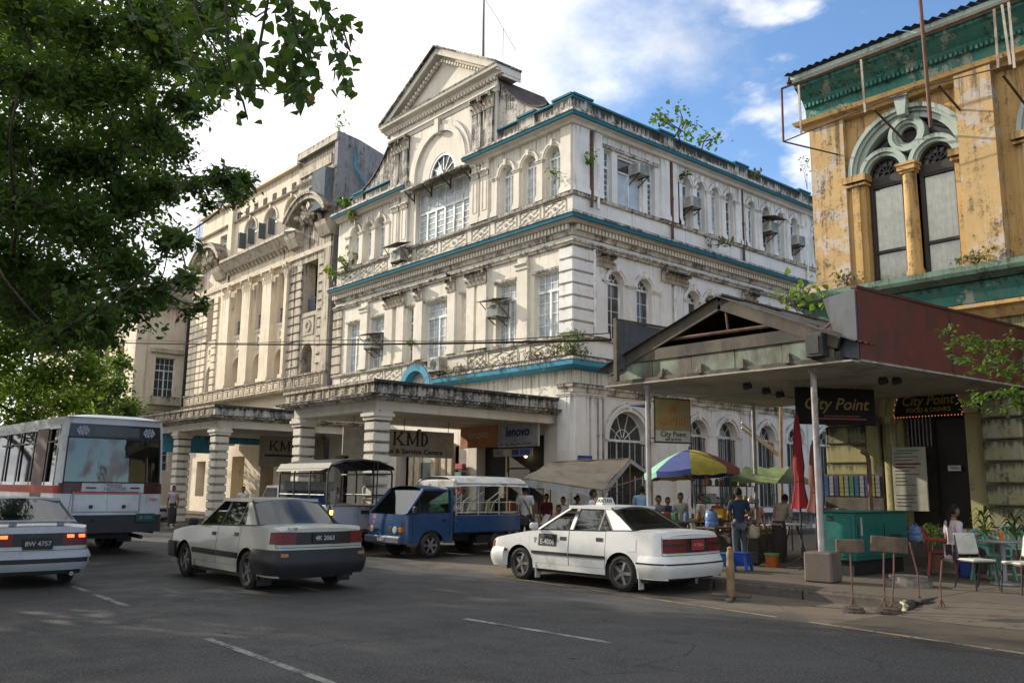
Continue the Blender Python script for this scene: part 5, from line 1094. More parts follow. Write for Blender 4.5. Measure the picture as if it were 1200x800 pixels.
# spot lamps under the canopy
for i,(x,y) in enumerate(((880,452),(902,458),(918,462),(1040,446),(1056,446))):
    c=gz(x,y,3.72); t=thing('spot_lamp','black spot lamp %s'%['at the left under the canopy ceiling','second from the left under the canopy ceiling','third from the left under the canopy ceiling','left of the pair over the cafe doorway','right of the pair over the cafe doorway'][i],'lamp',c,0,'unlit spot lamps under the canopy')
    m=MB(); m.lathe([(.05,0),(.06,.03),(.075,.14),(.07,.15)],(0,0,0),10,'y'); m.build('shade',BLK,t); m=MB(); m.tube([(0,.03,.0),(0,.03,.09)],.012,5); m.build('stem',BLK,t)
# striped awning bag and blue tarp under the roof edge
m=MB(); m.box(0,1.2,-.1,.6,0,.04); q=m.build('blue_tarp',simple('tarp_blue',(.05,.10,.2),.7),None,loc=(15.2,12.75,3.55)); tag(q,'folded blue tarpaulin tucked under the canopy eave','tarpaulin')
# poles leaning in the side street
t=thing('leaning_poles','pale poles and a bamboo mast behind the market stall','poles',(17.5,13.2,.15))
a=gy(917,640,13.2); b=gy(915,475,13.2); m=MB(); m.tube([a-Vector((17.5,13.2,.15)),b-Vector((17.5,13.2,.15))],.045,8); m.build('mast',WOODL,t)
for dx in (0,6): m=MB(); m.tube([gy(869,495+dx,13.6)-Vector((17.5,13.2,.15)),gy(912,531+dx*.4,13.25)-Vector((17.5,13.2,.15))],.03,6); m.build('pole',simple('pole_pale',(.42,.38,.32),.6),t)
# ------------------------------------------------------------------ vehicles
def lerp(tb,x):
    if x<=tb[0][0]: return tb[0][1]
    for (a,b),(c,d) in zip(tb[:-1],tb[1:]):
        if x<=c: return b+(d-b)*(x-a)/(c-a)
    return tb[-1][1]
class Shell:
    """plan outline of a car body; y forward. Everything fixed to the body goes through mp()."""
    def __init__(s,y0,y1,w,rc=.28,inset=.10,bulge=.07,prof=None,lean0=0.,lean1=0.):
        s.y0,s.y1,s.w=y0,y1,w; s.rc=rc; s.inset=inset; s.bulge=bulge; s.pr=prof or [(0,.955),(.25,.975),(.5,1),(.62,1),(.95,.955),(1.5,.9)]; s.l0,s.l1=lean0,lean1
        pts=[]; n=40
        he=s.hw(y0)
        for i in range(17): x=he*i/16; pts.append((x,y0-bulge*(1-(x/he)**2)))
        ys=[y0+rc*(i/8) for i in range(1,9)]; k=int((y1-y0-2*rc)/.12)+1
        ys+=[y0+rc+(y1-y0-2*rc)*i/k for i in range(1,k+1)]+[y1-rc*(1-i/8) for i in range(1,9)]
        for y in ys: pts.append((s.hw(y),y))
        he=s.hw(y1)
        for i in range(1,17): x=he*(1-i/16); pts.append((x,y1+bulge*(1-(x/he)**2)))
        s.half=pts
        L=[0]
        for (a,b),(c,d) in zip(pts[:-1],pts[1:]): L.append(L[-1]+math.hypot(c-a,d-b))
        s.L=L; s.tot=L[-1]
    def hw(s,y):
        d=min(y-s.y0,s.y1-y); h=s.w/2
        if d<s.rc: q=1-max(0,d)/s.rc; h-=s.inset*q*q
        return h
    def at(s,t):
        """signed arc length from the rear centre"""
        sg=1 if t>=0 else -1; t=min(abs(t),s.tot)
        import bisect
        i=min(max(bisect.bisect_left(s.L,t),1),len(s.L)-1); a,b=s.half[i-1],s.half[i]; q=(t-s.L[i-1])/max(1e-9,s.L[i]-s.L[i-1])
        x,y=a[0]+(b[0]-a[0])*q,a[1]+(b[1]-a[1])*q; dx,dy=b[0]-a[0],b[1]-a[1]; l=math.hypot(dx,dy); 
        return (sg*x,y,sg*dy/l,-dx/l)
    def t_of_y(s,y):
        b=None
        for i,(p,L) in enumerate(zip(s.half,s.L)):
            if p[0]>s.w*.3 and p[1]>=y:
                a=s.half[i-1]; q=(y-a[1])/max(1e-9,p[1]-a[1]); return s.L[i-1]+(L-s.L[i-1])*q
        return s.tot
    def mp(s,x,y,z):
        k=lerp(s.pr,z); ext=max(0,z-.45)
        yy=y+ (ext*s.l0 if y<s.y0+.5 else 0)*max(0,min(1,(s.y0+.5-y)/.5)) - (ext*s.l1 if y>s.y1-.5 else 0)*max(0,min(1,(y-s.y1+.5)/.5))
        return Vector((x*k,yy,z))
    def band(s,t0,t1,z0,z1,off,mb=None,th=.03,n=None,zs=2,bow=0.):
        mb=mb or MB(); n=n or max(2,int(abs(t1-t0)/.06)); vs=[]; fs=[]; 
        for i in range(n+1):
            x,y,nx,ny=s.at(t0+(t1-t0)*i/n)
            col=[s.mp(x+nx*(off+bow*math.sin(PI*j/zs)),y+ny*(off+bow*math.sin(PI*j/zs)),z0+(z1-z0)*j/zs) for j in range(zs+1)]+[s.mp(x+nx*(off-th),y+ny*(off-th),z0+(z1-z0)*j/zs) for j in range(zs,-1,-1)]
            vs+=col
        m=2*(zs+1)
        for i in range(n): fs+=[(i*m+j,i*m+(j+1)%m,(i+1)*m+(j+1)%m,(i+1)*m+j) for j in range(m)]
        fs+=[tuple(range(m))[::-1],tuple(n*m+j for j in range(m))]
        return mb.add(vs,fs)
    def rear(s,a,b,*k,**q): return s.band(a,b,*k,**q)
    def front(s,a,b,z0,z1,off,**q):
        mb=q.pop('mb',None) or MB()
        if a<0<b: s.band(-s.tot,-s.tot-a if False else -(s.tot+a),z0,z1,off,mb,**q); s.band(s.tot-b,s.tot,z0,z1,off,mb,**q)
        elif b<=0: s.band(-(s.tot+a),-(s.tot+b),z0,z1,off,mb,**q)
        else: s.band(s.tot-b,s.tot-a,z0,z1,off,mb,**q)
        return mb
    def side(s,sg,ya,yb,z0,z1,off,**q): return s.band(sg*s.t_of_y(ya),sg*s.t_of_y(yb),z0,z1,off,**q)
def wheel_meshes(r,wd,spokes=5,key={}):
    k=(r,wd,spokes)
    if k in key: return key[k]
    t=MB(); p=[(r*.66,-wd/2+.01),(r*.80,-wd/2-.005),(r*.93,-wd/2+.01),(r*.985,-wd/2+.03),(r,-wd*.25),(r,wd*.25),(r*.985,wd/2-.03),(r*.93,wd/2-.01),(r*.80,wd/2+.005),(r*.66,wd/2-.01),(r*.6,0),(r*.66,-wd/2+.01)]
    t.lathe(p,(0,0,0),28,'x'); 
    for i in range(28): a=2*PI*i/28; t.obox((0,r*1.002*math.cos(a),r*1.002*math.sin(a)),(wd*.72,.02,.012),(a,0,0))
    rm=MB(); rm.lathe([(r*.68,wd/2-.015),(r*.64,wd/2-.012),(r*.60,wd/2-.05),(r*.58,-wd*.2)],(0,0,0),24,'x',False); rm.lathe([(.001,wd/2-.02),(r*.14,wd/2-.02),(r*.18,wd/2-.035),(r*.2,wd/2-.06)],(0,0,0),14,'x',False)
    for i in range(spokes): a=2*PI*i/spokes; rm.beam((wd/2-.035,r*.12*math.cos(a),r*.12*math.sin(a)),(wd/2-.045,r*.62*math.cos(a),r*.62*math.sin(a)),r*.17,.035,(1,0,0))
    for i in range(spokes): a=2*PI*(i+.5)/spokes; rm.lathe([(.012,wd/2-.03),(.012,wd/2-.01)],(0,r*.12*math.cos(a),r*.12*math.sin(a)),6,'x')
    dk=MB(); dk.lathe([(.001,wd/2-.075),(r*.6,wd/2-.075)],(0,0,0),20,'x')
    key[k]=(t.mesh('wheel'),rm.mesh('rim'),dk.mesh('brake_disc'))
    for me,m in zip(key[k],(RUB,RIMM,BLK)): me.materials.append(m); me.shade_smooth(); me.set_sharp_from_angle(angle=R(35))
    return key[k]
def wheel(parent,x,y,r,wd,spokes=5):
    a,b,c=wheel_meshes(r,wd,spokes); o=inst('wheel',a,parent,(x,y,r),0 if x>0 else PI); inst('rim',b,o,(0,0,0)); inst('brake_disc',c,o,(0,0,0)); return o
def quadp(mb,p,th=.02):
    """four-cornered panel with thickness along its normal (inwards)"""
    p=[Vector(q) for q in p]; nrm=(p[1]-p[0]).cross(p[3]-p[0]).normalized()*th; q=[v-nrm for v in p]
    return mb.add(p+q,[(0,1,2,3),(7,6,5,4),(0,4,5,1),(1,5,6,2),(2,6,7,3),(3,7,4,0)])
def blend(a,b,t): return Vector(a)*(1-t)+Vector(b)*t
def car(name,label,cat,loc,rotz,P,group=None):
    """saloon: side strips with wheel arches, separate doors, decks, roof, pillars, glass, lamps"""
    t=thing(name,label,cat,loc,rotz,group); L,Wd,H=P['L'],P['W'],P['H']; y0,y1=-L/2,L/2
    s=Shell(y0,y1,Wd,lean0=P.get('lean0',.10),lean1=P.get('lean1',.12)); PM=P['paint']; LM=P.get('lower',PM)
    ar,af=P['ar'],P['af']; ra=P['ra']; rw=P['rw']; top=P['top']; sill=P.get('sill',.24)
    ys={y0,y1}
    for i in range(61): ys.add(y0+L*i/60)
    for i in range(1,8): ys|={y0+.28*i/8,y1-.28*i/8}
    for c in (ar,af):
        for k in range(13): ys.add(c-ra*math.cos(PI*k/12))
    D=P['doors']
    for a,b in D: ys|={a,b}
    ys=sorted(ys)
    def zlow(y):
        z=sill
        for c in (ar,af):
            if abs(y-c)<ra-1e-6: z=max(z,rw+math.sqrt(ra*ra-(y-c)**2)*.98)
        return z
    NZ=7
    def column(y,sg): z0,z1=zlow(y),lerp(top,y); return [s.mp(sg*s.hw(y),y,z0+(z1-z0)*j/NZ) for j in range(NZ+1)]
    body=MB(); doors={}
    for sg in (-1,1):
        for a,b in zip(ys[:-1],ys[1:]):
            mid=(a+b)/2; di=next((i for i,(c,d) in enumerate(D) if c<mid<d),None); ca,cb_=column(a,sg),column(b,sg)
            for mb,lo,hi in (((body,0,NZ),) if di is None else ((body,0,1),(doors.setdefault((di,sg),MB()),1,NZ))):
                k=len(mb.V); mb.V+=ca+cb_; mb.F+=[(k+j,k+NZ+1+j,k+NZ+2+j,k+j+1) for j in range(lo,hi)]
        for c in (ar,af):   # arch lips and wells
            lip=MB(); pts=[(c-ra*math.cos(PI*k/16)) for k in range(17)]
            zz=[max(sill,rw+math.sqrt(max(0,ra*ra-(y-c)**2))*.98) for y in pts]
            for (a,za),(b,zb) in zip(zip(pts[:-1],zz[:-1]),zip(pts[1:],zz[1:])):
                A,B=s.mp(sg*s.hw(a),a,za),s.mp(sg*s.hw(b),b,zb); lip.face([A,B,B-Vector((sg*.3,0,0)),A-Vector((sg*.3,0,0))])
            lip.build('wheel_well',BLK,t)
    bands=[]
    # decks
    def deck(ya,yb):
        st=[y for y in ys if ya-1e-6<=y<=yb+1e-6]
        NX=8
        for i,y in enumerate(st):
            h=s.hw(y); z=lerp(top,y)
            for j in range(NX+1): q=-1+2*j/NX; v=s.mp(q*h,y,z); v.z+=P.get('crown',.035)*(1-q**2)**.6; body.V.append(v)
        k=len(body.V)-len(st)*(NX+1)
        for i in range(len(st)-1): body.F+=[(k+i*(NX+1)+j,k+i*(NX+1)+j+1,k+(i+1)*(NX+1)+j+1,k+(i+1)*(NX+1)+j) for j in range(NX)]
    yrw,yfw=P['yrw'],P['yfw']
    deck(y0,min([y for y in ys if y>=yrw-1e-6])); deck(max([y for y in ys if y<=yfw+1e-6]),y1)
    for e,yy,bs in ((y0,y0,-1),(y1,y1,1)):
        h=s.hw(yy); NX=16; z0,z1=.30,lerp(top,yy); k=len(body.V)
        for j in range(NX+1):
            q=-1+2*j/NX
            for i in range(NZ+1):
                v=s.mp(q*h,yy+bs*s.bulge*(1-q*q)*1.,z0+(z1-z0)*i/NZ)
                if i==NZ: v.z+=P.get('crown',.035)*(1-q**2)**.6
                body.V.append(v)
        body.F+=[(k+j*(NZ+1)+i,k+(j+1)*(NZ+1)+i,k+(j+1)*(NZ+1)+i+1,k+j*(NZ+1)+i+1) for j in range(NX) for i in range(NZ)]
        # close the strip between cap and deck edge
        for j in range(8):
            pass
    body.build('body',PM,t,smooth=40)
    ln=MB(); ln.box(-Wd/2+.05,Wd/2-.05,y0+.35,y1-.45,.18,.42); ln.box(-Wd/2+.06,-Wd/2+.075,ar+ra,af-ra,.2,lerp(top,0)-.02); ln.box(Wd/2-.075,Wd/2-.06,ar+ra,af-ra,.2,lerp(top,0)-.02); ln.box(-Wd/2+.2,Wd/2-.2,y0+.1,y1-.1,.22,.45); ln.build('underbody',BLK,t)
    for (di,sg),mb in doors.items():
        c=sum((v for v in mb.V),Vector())/len(mb.V)
        for v in mb.V: v.y=c.y+(v.y-c.y)*(1-.014/(D[di][1]-D[di][0])); v.x+=sg*.003; v.z=c.z+(v.z-c.z)*.985
        d=mb.build('door',PM,t,smooth=40)
        a,b=D[di]; hz=lerp(top,(a+b)/2)-.13; hb=MB(); s.side(sg,a+.06,a+.21,hz-.03,hz+.03,.012,mb=hb,th=.02); hb.build('handle',BLK,d)
    # greenhouse
    zb=lerp(top,(yrw+yfw)/2)-.005; xr=P['xr']; yrr,yrf=P['yrr'],P['yrf']; zr=H-.06
    def belt(sg,y): v=s.mp(sg*(s.hw(y)-.035),y,lerp(top,y)); return v
    B=[]; 
    for sg in (-1,1):
        A0,C0=belt(sg,yfw),belt(sg,yrw); A1,C1=Vector((sg*xr,yrf,zr)),Vector((sg*xr,yrr,zr))
        bt=lambda y,z: None
        def side(y,h):      # point on the side plane
            b=belt(sg,y); q=max(0,min(1,(y-yrr)/(yrf-yrr))); r_=Vector((sg*xr,yrr+(yrf-yrr)*q,zr)); 
            return b+(Vector((r_.x,y,r_.z))-b)*h
        ax=lambda h: A0.y+(A1.y-A0.y)*h; cx=lambda h: C0.y+(C1.y-C0.y)*h
        pw=.065
        def strip(y0f,y1f,name,mat,off=0.,th=.03,h0=0.,h1=1.):
            mb=MB(); K=4
            for i in range(K):
                ha,hb=h0+(h1-h0)*i/K,h0+(h1-h0)*(i+1)/K
                q=[side(y0f(ha),ha),side(y1f(ha),ha),side(y1f(hb),hb),side(y0f(hb),hb)]
                q=[v+Vector((sg*off,0,0)) for v in q]
                if sg<0: q=q[::-1]
                quadp(mb,q,th)
            return mb.build(name,mat,t,smooth=40)
        strip(lambda h:ax(h)-pw*1.1,ax,'pillar',PM)
        yb=P['yb']; strip(lambda h:yb-.035-.02*h,lambda h:yb+.035-.02*h,'pillar',P.get('bpil',PM))
        cw=P.get('cw',.30); dlo=P.get('dlo',yrw+cw); cf=lambda h: dlo+(yrr+cw*.55-dlo)*h
        strip(lambda h:cx(h)-.0,cf,'pillar',PM)
        strip(lambda h:yb+.035-.02*h,lambda h:ax(h)-pw*1.1,'side_window',CGLASS,-.012,.006)
        strip(cf,lambda h:yb-.035-.02*h,'side_window',CGLASS,-.012,.006)
        qy=P.get('quarter')
        if qy: strip(lambda h:qy-.018+.1*h*0,lambda h:qy+.018,'window_divider',BLK,-.005,.02)
        strip(lambda h:yb+.030-.02*h,lambda h:yb+.052-.02*h,'window_seal',BLK,-.004,.02); strip(lambda h:yb-.052-.02*h,lambda h:yb-.030-.02*h,'window_seal',BLK,-.004,.02); strip(lambda h:cf(h)-.022,lambda h:cf(h)+.012,'window_seal',BLK,.003,.02); strip(lambda h:ax(h)-pw*1.1-.02,lambda h:ax(h)-pw*1.1+.01,'window_seal',BLK,.003,.02); strip(cf,lambda h:ax(h)-pw*1.1,'window_seal',BLK,.002,.02,.955,1.)
        mb=MB(); K=10
        for i in range(K):  # belt and roof-rail trims
            ya,yb2=C0.y+(A0.y-C0.y)*i/K,C0.y+(A0.y-C0.y)*(i+1)/K
            mb.beam(belt(sg,ya)+Vector((0,0,.005)),belt(sg,yb2)+Vector((0,0,.005)),.03,.028)
        mb.build('belt_trim',P.get('trim',BLK),t)
        mb=MB(); mb.beam(A1+Vector((0,-.0,.01)),C1+Vector((0,0,.01)),.04,.05); mb.build('roof_rail',PM,t)
        B.append((A0,C0,A1,C1))
    (a0,c0,a1,c1),(b0,d0,b1,d1)=B
    def curved(p0,p1,p2,p3,bow,name,mat,m_=.0,th=.008,n=10,up_=0.):
        mb=MB(); nr=(p1-p0).cross(p3-p0).normalized()
        for j in (0,1):
            for i in range(n+1):
                q=i/n; e=bow*(1-(2*q-1)**2); v=blend(blend(p0,p1,q),blend(p3,p2,q),m_+(1-2*m_)*j) if m_ else blend(p0,p1,q) if j==0 else blend(p3,p2,q); mb.V.append(v+nr*e+Vector((0,0,up_)))
        mb.F=[(i,i+1,n+2+i,n+1+i) for i in range(n)]; return mb.build(name,mat,t,smooth=40)
    curved(b0,a0,a1,b1,.05,'windscreen',CGLASS); curved(c0,d0,d1,c1,.05,'rear_window',CGLASS)
    for p0,p1,nm in ((b1,a1,'header'),(c1,d1,'header')):
        mb=MB(); mb.beam(p0+Vector((0,0,.012)),p1+Vector((0,0,.012)),.09,.05); mb.build('roof_header',PM,t)
    mb=MB(); mb.beam(c0+Vector((.03,0,.01)),d0+Vector((-.03,0,.01)),.05,.03); mb.beam(c0+Vector((.05,0,.0)),c1,.035,.02); mb.beam(d0+Vector((-.05,0,0)),d1,.035,.02); mb.build('rear_window_seal',BLK,t)
    rf=MB(); NX,NY=10,10
    for i in range(NY+1):
        y=yrr-.02+(yrf-yrr+.04)*i/NY; e=math.sin(PI*i/NY)**.5*.035
        for j in range(NX+1): q=-1+2*j/NX; rf.V.append(Vector((q*(xr+.012),y,zr+.02+(H-zr-.055+e)*(1-abs(q)**3.2))))
    rf.F=[(i*(NX+1)+j,i*(NX+1)+j+1,(i+1)*(NX+1)+j+1,(i+1)*(NX+1)+j) for i in range(NY) for j in range(NX)]; rf.build('roof',PM,t,smooth=60)
    hl=MB(); hl.face([(-xr+.02,yrr,zr-.02),(xr-.02,yrr,zr-.02),(xr-.02,yrf,zr-.02),(-xr+.02,yrf,zr-.02)]); hl.build('roof_lining',simple('car_lining',(.22,.21,.19),.9),t)
    # seats, dashboard, parcel shelf, steering wheel
    SE=simple('car_seat',P.get('seatcol',(.06,.06,.065)),.9)
    for x in (-.36,.36):
        m=MB(); m.bbox(x-.25,x+.25,yb-.15,yb+.32,.42,.58,.05); m.M=Matrix.Translation((x,yb-.22,.55))@Euler((R(14),0,0)).to_matrix().to_4x4(); m.bbox(-.24,.24,-.06,.07,0,.58,.05); m.bbox(-.13,.13,-.05,.05,.60,.78,.04); m.build('front_seat',SE,t)
    m=MB(); m.bbox(-.62,.62,yb-1.05,yb-.55,.40,.56,.05); m.M=Matrix.Translation((0,yb-1.02,.55))@Euler((R(16),0,0)).to_matrix().to_4x4(); m.bbox(-.62,.62,-.06,.06,0,.55,.05); m.build('rear_seat',SE,t)
    m=MB(); m.box(-.66,.66,yrw-.02,yb-1.02,zb-.06,zb-.03); m.build('parcel_shelf',SE,t); m=MB(); m.bbox(-.66,.66,yfw-.42,yfw-.02,.62,zb+.0,.06); m.build('dashboard',BLK,t)
    sx=P.get('steer',.36); m=MB(); m.M=Matrix.Translation((sx,yfw-.55,zb-.03))@Euler((R(65),0,0)).to_matrix().to_4x4(); m.tube([(.18*math.cos(2*PI*i/16),.18*math.sin(2*PI*i/16),0) for i in range(17)],.014,6); m.build('steering_wheel',BLK,t)
    for c in (ar,af):
        for sg in (-1,1): wheel(t,sg*(Wd/2-.115),c,rw,.185,P.get('spokes',5))
    return t,s
def lamps_common(t,s,P): pass
TAIL=simple('tail_lamp_red',(.13,.008,.010),.3,bump=0,spec=.3,var=.1); TAILD=simple('tail_panel_dark',(.02,.014,.016),.3,bump=0,spec=.3,var=.1); AMB=simple('amber_lens',(.40,.13,.02),.2,bump=0); HLAMP=simple('head_lamp_lens',(.42,.43,.43),.1,bump=0); PLB=simple('plate_black',(.02,.02,.02),.5,bump=0); PLW=simple('plate_letters',(.5,.5,.5),.5,bump=0)
LITR=simple('lit_tail_lamp',(1,.11,.03),.3,bump=0,emit=1.6); LITA=simple('lit_amber_lamp',(1,.45,.08),.3,bump=0,emit=2.2)
def plate(t,s,w_,h_,z,txt,mat=PLB,tm=PLW,y=None,x=0.,face=-1,name='number_plate',sz=.10):
    yy=s.mp(x,s.y0 if face<0 else s.y1,z).y+(face*(s.bulge+.03)) if y is None else y
    m=MB(); m.bbox(-w_/2,w_/2,-.008,.008,-h_/2,h_/2,.004); p=m.build(name,mat,t,loc=(x,yy,z),rotz=0 if face<0 else PI); text(txt,sz,tm,'lettering',p,(0,-.011,0),off=.001); return p
# --- white taxi parked at the kerb
WP=paintm('taxi_white',(.66,.66,.64)); 
PT_=dict(L=4.16,W=1.66,H=1.385,paint=WP,ar=-1.19,af=1.235,ra=.345,rw=.295,
  top=[(-2.08,.90),(-1.95,.965),(-1.35,.975),(-.9,.955),(.3,.925),(.78,.915),(1.3,.84),(1.85,.745),(2.08,.68)],
  doors=[(-.86,-.01),(-.01,.98)],yrw=-1.42,yfw=.86,yrr=-.80,yrf=.18,xr=.56,yb=-.02,cw=.34,dlo=-.98,quarter=-.66,lean0=.10,lean1=.16,seatcol=(.20,.19,.17),bpil=WP)
TX,ts=car('white_taxi','white taxi with E-4006 on its door parked along the kerb','taxi',(11.80,11.12,0),R(1.5),PT_)
m=MB(); ts.band(-1.25,1.25,.27,.60,.012,mb=m,zs=8,bow=.05,th=.06); m.build('rear_bumper',WP,TX,smooth=60)
m=MB(); ts.band(-1.27,1.27,.475,.50,.062,mb=m,th=.02); m.build('bumper_strip',BLK,TX); m=MB(); ts.front(-1.2,1.2,.22,.56,.012,mb=m,zs=8,bow=.05,th=.06); m.build('front_bumper',WP,TX,smooth=60)
for sg in (-1,1):
    m=MB()
    for a,b in ((-.85,-.03),(.01,.90),(1.58,1.78)): ts.side(sg,a,b,.50,.55,.02,mb=m)
    m.builds('side_moulding',BLK,TX)
    m=MB(); ts.band(sg*.30,sg*.79,.66,.88,.018,mb=m); m.build('tail_lamp',TAIL,TX); m=MB(); ts.band(sg*.34,sg*.78,.76,.80,.024,mb=m,th=.01); m.build('tail_lamp_strip',TAILD,TX)
    m=MB(); ts.front(*sorted((sg*.42,sg*.70)),.56,.68,.02,mb=m); m.build('head_lamp',HLAMP,TX); m=MB(); ts.front(*sorted((sg*.72,sg*.86)),.56,.68,.02,mb=m); m.build('corner_lamp',AMB,TX)
    m=MB(); m.bbox(-.09,.09,-.05,.05,-.06,.06,.03); m.build('door_mirror',BLK if sg>0 else WP,TX,loc=(sg*.90,.78,.985))
    for yy in (.82,-1.57): m=MB(); m.box(-.005,.12,-.012,.0,.07,.34); m.build('mud_flap',simple('flap_white',(.5,.5,.5),.6),TX,loc=(sg*(.70) if sg>0 else -.82,yy,.0))
m=MB(); ts.band(-.30,.30,.66,.88,.016,mb=m); m.build('tail_panel',TAILD,TX); plate(TX,ts,.34,.17,.775,'1C/6006',simple('plate_red',(.30,.03,.03),.4,bump=0),simple('plate_pink',(.45,.2,.2),.5,bump=0),sz=.075)
pa=ts.side(-1,.28,.74,.645,.855,.008,th=.006); pn=pa.build('door_panel',PLB,TX)
v=ts.mp(*(lambda q:(q[0],q[1],.75))(ts.at(-ts.t_of_y(.51)))); text('E-4006',.125,PLW,'lettering',pn,(v.x-.016,v.y,.715),(PI/2,0,-PI/2),off=.002); text('CITY TAXI',.06,simple('plate_dull',(.3,.25,.12),.5,bump=0),'lettering',pn,(v.x-.018,v.y,.815),(PI/2,0,-PI/2))
em=MB(); em.M=Matrix.Translation((v.x-.002,.83,.76)); em.lathe([(.001,-.01),(.03,-.01),(.03,.003)],(0,0,0),12,'x'); em.box(-.012,.0,-.015,.015,-.07,-.03); em.build('door_emblem',simple('emblem_grey',(.25,.26,.3),.5,bump=0),TX)
m=MB(); m.add([(-.17,-.08,0),(.17,-.08,0),(.17,.08,0),(-.17,.08,0),(-.13,-.05,.12),(.13,-.05,.12),(.13,.05,.12),(-.13,.05,.12)],[(0,3,2,1),(4,5,6,7),(0,1,5,4),(1,2,6,5),(2,3,7,6),(3,0,4,7)]); q=m.build('roof_sign',simple('roof_sign_white',(.6,.6,.55),.4,bump=0),TX,loc=(0,-.15,1.385)); text('TAXI',.09,LETD,'lettering',q,(-.152,0,.06),(PI/2-.3,0,-PI/2)); text('TAXI',.09,LETD,'lettering',q,(0,-.068,.06),(PI/2-.25,0,0))
fl_=MB(); ts.side(-1,-1.52,-1.33,.66,.85,.006,mb=fl_,th=.004); fl_.build('fuel_flap',WP,TX)
# --- silver-green saloon driving away
SP=paintm('faded_silver_green',(.40,.40,.355),.32,(.12,.11,.09))
PS=dict(L=4.30,W=1.70,H=1.45,paint=SP,ar=-1.22,af=1.33,ra=.36,rw=.305,
  top=[(-2.15,.95),(-2.0,1.0),(-1.4,1.0),(-.9,.99),(.5,.955),(.85,.95),(1.5,.88),(1.95,.80),(2.15,.74)],
  doors=[(-.92,-.04),(-.04,.96)],yrw=-1.38,yfw=.86,yrr=-.86,yrf=.25,xr=.60,yb=-.06,cw=.30,dlo=-.98,quarter=-.70,lean0=.06,lean1=.10,seatcol=(.12,.11,.10),bpil=BLK)
SD,ss=car('green_silver_saloon','pale grey green saloon car seen from behind in the middle of the road','car',(7.08,14.95,0),R(1),PS)
m=MB(); ss.band(-1.45,1.45,.27,.66,.03,mb=m,zs=8,bow=.045,th=.07); m.build('rear_bumper',BLK,SD,smooth=60); m=MB(); ss.front(-1.3,1.3,.34,.62,.06,mb=m,zs=3); m.build('front_bumper',BLK,SD,smooth=35)
m=MB(); ss.band(-.50,.50,.74,.93,.014,mb=m); m.build('rear_garnish',TAILD,SD)
for sg in (-1,1):
    m=MB(); ss.band(sg*.50,sg*.80,.745,.935,.022,mb=m); m.build('tail_lamp',TAIL,SD); m=MB(); ss.band(sg*.80,sg*.95,.75,.93,.015,mb=m); m.build('side_lamp',TAIL,SD)
    m=MB()
    for a,b in ((-.90,-.07),(-.02,.94)): ss.side(sg,a,b,.47,.56,.022,mb=m)
    m.builds('side_moulding',BLK,SD); m=MB(); ss.band(sg*.62,sg*.74,.56,.61,.066,mb=m,th=.01); m.build('bumper_lamp',AMB,SD)
    m=MB(); ss.front(*sorted((sg*.40,sg*.82)),.62,.74,.02,mb=m); m.build('head_lamp',HLAMP,SD); m=MB(); m.bbox(-.10,.08,-.06,.06,-.06,.07,.03); m.build('door_mirror',BLK,SD,loc=(sg*.93,.78,1.0))
    for yy in (.86,-1.64): m=MB(); m.box(-.12,.12,-.012,.0,.09,.36); m.build('mud_flap',BLK,SD,loc=(sg*.72,yy,0))
plate(SD,ss,.44,.16,.835,'4K 2063',sz=.10); m=MB(); m.tube([(.3,-2.0,.25),(.42,-2.2,.22)],.025,8); m.build('exhaust_pipe',IRON,SD)
for x,sx in ((-.55,'GL 1500'),(.58,'COROLLA')): text(sx if x<0 else 'SALOON',.05,LETD,'lettering',SD,(x,-2.17,.985)) if x<0 else None
m=MB(); m.tube([(-.3,-2.12,.28),(.0,-2.14,.235),(.3,-2.12,.28)],.008,5); m.build('loose_cable',BLK,SD)
# --- white hatchback saloon at the left edge with brake lamps lit
WQ=paintm('left_car_white',(.40,.41,.44))
PW=dict(L=4.2,W=1.66,H=1.42,paint=WQ,ar=-1.2,af=1.28,ra=.345,rw=.295,top=[(-2.1,.93),(-1.95,.97),(-1.3,.98),(.5,.93),(.85,.92),(1.5,.85),(2.1,.72)],
  doors=[(-.90,-.04),(-.04,.95)],yrw=-1.55,yfw=.85,yrr=-.88,yrf=.22,xr=.58,yb=-.05,cw=.3,dlo=-1.02,lean0=.08,lean1=.1,seatcol=(.1,.09,.09))
WC_,ws_=car('white_saloon','white saloon car with glowing brake lamps at the left edge','car',(3.58,17.75,0),R(1),PW)
m=MB(); ws_.band(-1.3,1.3,.28,.58,.02,mb=m,zs=8,bow=.05,th=.07); m.build('rear_bumper',WQ,WC_,smooth=60); m=MB(); ws_.band(-1.32,1.32,.40,.47,.072,mb=m,th=.02); m.build('bumper_strip',BLK,WC_); m=MB(); ws_.front(-1.3,1.3,.32,.56,.06,mb=m); m.build('front_bumper',WQ,WC_)
m=MB(); ws_.band(-.78,.78,.66,.86,.012,mb=m); m.build('rear_garnish',TAILD,WC_)
for sg in (-1,1):
    m=MB(); ws_.band(sg*.36,sg*.78,.665,.855,.02,mb=m); m.build('tail_lamp',TAIL,WC_)
    for a,b in ((.44,.55),(.63,.73)): m=MB(); ws_.band(sg*a,sg*b,.785,.835,.026,mb=m,th=.012); m.build('brake_lamp',LITR,WC_)
    m=MB(); m.bbox(-.1,.08,-.05,.05,-.06,.06,.03); m.build('door_mirror',WQ,WC_,loc=(sg*.92,.78,.98)); m=MB(); ws_.side(sg,-.88,.93,.50,.56,.02,mb=m); m.builds('side_moulding',BLK,WC_)
    m=MB(); ws_.front(*sorted((sg*.4,sg*.8)),.58,.70,.02,mb=m); m.build('head_lamp',HLAMP,WC_)
plate(WC_,ws_,.44,.18,.70,'8W 4757',sz=.10)
m=MB(); m.bbox(-.55,.55,-.12,.05,0,.035,.01)
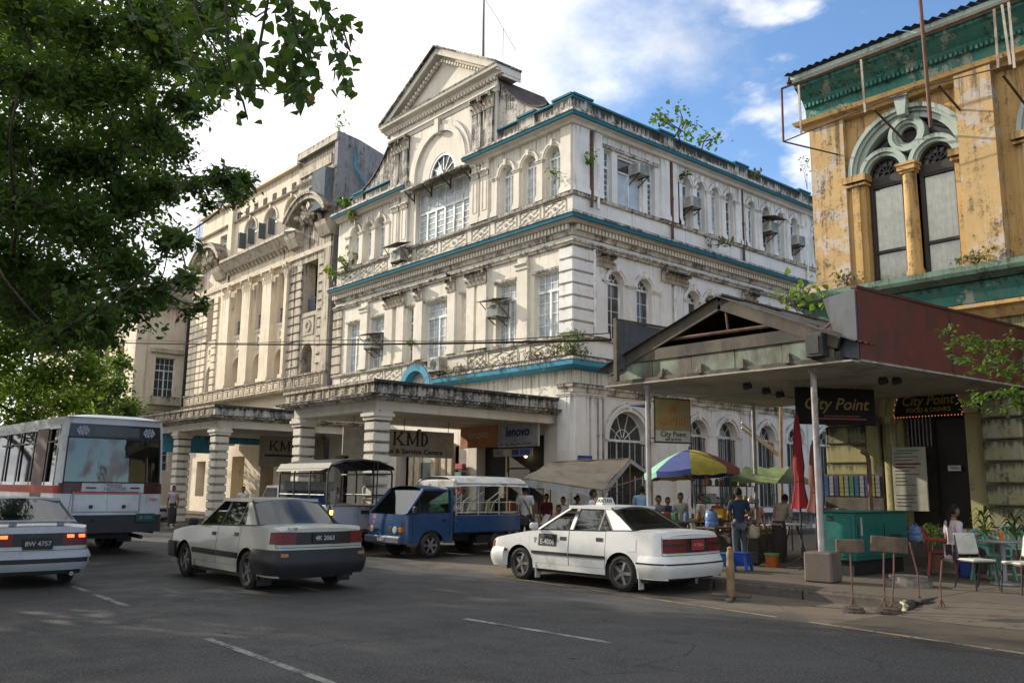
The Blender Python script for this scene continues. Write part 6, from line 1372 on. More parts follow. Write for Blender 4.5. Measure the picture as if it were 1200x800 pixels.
for x in (-.35,.35): m.box(x-.05,x+.05,-.05,.0,-.05,.0)
m.build('boot_spoiler',WQ,WC_,loc=(0,-1.98,1.03)); text('SALOON',.08,LETD,'lettering',WC_,(.55,-2.165,.92),sx=1.2,shear=.2) if False else None
m=MB(); m.tube([(.52,-2.0,.22),(.52,-2.22,.22)],.035,10); m.build('exhaust_pipe',CHRM,WC_)
def shut_lines(t,s,za,zb,tx,hy):
    m=MB()
    for sg in (-1,1): s.band(sg*tx,sg*(tx+.009),za,zb,.003,mb=m,th=.008,n=1)
    s.band(-tx,tx,za-.009,za,.003,mb=m,th=.008)
    m.builds('boot_shut_line',BLK,t)
    m=MB(); m.tube([(.62,hy,.93),(.60,hy-.25,1.55)],.004,4); m.build('aerial',BLK,t)
    m=MB()
    for x in (-.34,.22): m.tube([(x,s.y1-1.22,.945),(x+.42,s.y1-1.40,1.03)],.007,4)
    m.builds('wiper',BLK,t)
shut_lines(TX,ts,.625,.90,.80,-1.3); shut_lines(SD,ss,.70,.94,.82,-1.3); shut_lines(WC_,ws_,.60,.93,.80,-1.3)
# --- parked pale car and white van seen between the porch pillars
PV=dict(PT_); PV['paint']=paintm('parked_white',(.58,.58,.57))
c1,s1=car('parked_car','white car parked nose outward beyond the farther porch pillars','car',(12.0,38.6,0),R(205),PV,)
for sg in (-1,1):
    m=MB(); s1.front(*sorted((sg*.38,sg*.75)),.56,.68,.02,mb=m); m.build('head_lamp',HLAMP,c1)
m=MB(); s1.front(-.38,.38,.56,.66,.012,mb=m); m.build('grille',BLK,c1); m=MB(); s1.front(-1.2,1.2,.34,.55,.05,mb=m,zs=3); m.build('front_bumper',PV['paint'],c1); m=MB(); s1.band(-1.2,1.2,.36,.58,.05,mb=m); m.build('rear_bumper',PV['paint'],c1)
c2,s2=car('parked_car','second white car half hidden behind the bus, nearer the arcade wall','car',(12.0,44.0,0),R(182),dict(PV))
for sg in (-1,1): m=MB(); s2.front(*sorted((sg*.38,sg*.75)),.56,.68,.02,mb=m); m.build('head_lamp',HLAMP,c2)
m=MB(); s2.front(-1.2,1.2,.34,.55,.05,mb=m,zs=3); m.build('front_bumper',PV['paint'],c2)
# --- city bus
BW=paintm('bus_white',(.52,.53,.56)); BR=simple('bus_red',(.46,.06,.03),.5,bump=0,spec=.2); BD=simple('bus_dark_skirt',(.03,.03,.034),.5); 
BU=thing('city_bus','white and red city bus seen from behind at the left','bus',(6.38,27.1,0),R(2.5))
bs=Shell(-5.1,5.1,2.48,rc=.22,inset=.12,bulge=.06,prof=[(0,1),(1.5,1),(1.6,1),(2.9,.955),(3.05,.94),(3.3,.89)],lean0=.035,lean1=.02)
def bfull(z0,z1,name,mat,off=0.,zs=3): m=MB(); bs.band(-bs.tot,0,z0,z1,off,mb=m,zs=zs); bs.band(0,bs.tot,z0,z1,off,mb=m,zs=zs); return m.build(name,mat,BU,smooth=30)
bfull(.92,1.42,'lower_body',BW); bfull(1.42,1.60,'red_band',BR,.004); bfull(3.02,3.20,'roof_edge',BW)
m=MB(); bs.band(-1.62,1.62,.52,.93,.03,mb=m,zs=3); bs.front(-1.6,1.6,.45,.93,.03,mb=m); m.builds('bumper',BD,BU,smooth=30)
for sg in (-1,1):
    m=MB()
    for a,b in ((-4.6,-3.1),(-1.95,2.9)): bs.side(sg,a,b,.45,.93,.0,mb=m)
    m.build('skirt',BD,BU)
rf=MB(); NX=10
st=[-5.12,-5.0,-4.8,4.8,5.0,5.12]
for i,y in enumerate(st):
    e=[.0,.7,1,1,.7,.0][i]
    for j in range(NX+1): q=-1+2*j/NX; rf.V.append(Vector((q*1.12*(.97+.03*e),y,3.19+.09*e*(1-abs(q)**4))))
rf.F=[(i*(NX+1)+j,i*(NX+1)+j+1,(i+1)*(NX+1)+j+1,(i+1)*(NX+1)+j) for i in range(5) for j in range(NX)]; rf.build('roof',BW,BU,smooth=50)
# rear: corner posts, dark head panel, window
for sg in (-1,1):
    m=MB(); bs.band(sg*1.10,sg*1.50,1.60,3.02,.0,mb=m,zs=4); m.build('corner_post',BW,BU,smooth=30)
    m=MB(); bs.band(sg*.72,sg*1.20,1.42,1.66,.010,mb=m); m.build('lamp_cluster',simple('bus_lamp_dark',(.07,.012,.012),.25,bump=0),BU)
    m=MB(); bs.front(*sorted((sg*.9,sg*1.5)),1.6,3.02,0.,mb=m); m.build('corner_post',BW,BU)
m=MB(); bs.band(-1.11,1.11,2.72,3.04,.006,mb=m,zs=2); m.build('head_panel',simple('bus_head_dark',(.02,.022,.028),.2,bump=0),BU)
m=MB(); bs.band(-.55,.55,2.76,2.98,.012,mb=m,th=.01); m.build('destination_box',simple('bus_dest',(.06,.075,.07),.3,bump=0),BU)
m=MB(); bs.band(-1.12,1.12,1.66,2.72,-.01,mb=m,th=.01,zs=5); m.build('rear_window',BUSGL,BU,smooth=40)
m=MB()
for z in (1.655,2.70): bs.band(-1.12,1.12,z,z+.04,.008,mb=m)
for x in (-1.12,1.09): bs.band(x,x+.03,1.66,2.72,.008,mb=m,n=2)
m.build('window_seal',BLK,BU)
for sg in (-1,1):
    x,y,nx,ny=bs.at(sg*.80); v=bs.mp(x,y,2.88); m=MB(); m.M=Matrix.Translation((v.x,v.y-.014,2.88))
    m.arc(0,0,.045,.07,-.004,.004,0,2*PI,14); m.arc(0,0,.0,.025,-.004,.004,0,2*PI,8)
    for k in range(6): a=k*PI/3; m.beam((.075*math.cos(a),0,.075*math.sin(a)),(.105*math.cos(a+.6),0,.105*math.sin(a+.6)),.03,.008,(0,1,0))
    for s2_ in (-1,1): m.beam((s2_*.13,0,0),(s2_*.06,0,-.10),.03,.008,(0,1,0)); m.beam((s2_*.13,0,0),(s2_*.06,0,.10),.03,.008,(0,1,0))
    m.build('emblem',simple('emblem_pale',(.42,.45,.52),.4,bump=0),BU)
# advert panel, engine doors, plate, number
m=MB(); bs.band(-.70,.72,1.44,1.66,.012,mb=m,th=.012); m.build('advert_panel',simple('advert_white',(.52,.52,.53),.4,bump=0),BU)
v=bs.mp(0,bs.at(0)[1],1.55); text('14227750',.13,simple('advert_teal',(.05,.2,.28),.5,bump=0),'lettering',BU,(.02,v.y-.017,1.53),shear=.15); text('SUPER SERVICE',.055,RED,'lettering',BU,(.02,v.y-.019,1.62))
for x in (-.5,.5): m=MB(); m.box(x-.11,x+.11,v.y-.02,v.y+.04,1.54,1.57); m.build('latch_strip',BLK,BU)
for a,b,z0,z1 in ((-.86,-.13,1.02,1.40),(-.12,.62,1.02,1.40),(-.86,.0,.72,.99)):
    m=MB(); bs.band(a,b,z0,z1,.012,mb=m,th=.014); d=m.build('engine_door',BW,BU); m=MB(); q=bs.at((a+b)/2); m.bbox((a+b)/2-.02,(a+b)/2+.05,q[1]-.045,q[1]+.02,z0+.06,z0+.14,.01); m.build('latch',BLK,d)
m=MB()
for x in (-.88,.63): bs.band(x,x+.03,.98,1.46,.016,mb=m,n=2)
bs.band(-.88,.66,1.40,1.43,.016,mb=m); bs.band(-.88,.66,.985,1.01,.016,mb=m); m.build('door_frame',simple('bus_trim_grey',(.3,.3,.32),.5),BU)
m=MB(); bs.band(-.84,.60,1.415,1.47,.013,mb=m); m.build('red_strip',BR,BU)
text('7301',.11,BR,'lettering',BU,(.98,bs.at(.98)[1]-.02,1.28)); plate(BU,bs,.44,.2,.86,'2E 7201',simple('plate_green',(.02,.06,.06),.5,bump=0),simple('plate_green_letters',(.1,.3,.26),.5,bump=0),y=-5.2,x=.78)
m=MB(); bs.front(-1.08,1.08,1.45,2.8,-.01,mb=m,th=.01,zs=4); m.build('windscreen',BUSGL,BU,smooth=40); m=MB(); bs.front(-1.1,1.1,2.8,3.03,.0,mb=m); bs.front(-1.1,1.1,1.38,1.46,.004,mb=m); m.builds('front_panel',BW,BU)
m=MB(); m.box(-1.12,1.12,-4.9,4.9,3.0,3.03); m.build('ceiling',simple('bus_ceiling',(.2,.2,.2),.8),BU)
# sides: window band
for sg in (-1,1):
    m=MB(); bs.side(sg,-4.85,4.85,1.62,3.02,-.05,mb=m,th=.01,zs=4); m.build('side_glazing',BUSGL,BU,smooth=30)
    m=MB(); bs.side(sg,-4.9,4.9,1.58,1.68,.0,mb=m); bs.side(sg,-4.9,4.9,2.92,3.03,.0,mb=m); m.build('window_rail',BW,BU)
    for y in (-4.9,-4.15,-2.9,-1.65,-.4,.85,2.1,3.3,4.5): m=MB(); bs.side(sg,y,y+.10,1.6,3.0,.002,mb=m,n=2); m.build('window_post',BLK,BU)
    for y in (-4.6,-3.4,-2.1,-.9): m=MB(); bs.side(sg,y,y+1.0,2.6,2.64,.0,mb=m); m.build('sliding_rail',BLK,BU)
m=MB(); bs.side(-1,-3.95,-3.05,.6,2.95,.006,mb=m,zs=4); m.build('folding_door',simple('bus_door',(.10,.05,.045),.5),BU)
m=MB(); m.box(-1.05,1.05,-4.9,4.8,.75,.85); m.build('floor',BD,BU)
for i in range(7):
    for x in (-.75,.75): m=MB(); m.bbox(x-.4,x+.4,-4.2+i*1.2,-4.05+i*1.2,.9,1.78,.04); m.bbox(x-.4,x+.4,-4.05+i*1.2,-3.65+i*1.2,1.15,1.27,.03); m.build('seat',simple('bus_seat',(.03,.07,.12),.8),BU)
for c in (-2.55,3.0):
    for sg in (-1,1): wheel(BU,sg*1.05,c,.47,.26,8)
for sg in (-1,1): wheel(BU,sg*.76,-2.55,.47,.24,8)
m=MB(); m.box(-.5,.5,-4.6,-3.3,.36,.9); m.tube([(.75,-4.4,.42),(.75,-5.1,.40)],.05,8); m.build('engine',BD,BU); m=MB(); m.box(-.95,.95,-1.6,2.4,.4,.75); m.build('chassis',BD,BU)
for sg in (-1,1): m=MB(); m.box(sg*1.05-.18,sg*1.05+.18,-3.22,-3.2,.18,.6); m.build('mud_flap',BLK,BU)
# --- blue light truck coming out of the side street, nose towards the road
BP=paintm('truck_blue',(.013,.058,.150),.3,(.1,.09,.08),.2)
TR=thing('blue_truck','blue light truck with a white barred passenger canopy leaving the side street','truck',(13.5,17.98,0),PI/2)
# local y forward (towards -X of the place), x to the right
tsx=Shell(.42,1.82,1.58,rc=.16,inset=.07,bulge=.06,prof=[(0,.97),(.4,1),(1.0,1),(1.6,.93),(1.8,.86)],lean1=0.)
ZB=1.02
def tq(sg,y,z): k=lerp(tsx.pr,z); return Vector((sg*.79*k,y,z))
front=[(2.16,.34),(2.18,.62),(2.13,ZB),(1.45,1.62)]
body=MB()
for sg in (-1,1):
    ys=[.42,.5]+[1.05+.36*(-math.cos(PI*k/12)) for k in range(13)]+[1.5,1.6,1.7,1.75]
    zl=lambda y: max(.34,.30+math.sqrt(max(0,.36**2-(y-1.05)**2)))
    for a,b in zip(ys[:-1],ys[1:]):
        k=len(body.V)
        for y in (a,b): body.V+= [tq(sg,y,zl(y)+(ZB-zl(y))*j/5) for j in range(6)]
        body.F+=[(k+j,k+6+j,k+7+j,k+j+1) for j in range(5)]
    k=len(body.V)
    for j in range(6): z=.34+(ZB-.34)*j/5; body.V+=[tq(sg,1.75,z),Vector((sg*.70*lerp(tsx.pr,z),1.86+.02*math.sin(PI*j/5),z))]
    body.F+=[(k+2*j,k+2*j+1,k+2*j+3,k+2*j+2) for j in range(5)]
k=len(body.V)
for j in range(6):
    z=.34+(ZB-.34)*j/5
    for i in range(9): q=-1+2*i/8; body.V.append(Vector((q*.70*lerp(tsx.pr,z),1.86+.02*math.sin(PI*j/5)+.04*(1-q*q),z)))
body.F+=[(k+j*9+i,k+j*9+i+1,k+(j+1)*9+i+1,k+(j+1)*9+i) for j in range(5) for i in range(8)]
body.face([(-.76,.42,.4),(.76,.42,.4),(.70,.42,1.62),(-.70,.42,1.62)]); body.build('cab_body',BP,TR,smooth=40)
m=MB(); rp=[(-.73,.42,1.60),(.73,.42,1.60),(.70,1.50,1.62),(-.70,1.50,1.62)]
for i in range(7):
    y=.40+.90*i/6
    for j in range(9): q=-1+2*j/8; m.V.append(Vector((q*.74,y,1.58+(.10+.02*math.sin(PI*i/6))*(1-abs(q)**3)))) 
m.F=[(i*9+j,i*9+j+1,(i+1)*9+j+1,(i+1)*9+j) for i in range(6) for j in range(8)]; m.build('cab_roof',BP,TR,smooth=50)
m=MB(); quadp(m,[(.74,1.80,ZB),(-.74,1.80,ZB),(-.69,1.27,1.60),(.69,1.27,1.60)],.008); m.build('windscreen',CGLASS,TR)
for sg in (-1,1):
    m=MB(); m.beam(tq(sg,1.79,ZB),(sg*.70,1.27,1.60),.07,.05); m.build('pillar',BP,TR); m=MB(); m.beam((sg*.755,.46,ZB),(sg*.715,.46,1.6),.05,.12); m.build('pillar',BP,TR)
    m=MB(); q=[(sg*.765,.52,ZB),(sg*.765,1.74,ZB),(sg*.70,1.25,1.58),(sg*.715,.52,1.58)]; quadp(m,q if sg>0 else q[::-1],.006); m.build('side_window',CGLASS,TR)
    m=MB(); m.beam((sg*.775,.46,ZB),(sg*.775,1.77,ZB),.03,.05); m.beam((sg*.71,.46,1.59),(sg*.70,1.27,1.59),.03,.05); m.build('window_rail',BP,TR)
    m=MB(); m.beam((sg*.76,1.40,ZB),(sg*.73,1.40,1.38),.025,.025); m.build('quarter_bar',BLK,TR)
    d=MB(); tt=[(sg*.797,.55),(sg*.797,1.0)]; d.box(sg*.79-.006,sg*.79+.01,.52,.527,.45,1.0); d.box(sg*.79-.006,sg*.79+.01,1.60,1.607,.45,1.0); d.builds('door_gap',BLK,TR); m=MB(); m.bbox(sg*.80-.02,sg*.80+.02,.62,.76,.86,.91,.008); m.build('door_handle',BLK,TR)
    m=MB(); m.lathe([(.001,.03),(.075,.025),(.09,.0)],(sg*.50,1.89,.66),14,'y'); m.build('head_lamp',HLAMP,TR); m=MB(); m.bbox(sg*.68-.07,sg*.68+.07,1.80,1.89,.60,.73,.02); m.build('indicator_lamp',AMB,TR)
    m=MB(); m.bbox(-.07,.07,-.05,.05,-.09,.09,.03); m.beam((-sg*.18,-.05,.0),(0,0,0),.02); m.build('mirror',BLK,TR,loc=(sg*.93,1.64,1.12))
m=MB(); m.bbox(-.40,.40,1.88,1.915,.60,.74,.02); m.build('grille',BLK,TR); m=MB(); m.bbox(-.77,.77,1.84,1.96,.33,.52,.04); m.build('front_bumper',simple('truck_bumper',(.06,.075,.11),.5),TR); text('4J 5517',.10,PLW,'lettering',TR,(0,1.972,.43),(PI/2,0,PI))
for x in (-.35,.35): m=MB(); m.bbox(x-.24,x+.24,.55,.68,.6,1.35,.05); m.bbox(x-.24,x+.24,.6,1.1,.5,.66,.04); m.build('seat',MATS['car_seat'],TR)
m=MB(); m.bbox(-.68,.68,1.5,1.75,.7,ZB,.05); m.build('dashboard',BLK,TR); m=MB(); m.M=Matrix.Translation((.35,1.38,1.02))@Euler((R(30),0,0)).to_matrix().to_4x4(); m.tube([(.19*math.cos(2*PI*i/16),.19*math.sin(2*PI*i/16),0) for i in range(17)],.014,6); m.build('steering_wheel',BLK,TR)
m=MB(); m.bbox(-.80,.80,-1.75,.38,.56,.64,.01); m.build('bed_floor',BP,TR)
for sg in (-1,1): m=MB(); m.bbox(sg*.80-.025,sg*.80+.025,-1.75,.38,.58,.99,.012); m.build('bed_side',BP,TR)
m=MB(); m.bbox(-.775,.775,-1.79,-1.74,.58,.99,.012); m.build('tail_gate',BP,TR); m=MB(); m.bbox(-.775,.775,.34,.38,.64,.99,.01); m.build('bed_front',BP,TR)
m=MB(); m.box(-.4,.4,-1.7,1.7,.36,.54); m.box(-.7,.7,-1.2,-.4,.3,.5); m.build('chassis',BLK,TR)
for sg in (-1,1): m=MB(); m.box(sg*.72-.08,sg*.72+.08,-1.62,-1.60,.2,.55); m.build('mud_flap',BLK,TR)
FW=simple('canopy_frame_white',(.46,.45,.42),.5,dirt=(.2,.15,.1),damt=.3)
for sg in (-1,1):
    m=MB(); x=sg*.78
    for y in (.32,-.37,-1.05,-1.72): m.tube([(x,y,.98),(x,y,1.78)],.018,6)
    m.tube([(x,.32,1.05),(x,-1.72,1.05)],.018,6); m.tube([(x,.32,1.30),(x,-1.72,1.30)],.014,6); m.tube([(x,.34,1.76),(x,-1.97,1.76)],.022,6); m.build('canopy_frame',FW,TR)
    m=MB()
    for y in (-.1,-.85): m.tube([(x,y+.25,1.02),(x,y+.20,1.32),(x,y-.18,1.55),(x,y-.24,1.76)],.016,6); m.tube([(x,y+.10,1.02),(x,y-.02,1.3),(x,y-.42,1.55)],.016,6)
    m.build('bent_rail',FW,TR); m=MB(); m.bbox(sg*.62-.14,sg*.62+.14,-1.7,.25,.92,.98,.02); m.build('bench',simple('bench_dark',(.06,.055,.05),.7),TR)
m=MB()
for i in range(9):
    y=.40-2.42*i/8; dr=.03*(1-math.sin(PI*i/8)**.4)
    for j in range(11): q=-1+2*j/10; m.V.append(Vector((q*.83,y,1.70+.25*(1-abs(q)**4.5)-dr)))
m.F=[(i*11+j,i*11+j+1,(i+1)*11+j+1,(i+1)*11+j) for i in range(8) for j in range(10)]; m.build('canopy_roof',simple('canopy_white',(.60,.59,.56),.5,dirt=(.3,.25,.2),damt=.2),TR,smooth=50)
m=MB(); m.bbox(-.80,.80,.28,.39,1.62,1.86,.05); m.box(.25,.7,.40,.42,1.70,1.75); m.build('canopy_front',FW,TR)
for c in (1.05,-1.10):
    for sg in (-1,1): wheel(TR,sg*.70,c,.295,.17,6)
# --- pickup with a black canopy behind the saloon
PB=paintm('pickup_pale_blue',(.36,.39,.44),.4,(.15,.14,.13),.3); CV=simple('black_canvas',(.022,.022,.024),.8,var=.4); CVG=simple('dusty_lit_canvas',(.33,.31,.27),.8)
PK=thing('canopied_pickup','pale blue pickup with an open black canvas canopy, standing beyond the saloon','pickup truck',(11.95,22.1,0),R(0)); PK.scale=(1.1,1.1,1.1)
m=MB(); m.bbox(-.84,.84,-2.25,.2,.50,.60,.02); m.build('bed_floor',PB,PK)
for sg in (-1,1):
    m=MB(); m.bbox(sg*.84-.03,sg*.84+.03,-2.25,.2,.52,1.08,.015); m.build('bed_side',PB,PK)
    m=MB(); m.bbox(sg*.80-.05,sg*.80+.06,-2.32,-2.24,.64,1.0,.02); l=m.build('lamp_housing',BLK,PK)
    for z,mt in ((.70,LITR),(.86,LITA)): m=MB(); m.bbox(sg*.80-.04,sg*.80+.05,-2.335,-2.31,z,z+.11,.01); m.build('tail_lamp',mt,l)
m=MB(); m.bbox(-.76,.76,-2.29,-2.24,.52,1.06,.015); m.build('tail_gate',PB,PK); m=MB(); m.tube([(-.8,-2.30,1.08),(.8,-2.30,1.08)],.025,8); m.build('gate_rail',CHRM,PK); text('DELTA 1500',.12,LETD,'lettering',PK,(.25,-2.295,.68)) if False else None
m=MB(); m.bbox(-.85,.85,-2.45,-2.33,.38,.5,.02); m.build('rear_step',BLK,PK); m=MB(); m.bbox(.0,.42,-2.30,-2.285,.88,.96,.004); m.build('dark_label',BLK,PK)
cabp=MB(); cabp.prism([(-.82,.25,.45),(-.82,1.75,.45),(-.82,2.1,.5),(-.82,2.15,.95),(-.82,1.35,1.02),(-.82,.95,1.5),(-.82,.3,1.52),(-.82,.25,1.0)],(1.64,0,0)); cabp.build('cab_body',PB,PK)
for sg in (-1,1): m=MB(); x=sg*.826; m.prism([(x,.4,1.02),(x,1.28,1.02),(x,.95,1.45),(x,.4,1.45)],(sg*.01,0,0)); m.build('side_window',DPANE,PK)
m=MB(); quadp(m,[(.78,1.36,1.04),(-.78,1.36,1.04),(-.74,.97,1.47),(.74,.97,1.47)],-.01); m.build('windscreen',DPANE,PK); m=MB(); m.box(-.6,.6,.235,.248,1.05,1.42); m.build('rear_window',DPANE,PK)
def hoop(y): return [(-.86,y,1.05),(-.87,y,1.80),(-.78,y,1.99),(-.5,y,2.09),(0,y,2.13),(.5,y,2.09),(.78,y,1.99),(.87,y,1.80),(.86,y,1.05)]
for y in (-2.22,-1.4,-.6,.15): m=MB(); m.tube(hoop(y),.022,7); m.build('canopy_hoop',IRON,PK,smooth=50)
m=MB()
for y in (-2.22,-2.05): m.tube([(.45,y,1.08),(.46,y,2.06)],.018,6)
m.tube([(-.86,-2.1,1.3),(-.86,.15,1.3)],.02,6); m.tube([(.86,-2.1,1.3),(.86,.15,1.3)],.02,6); m.tube([(-.86,-2.2,1.8),(-.86,.15,1.8)],.02,6); m.tube([(.86,-2.2,1.8),(.86,.15,1.8)],.02,6); m.builds('grab_rail',IRON,PK)
m=MB(); cs=[(-.885,1.90),(-.82,2.03),(-.5,2.12),(0,2.16),(.5,2.12),(.82,2.03),(.885,1.90)]
for i in range(10):
    y=-2.32+2.6*i/9
    for j,(x,z) in enumerate(cs): m.V.append(Vector((x,y,z-.012*(i%2)+(-.05 if i in(0,9) and 0<j<6 else 0))))
m.F=[(i*7+j,i*7+j+1,(i+1)*7+j+1,(i+1)*7+j) for i in range(9) for j in range(6)]; m.build('canvas_roof',CV,PK,smooth=60)
m=MB(); m.add([(-.90,-2.2,1.90),(-.90,.25,1.90),(-.94,.25,1.85),(-.94,-2.0,1.86)],[(0,1,2,3)]); m.build('side_flap',CVG,PK)
m=MB(); m.add([(-.89,-2.30,1.91),(-.89,.25,1.91),(-.81,.25,2.035),(-.81,-2.30,2.035)],[(0,1,2,3)]); [setattr(v,'x',v.x-.006) for v in m.V]; m.build('dusty_lit_edge',CVG,PK)  # dusty roof edge; the lit slope is painted in as paler canvas
for sg in (-1,1): m=MB(); m.bbox(sg*.62-.18,sg*.62+.18,-2.1,.1,.92,1.0,.03); m.build('bench',simple('bench_dark',(.06,.055,.05)),PK)
for x,y in ((-.45,.08),(.3,.08)): m=MB(); m.bbox(x-.35,x+.35,y,y+.06,1.38,1.62,.1); m.build('back_pad',simple('pad_pale',(.3,.3,.28),.8),PK)
m=MB(); m.bbox(-.55,.2,-.25,.1,.62,1.28,.05); m.build('sack_load',simple('load_blue',(.03,.10,.28),.6),PK)
for c in (-1.35,1.35):
    for sg in (-1,1): wheel(PK,sg*.74,c,.32,.19,6)
m=MB(); m.box(-.5,.5,-2.1,1.9,.34,.5); m.build('chassis',BLK,PK); m=MB(); m.bbox(-.84,.84,1.1,2.1,.36,.5,.04); m.build('front_bumper',BLK,PK)
# ------------------------------------------------------------------ people
SKIN=simple('skin_brown',(.20,.10,.055),.6,var=.12,bump=.03); HAIRM=simple('black_hair',(.010,.009,.008),.75,var=.3,spec=.2); EYEM=simple('eye_dark',(.02,.015,.012),.3,bump=0)
def skin_mesh(nodes,edges,root,sub=1):
    me=bpy.data.meshes.new('s'); me.from_pydata([n[0] for n in nodes],[],[]); me.edges.add(len(edges))
    for i,e in enumerate(edges): me.edges[i].vertices=e
    o=bpy.data.objects.new('s',me); COL.objects.link(o); md=o.modifiers.new('k','SKIN'); md.use_smooth_shade=True
    if not me.skin_vertices: bpy.context.view_layer.objects.active=o; me.skin_vertices.new() if hasattr(me.skin_vertices,'new') else None
    for i,n in enumerate(nodes):
        sv=me.skin_vertices[0].data[i]; r=n[1]; sv.radius=(r,r) if not isinstance(r,tuple) else r; sv.use_root=(i==root)
    s=o.modifiers.new('u','SUBSURF'); s.levels=sub; s.render_levels=sub
    bpy.context.view_layer.update(); ev=o.evaluated_get(bpy.context.evaluated_depsgraph_get()); out=bpy.data.meshes.new_from_object(ev); bpy.data.objects.remove(o); return out
def person(label,loc,rotz,shirt,lower,kind='trousers',lean=0.,lh=None,rh=None,le=None,re=None,sit=False,sleeve=.75,hair='short',turn=0.,step=0.,sc=1.,knee=None,group=None,tilt=0.):
    """standing or seated figure facing local +y; hands/elbows given relative to the shoulder"""
    t=thing('person',label,'person',loc,rotz,group); t.scale=(sc,sc,sc)
    hz=.90 if not sit else .50
    Mx=Matrix.Translation((0,0,hz))@Euler((-lean,0,0)).to_matrix().to_4x4()@Matrix.Translation((0,0,-.90))
    U=lambda x,y,z: tuple(Mx@Vector((x,y,z)))
    P=[(U(0,0,.90),(.115,.10)),(U(0,.005,1.06),(.115,.092)),(U(0,.005,1.24),(.135,.098)),(U(0,0,1.37),(.105,.08)),(U(0,0,1.44),.052),(U(0,.015,1.50),.046)]
    E=[(0,1),(1,2),(2,3),(3,4),(4,5)]
    hands=[]; arms=[]
    for sg,el,ha in ((-1,le,lh),(1,re,rh)):
        sh=Vector(U(sg*.165,0,1.375)); el=Vector(el or (sg*.05,-.03,-.28)); ha=Vector(ha or (sg*.04,.06,-.52))
        k=len(P); P+=[(tuple(sh),.058),(tuple(sh+el*.5),.045),(tuple(sh+el),.038),(tuple(sh+(el+ha)*.5),.034),(tuple(sh+ha),.026),(tuple(sh+ha+(ha-el).normalized()*.06),(.034,.016))]
        E+=[(3,k),(k,k+1),(k+1,k+2),(k+2,k+3),(k+3,k+4),(k+4,k+5)]; hands.append((sh+ha+(ha-el).normalized()*.085,(ha-el).normalized(),sg)); arms.append((k,sh,el,ha))
    legs=[]
    for sg in (-1,1):
        st=step*sg; k=len(P)
        if sit: kn=Vector((sg*.12,.42,.52)); an=Vector((sg*.13,.40,.09)); hp=Vector((sg*.09,.02,.50))
        else: hp=Vector((sg*.085,0,.86)); kn=Vector((sg*.10,.03+st*.5,.48)); an=Vector((sg*.105,-.02+st,.09))
        P+=[(tuple(hp),.088),(tuple((hp+kn)/2),.075),(tuple(kn),.055),(tuple((kn+an)/2+Vector((0,-.015,0))),.05),(tuple(an),.036),(tuple(an+Vector((sg*.015,.13,-.055))),(.035,.022))]
        E+=[(0,k),(k,k+1),(k+1,k+2),(k+2,k+3),(k+3,k+4),(k+4,k+5)]; legs.append((k,hp,kn,an))
    me=skin_mesh(P,E,0); bm=bmesh.new(); bm.from_mesh(me)
    hc=Vector(U(0,.03,1.585)); Hm=Matrix.Translation(hc)@Euler((-lean*.35-tilt,0,turn)).to_matrix().to_4x4()
    hb=bmesh.new(); bmesh.ops.create_uvsphere(hb,u_segments=16,v_segments=12,radius=1.)
    def headshape(v):
        x,y,z=v.x*.076,v.y*.094,v.z*.115
        if y>0: 
            if z<-.03: x*=1-.25*min(1,(-z-.03)/.08)
            if abs(x)<.014 and -.035<z<.012: y+=.020*(1-abs(z+.018)/.03 if abs(z+.018)<.03 else 0)
            if -.062<z<-.045 and abs(x)<.03: y+=.005
            if .0<z<.03 and .015<abs(x)<.05: y-=.006
        return Vector((x,y,z))
    for v in hb.verts: v.co=Hm@headshape(v.co.copy())
    for sg in (-1,1):
        e=bmesh.ops.create_uvsphere(hb,u_segments=6,v_segments=5,radius=1.)
        for v in e['verts']: v.co=Hm@Vector((sg*.077+v.co.x*.010,-.005+v.co.y*.02,.0+v.co.z*.032))
    tmp=bpy.data.meshes.new('h'); hb.to_mesh(tmp); bm.from_mesh(tmp); hb.free()
    fg=MB()
    for c,d,sg in hands:
        side=d.cross(Vector((0,1,0))); side=side.normalized() if side.length>.1 else Vector((1,0,0)); nrm=d.cross(side).normalized()
        for i,(q,ln) in enumerate(((-.024,.065),(-.008,.075),(.008,.07),(.024,.055))): a=c+side*q-d*.03; fg.tube([a,a+d*ln*.55-nrm*.006,a+d*ln-nrm*.022],[.0085,.008,.006],6)
        a=c-side*.03-d*.06; fg.tube([a,a-side*.022+d*.025,a-side*.028+d*.055],[.010,.009,.007],6)
    tm=fg.mesh('f'); bm.from_mesh(tm); bm.to_mesh(me); bm.free(); me.materials.clear(); me.name='body'; link('body',me,SKIN,t,0)
    # clothes follow the same joints
    def sub(ids,extra,names,mat,infl,edges):
        nodes=[]; 
        for i in ids: p,r=P[i]; nodes.append((p,tuple(x+infl for x in r) if isinstance(r,tuple) else r+infl))
        nodes+=extra; m=skin_mesh(nodes,edges,0); m.name=names; m.materials.clear(); return link(names,m,mat,t,0)
    ids=[0,1,2,3]; ex=[(U(0,0,1.425),.068),(U(0,-.0,.80) if not sit else U(0,-.02,.90),(.125,.11))]; ed=[(0,1),(1,2),(2,3),(3,4),(0,5)]
    for k,sh,el,ha in arms:
        b=len(ids)+len(ex); 
        L_=[(tuple(sh),.074),(tuple(sh+el*.5),.064),(tuple(sh+el*min(1,sleeve)),.058)]
        if sleeve>1: L_+=[(tuple(sh+el+(ha-el)*(sleeve-1)),.045)]
        ex+=L_; ed+=[(3,b)]+[(b+i,b+i+1) for i in range(len(L_)-1)]
    sub(ids,ex,'shirt',shirt,.020,ed)
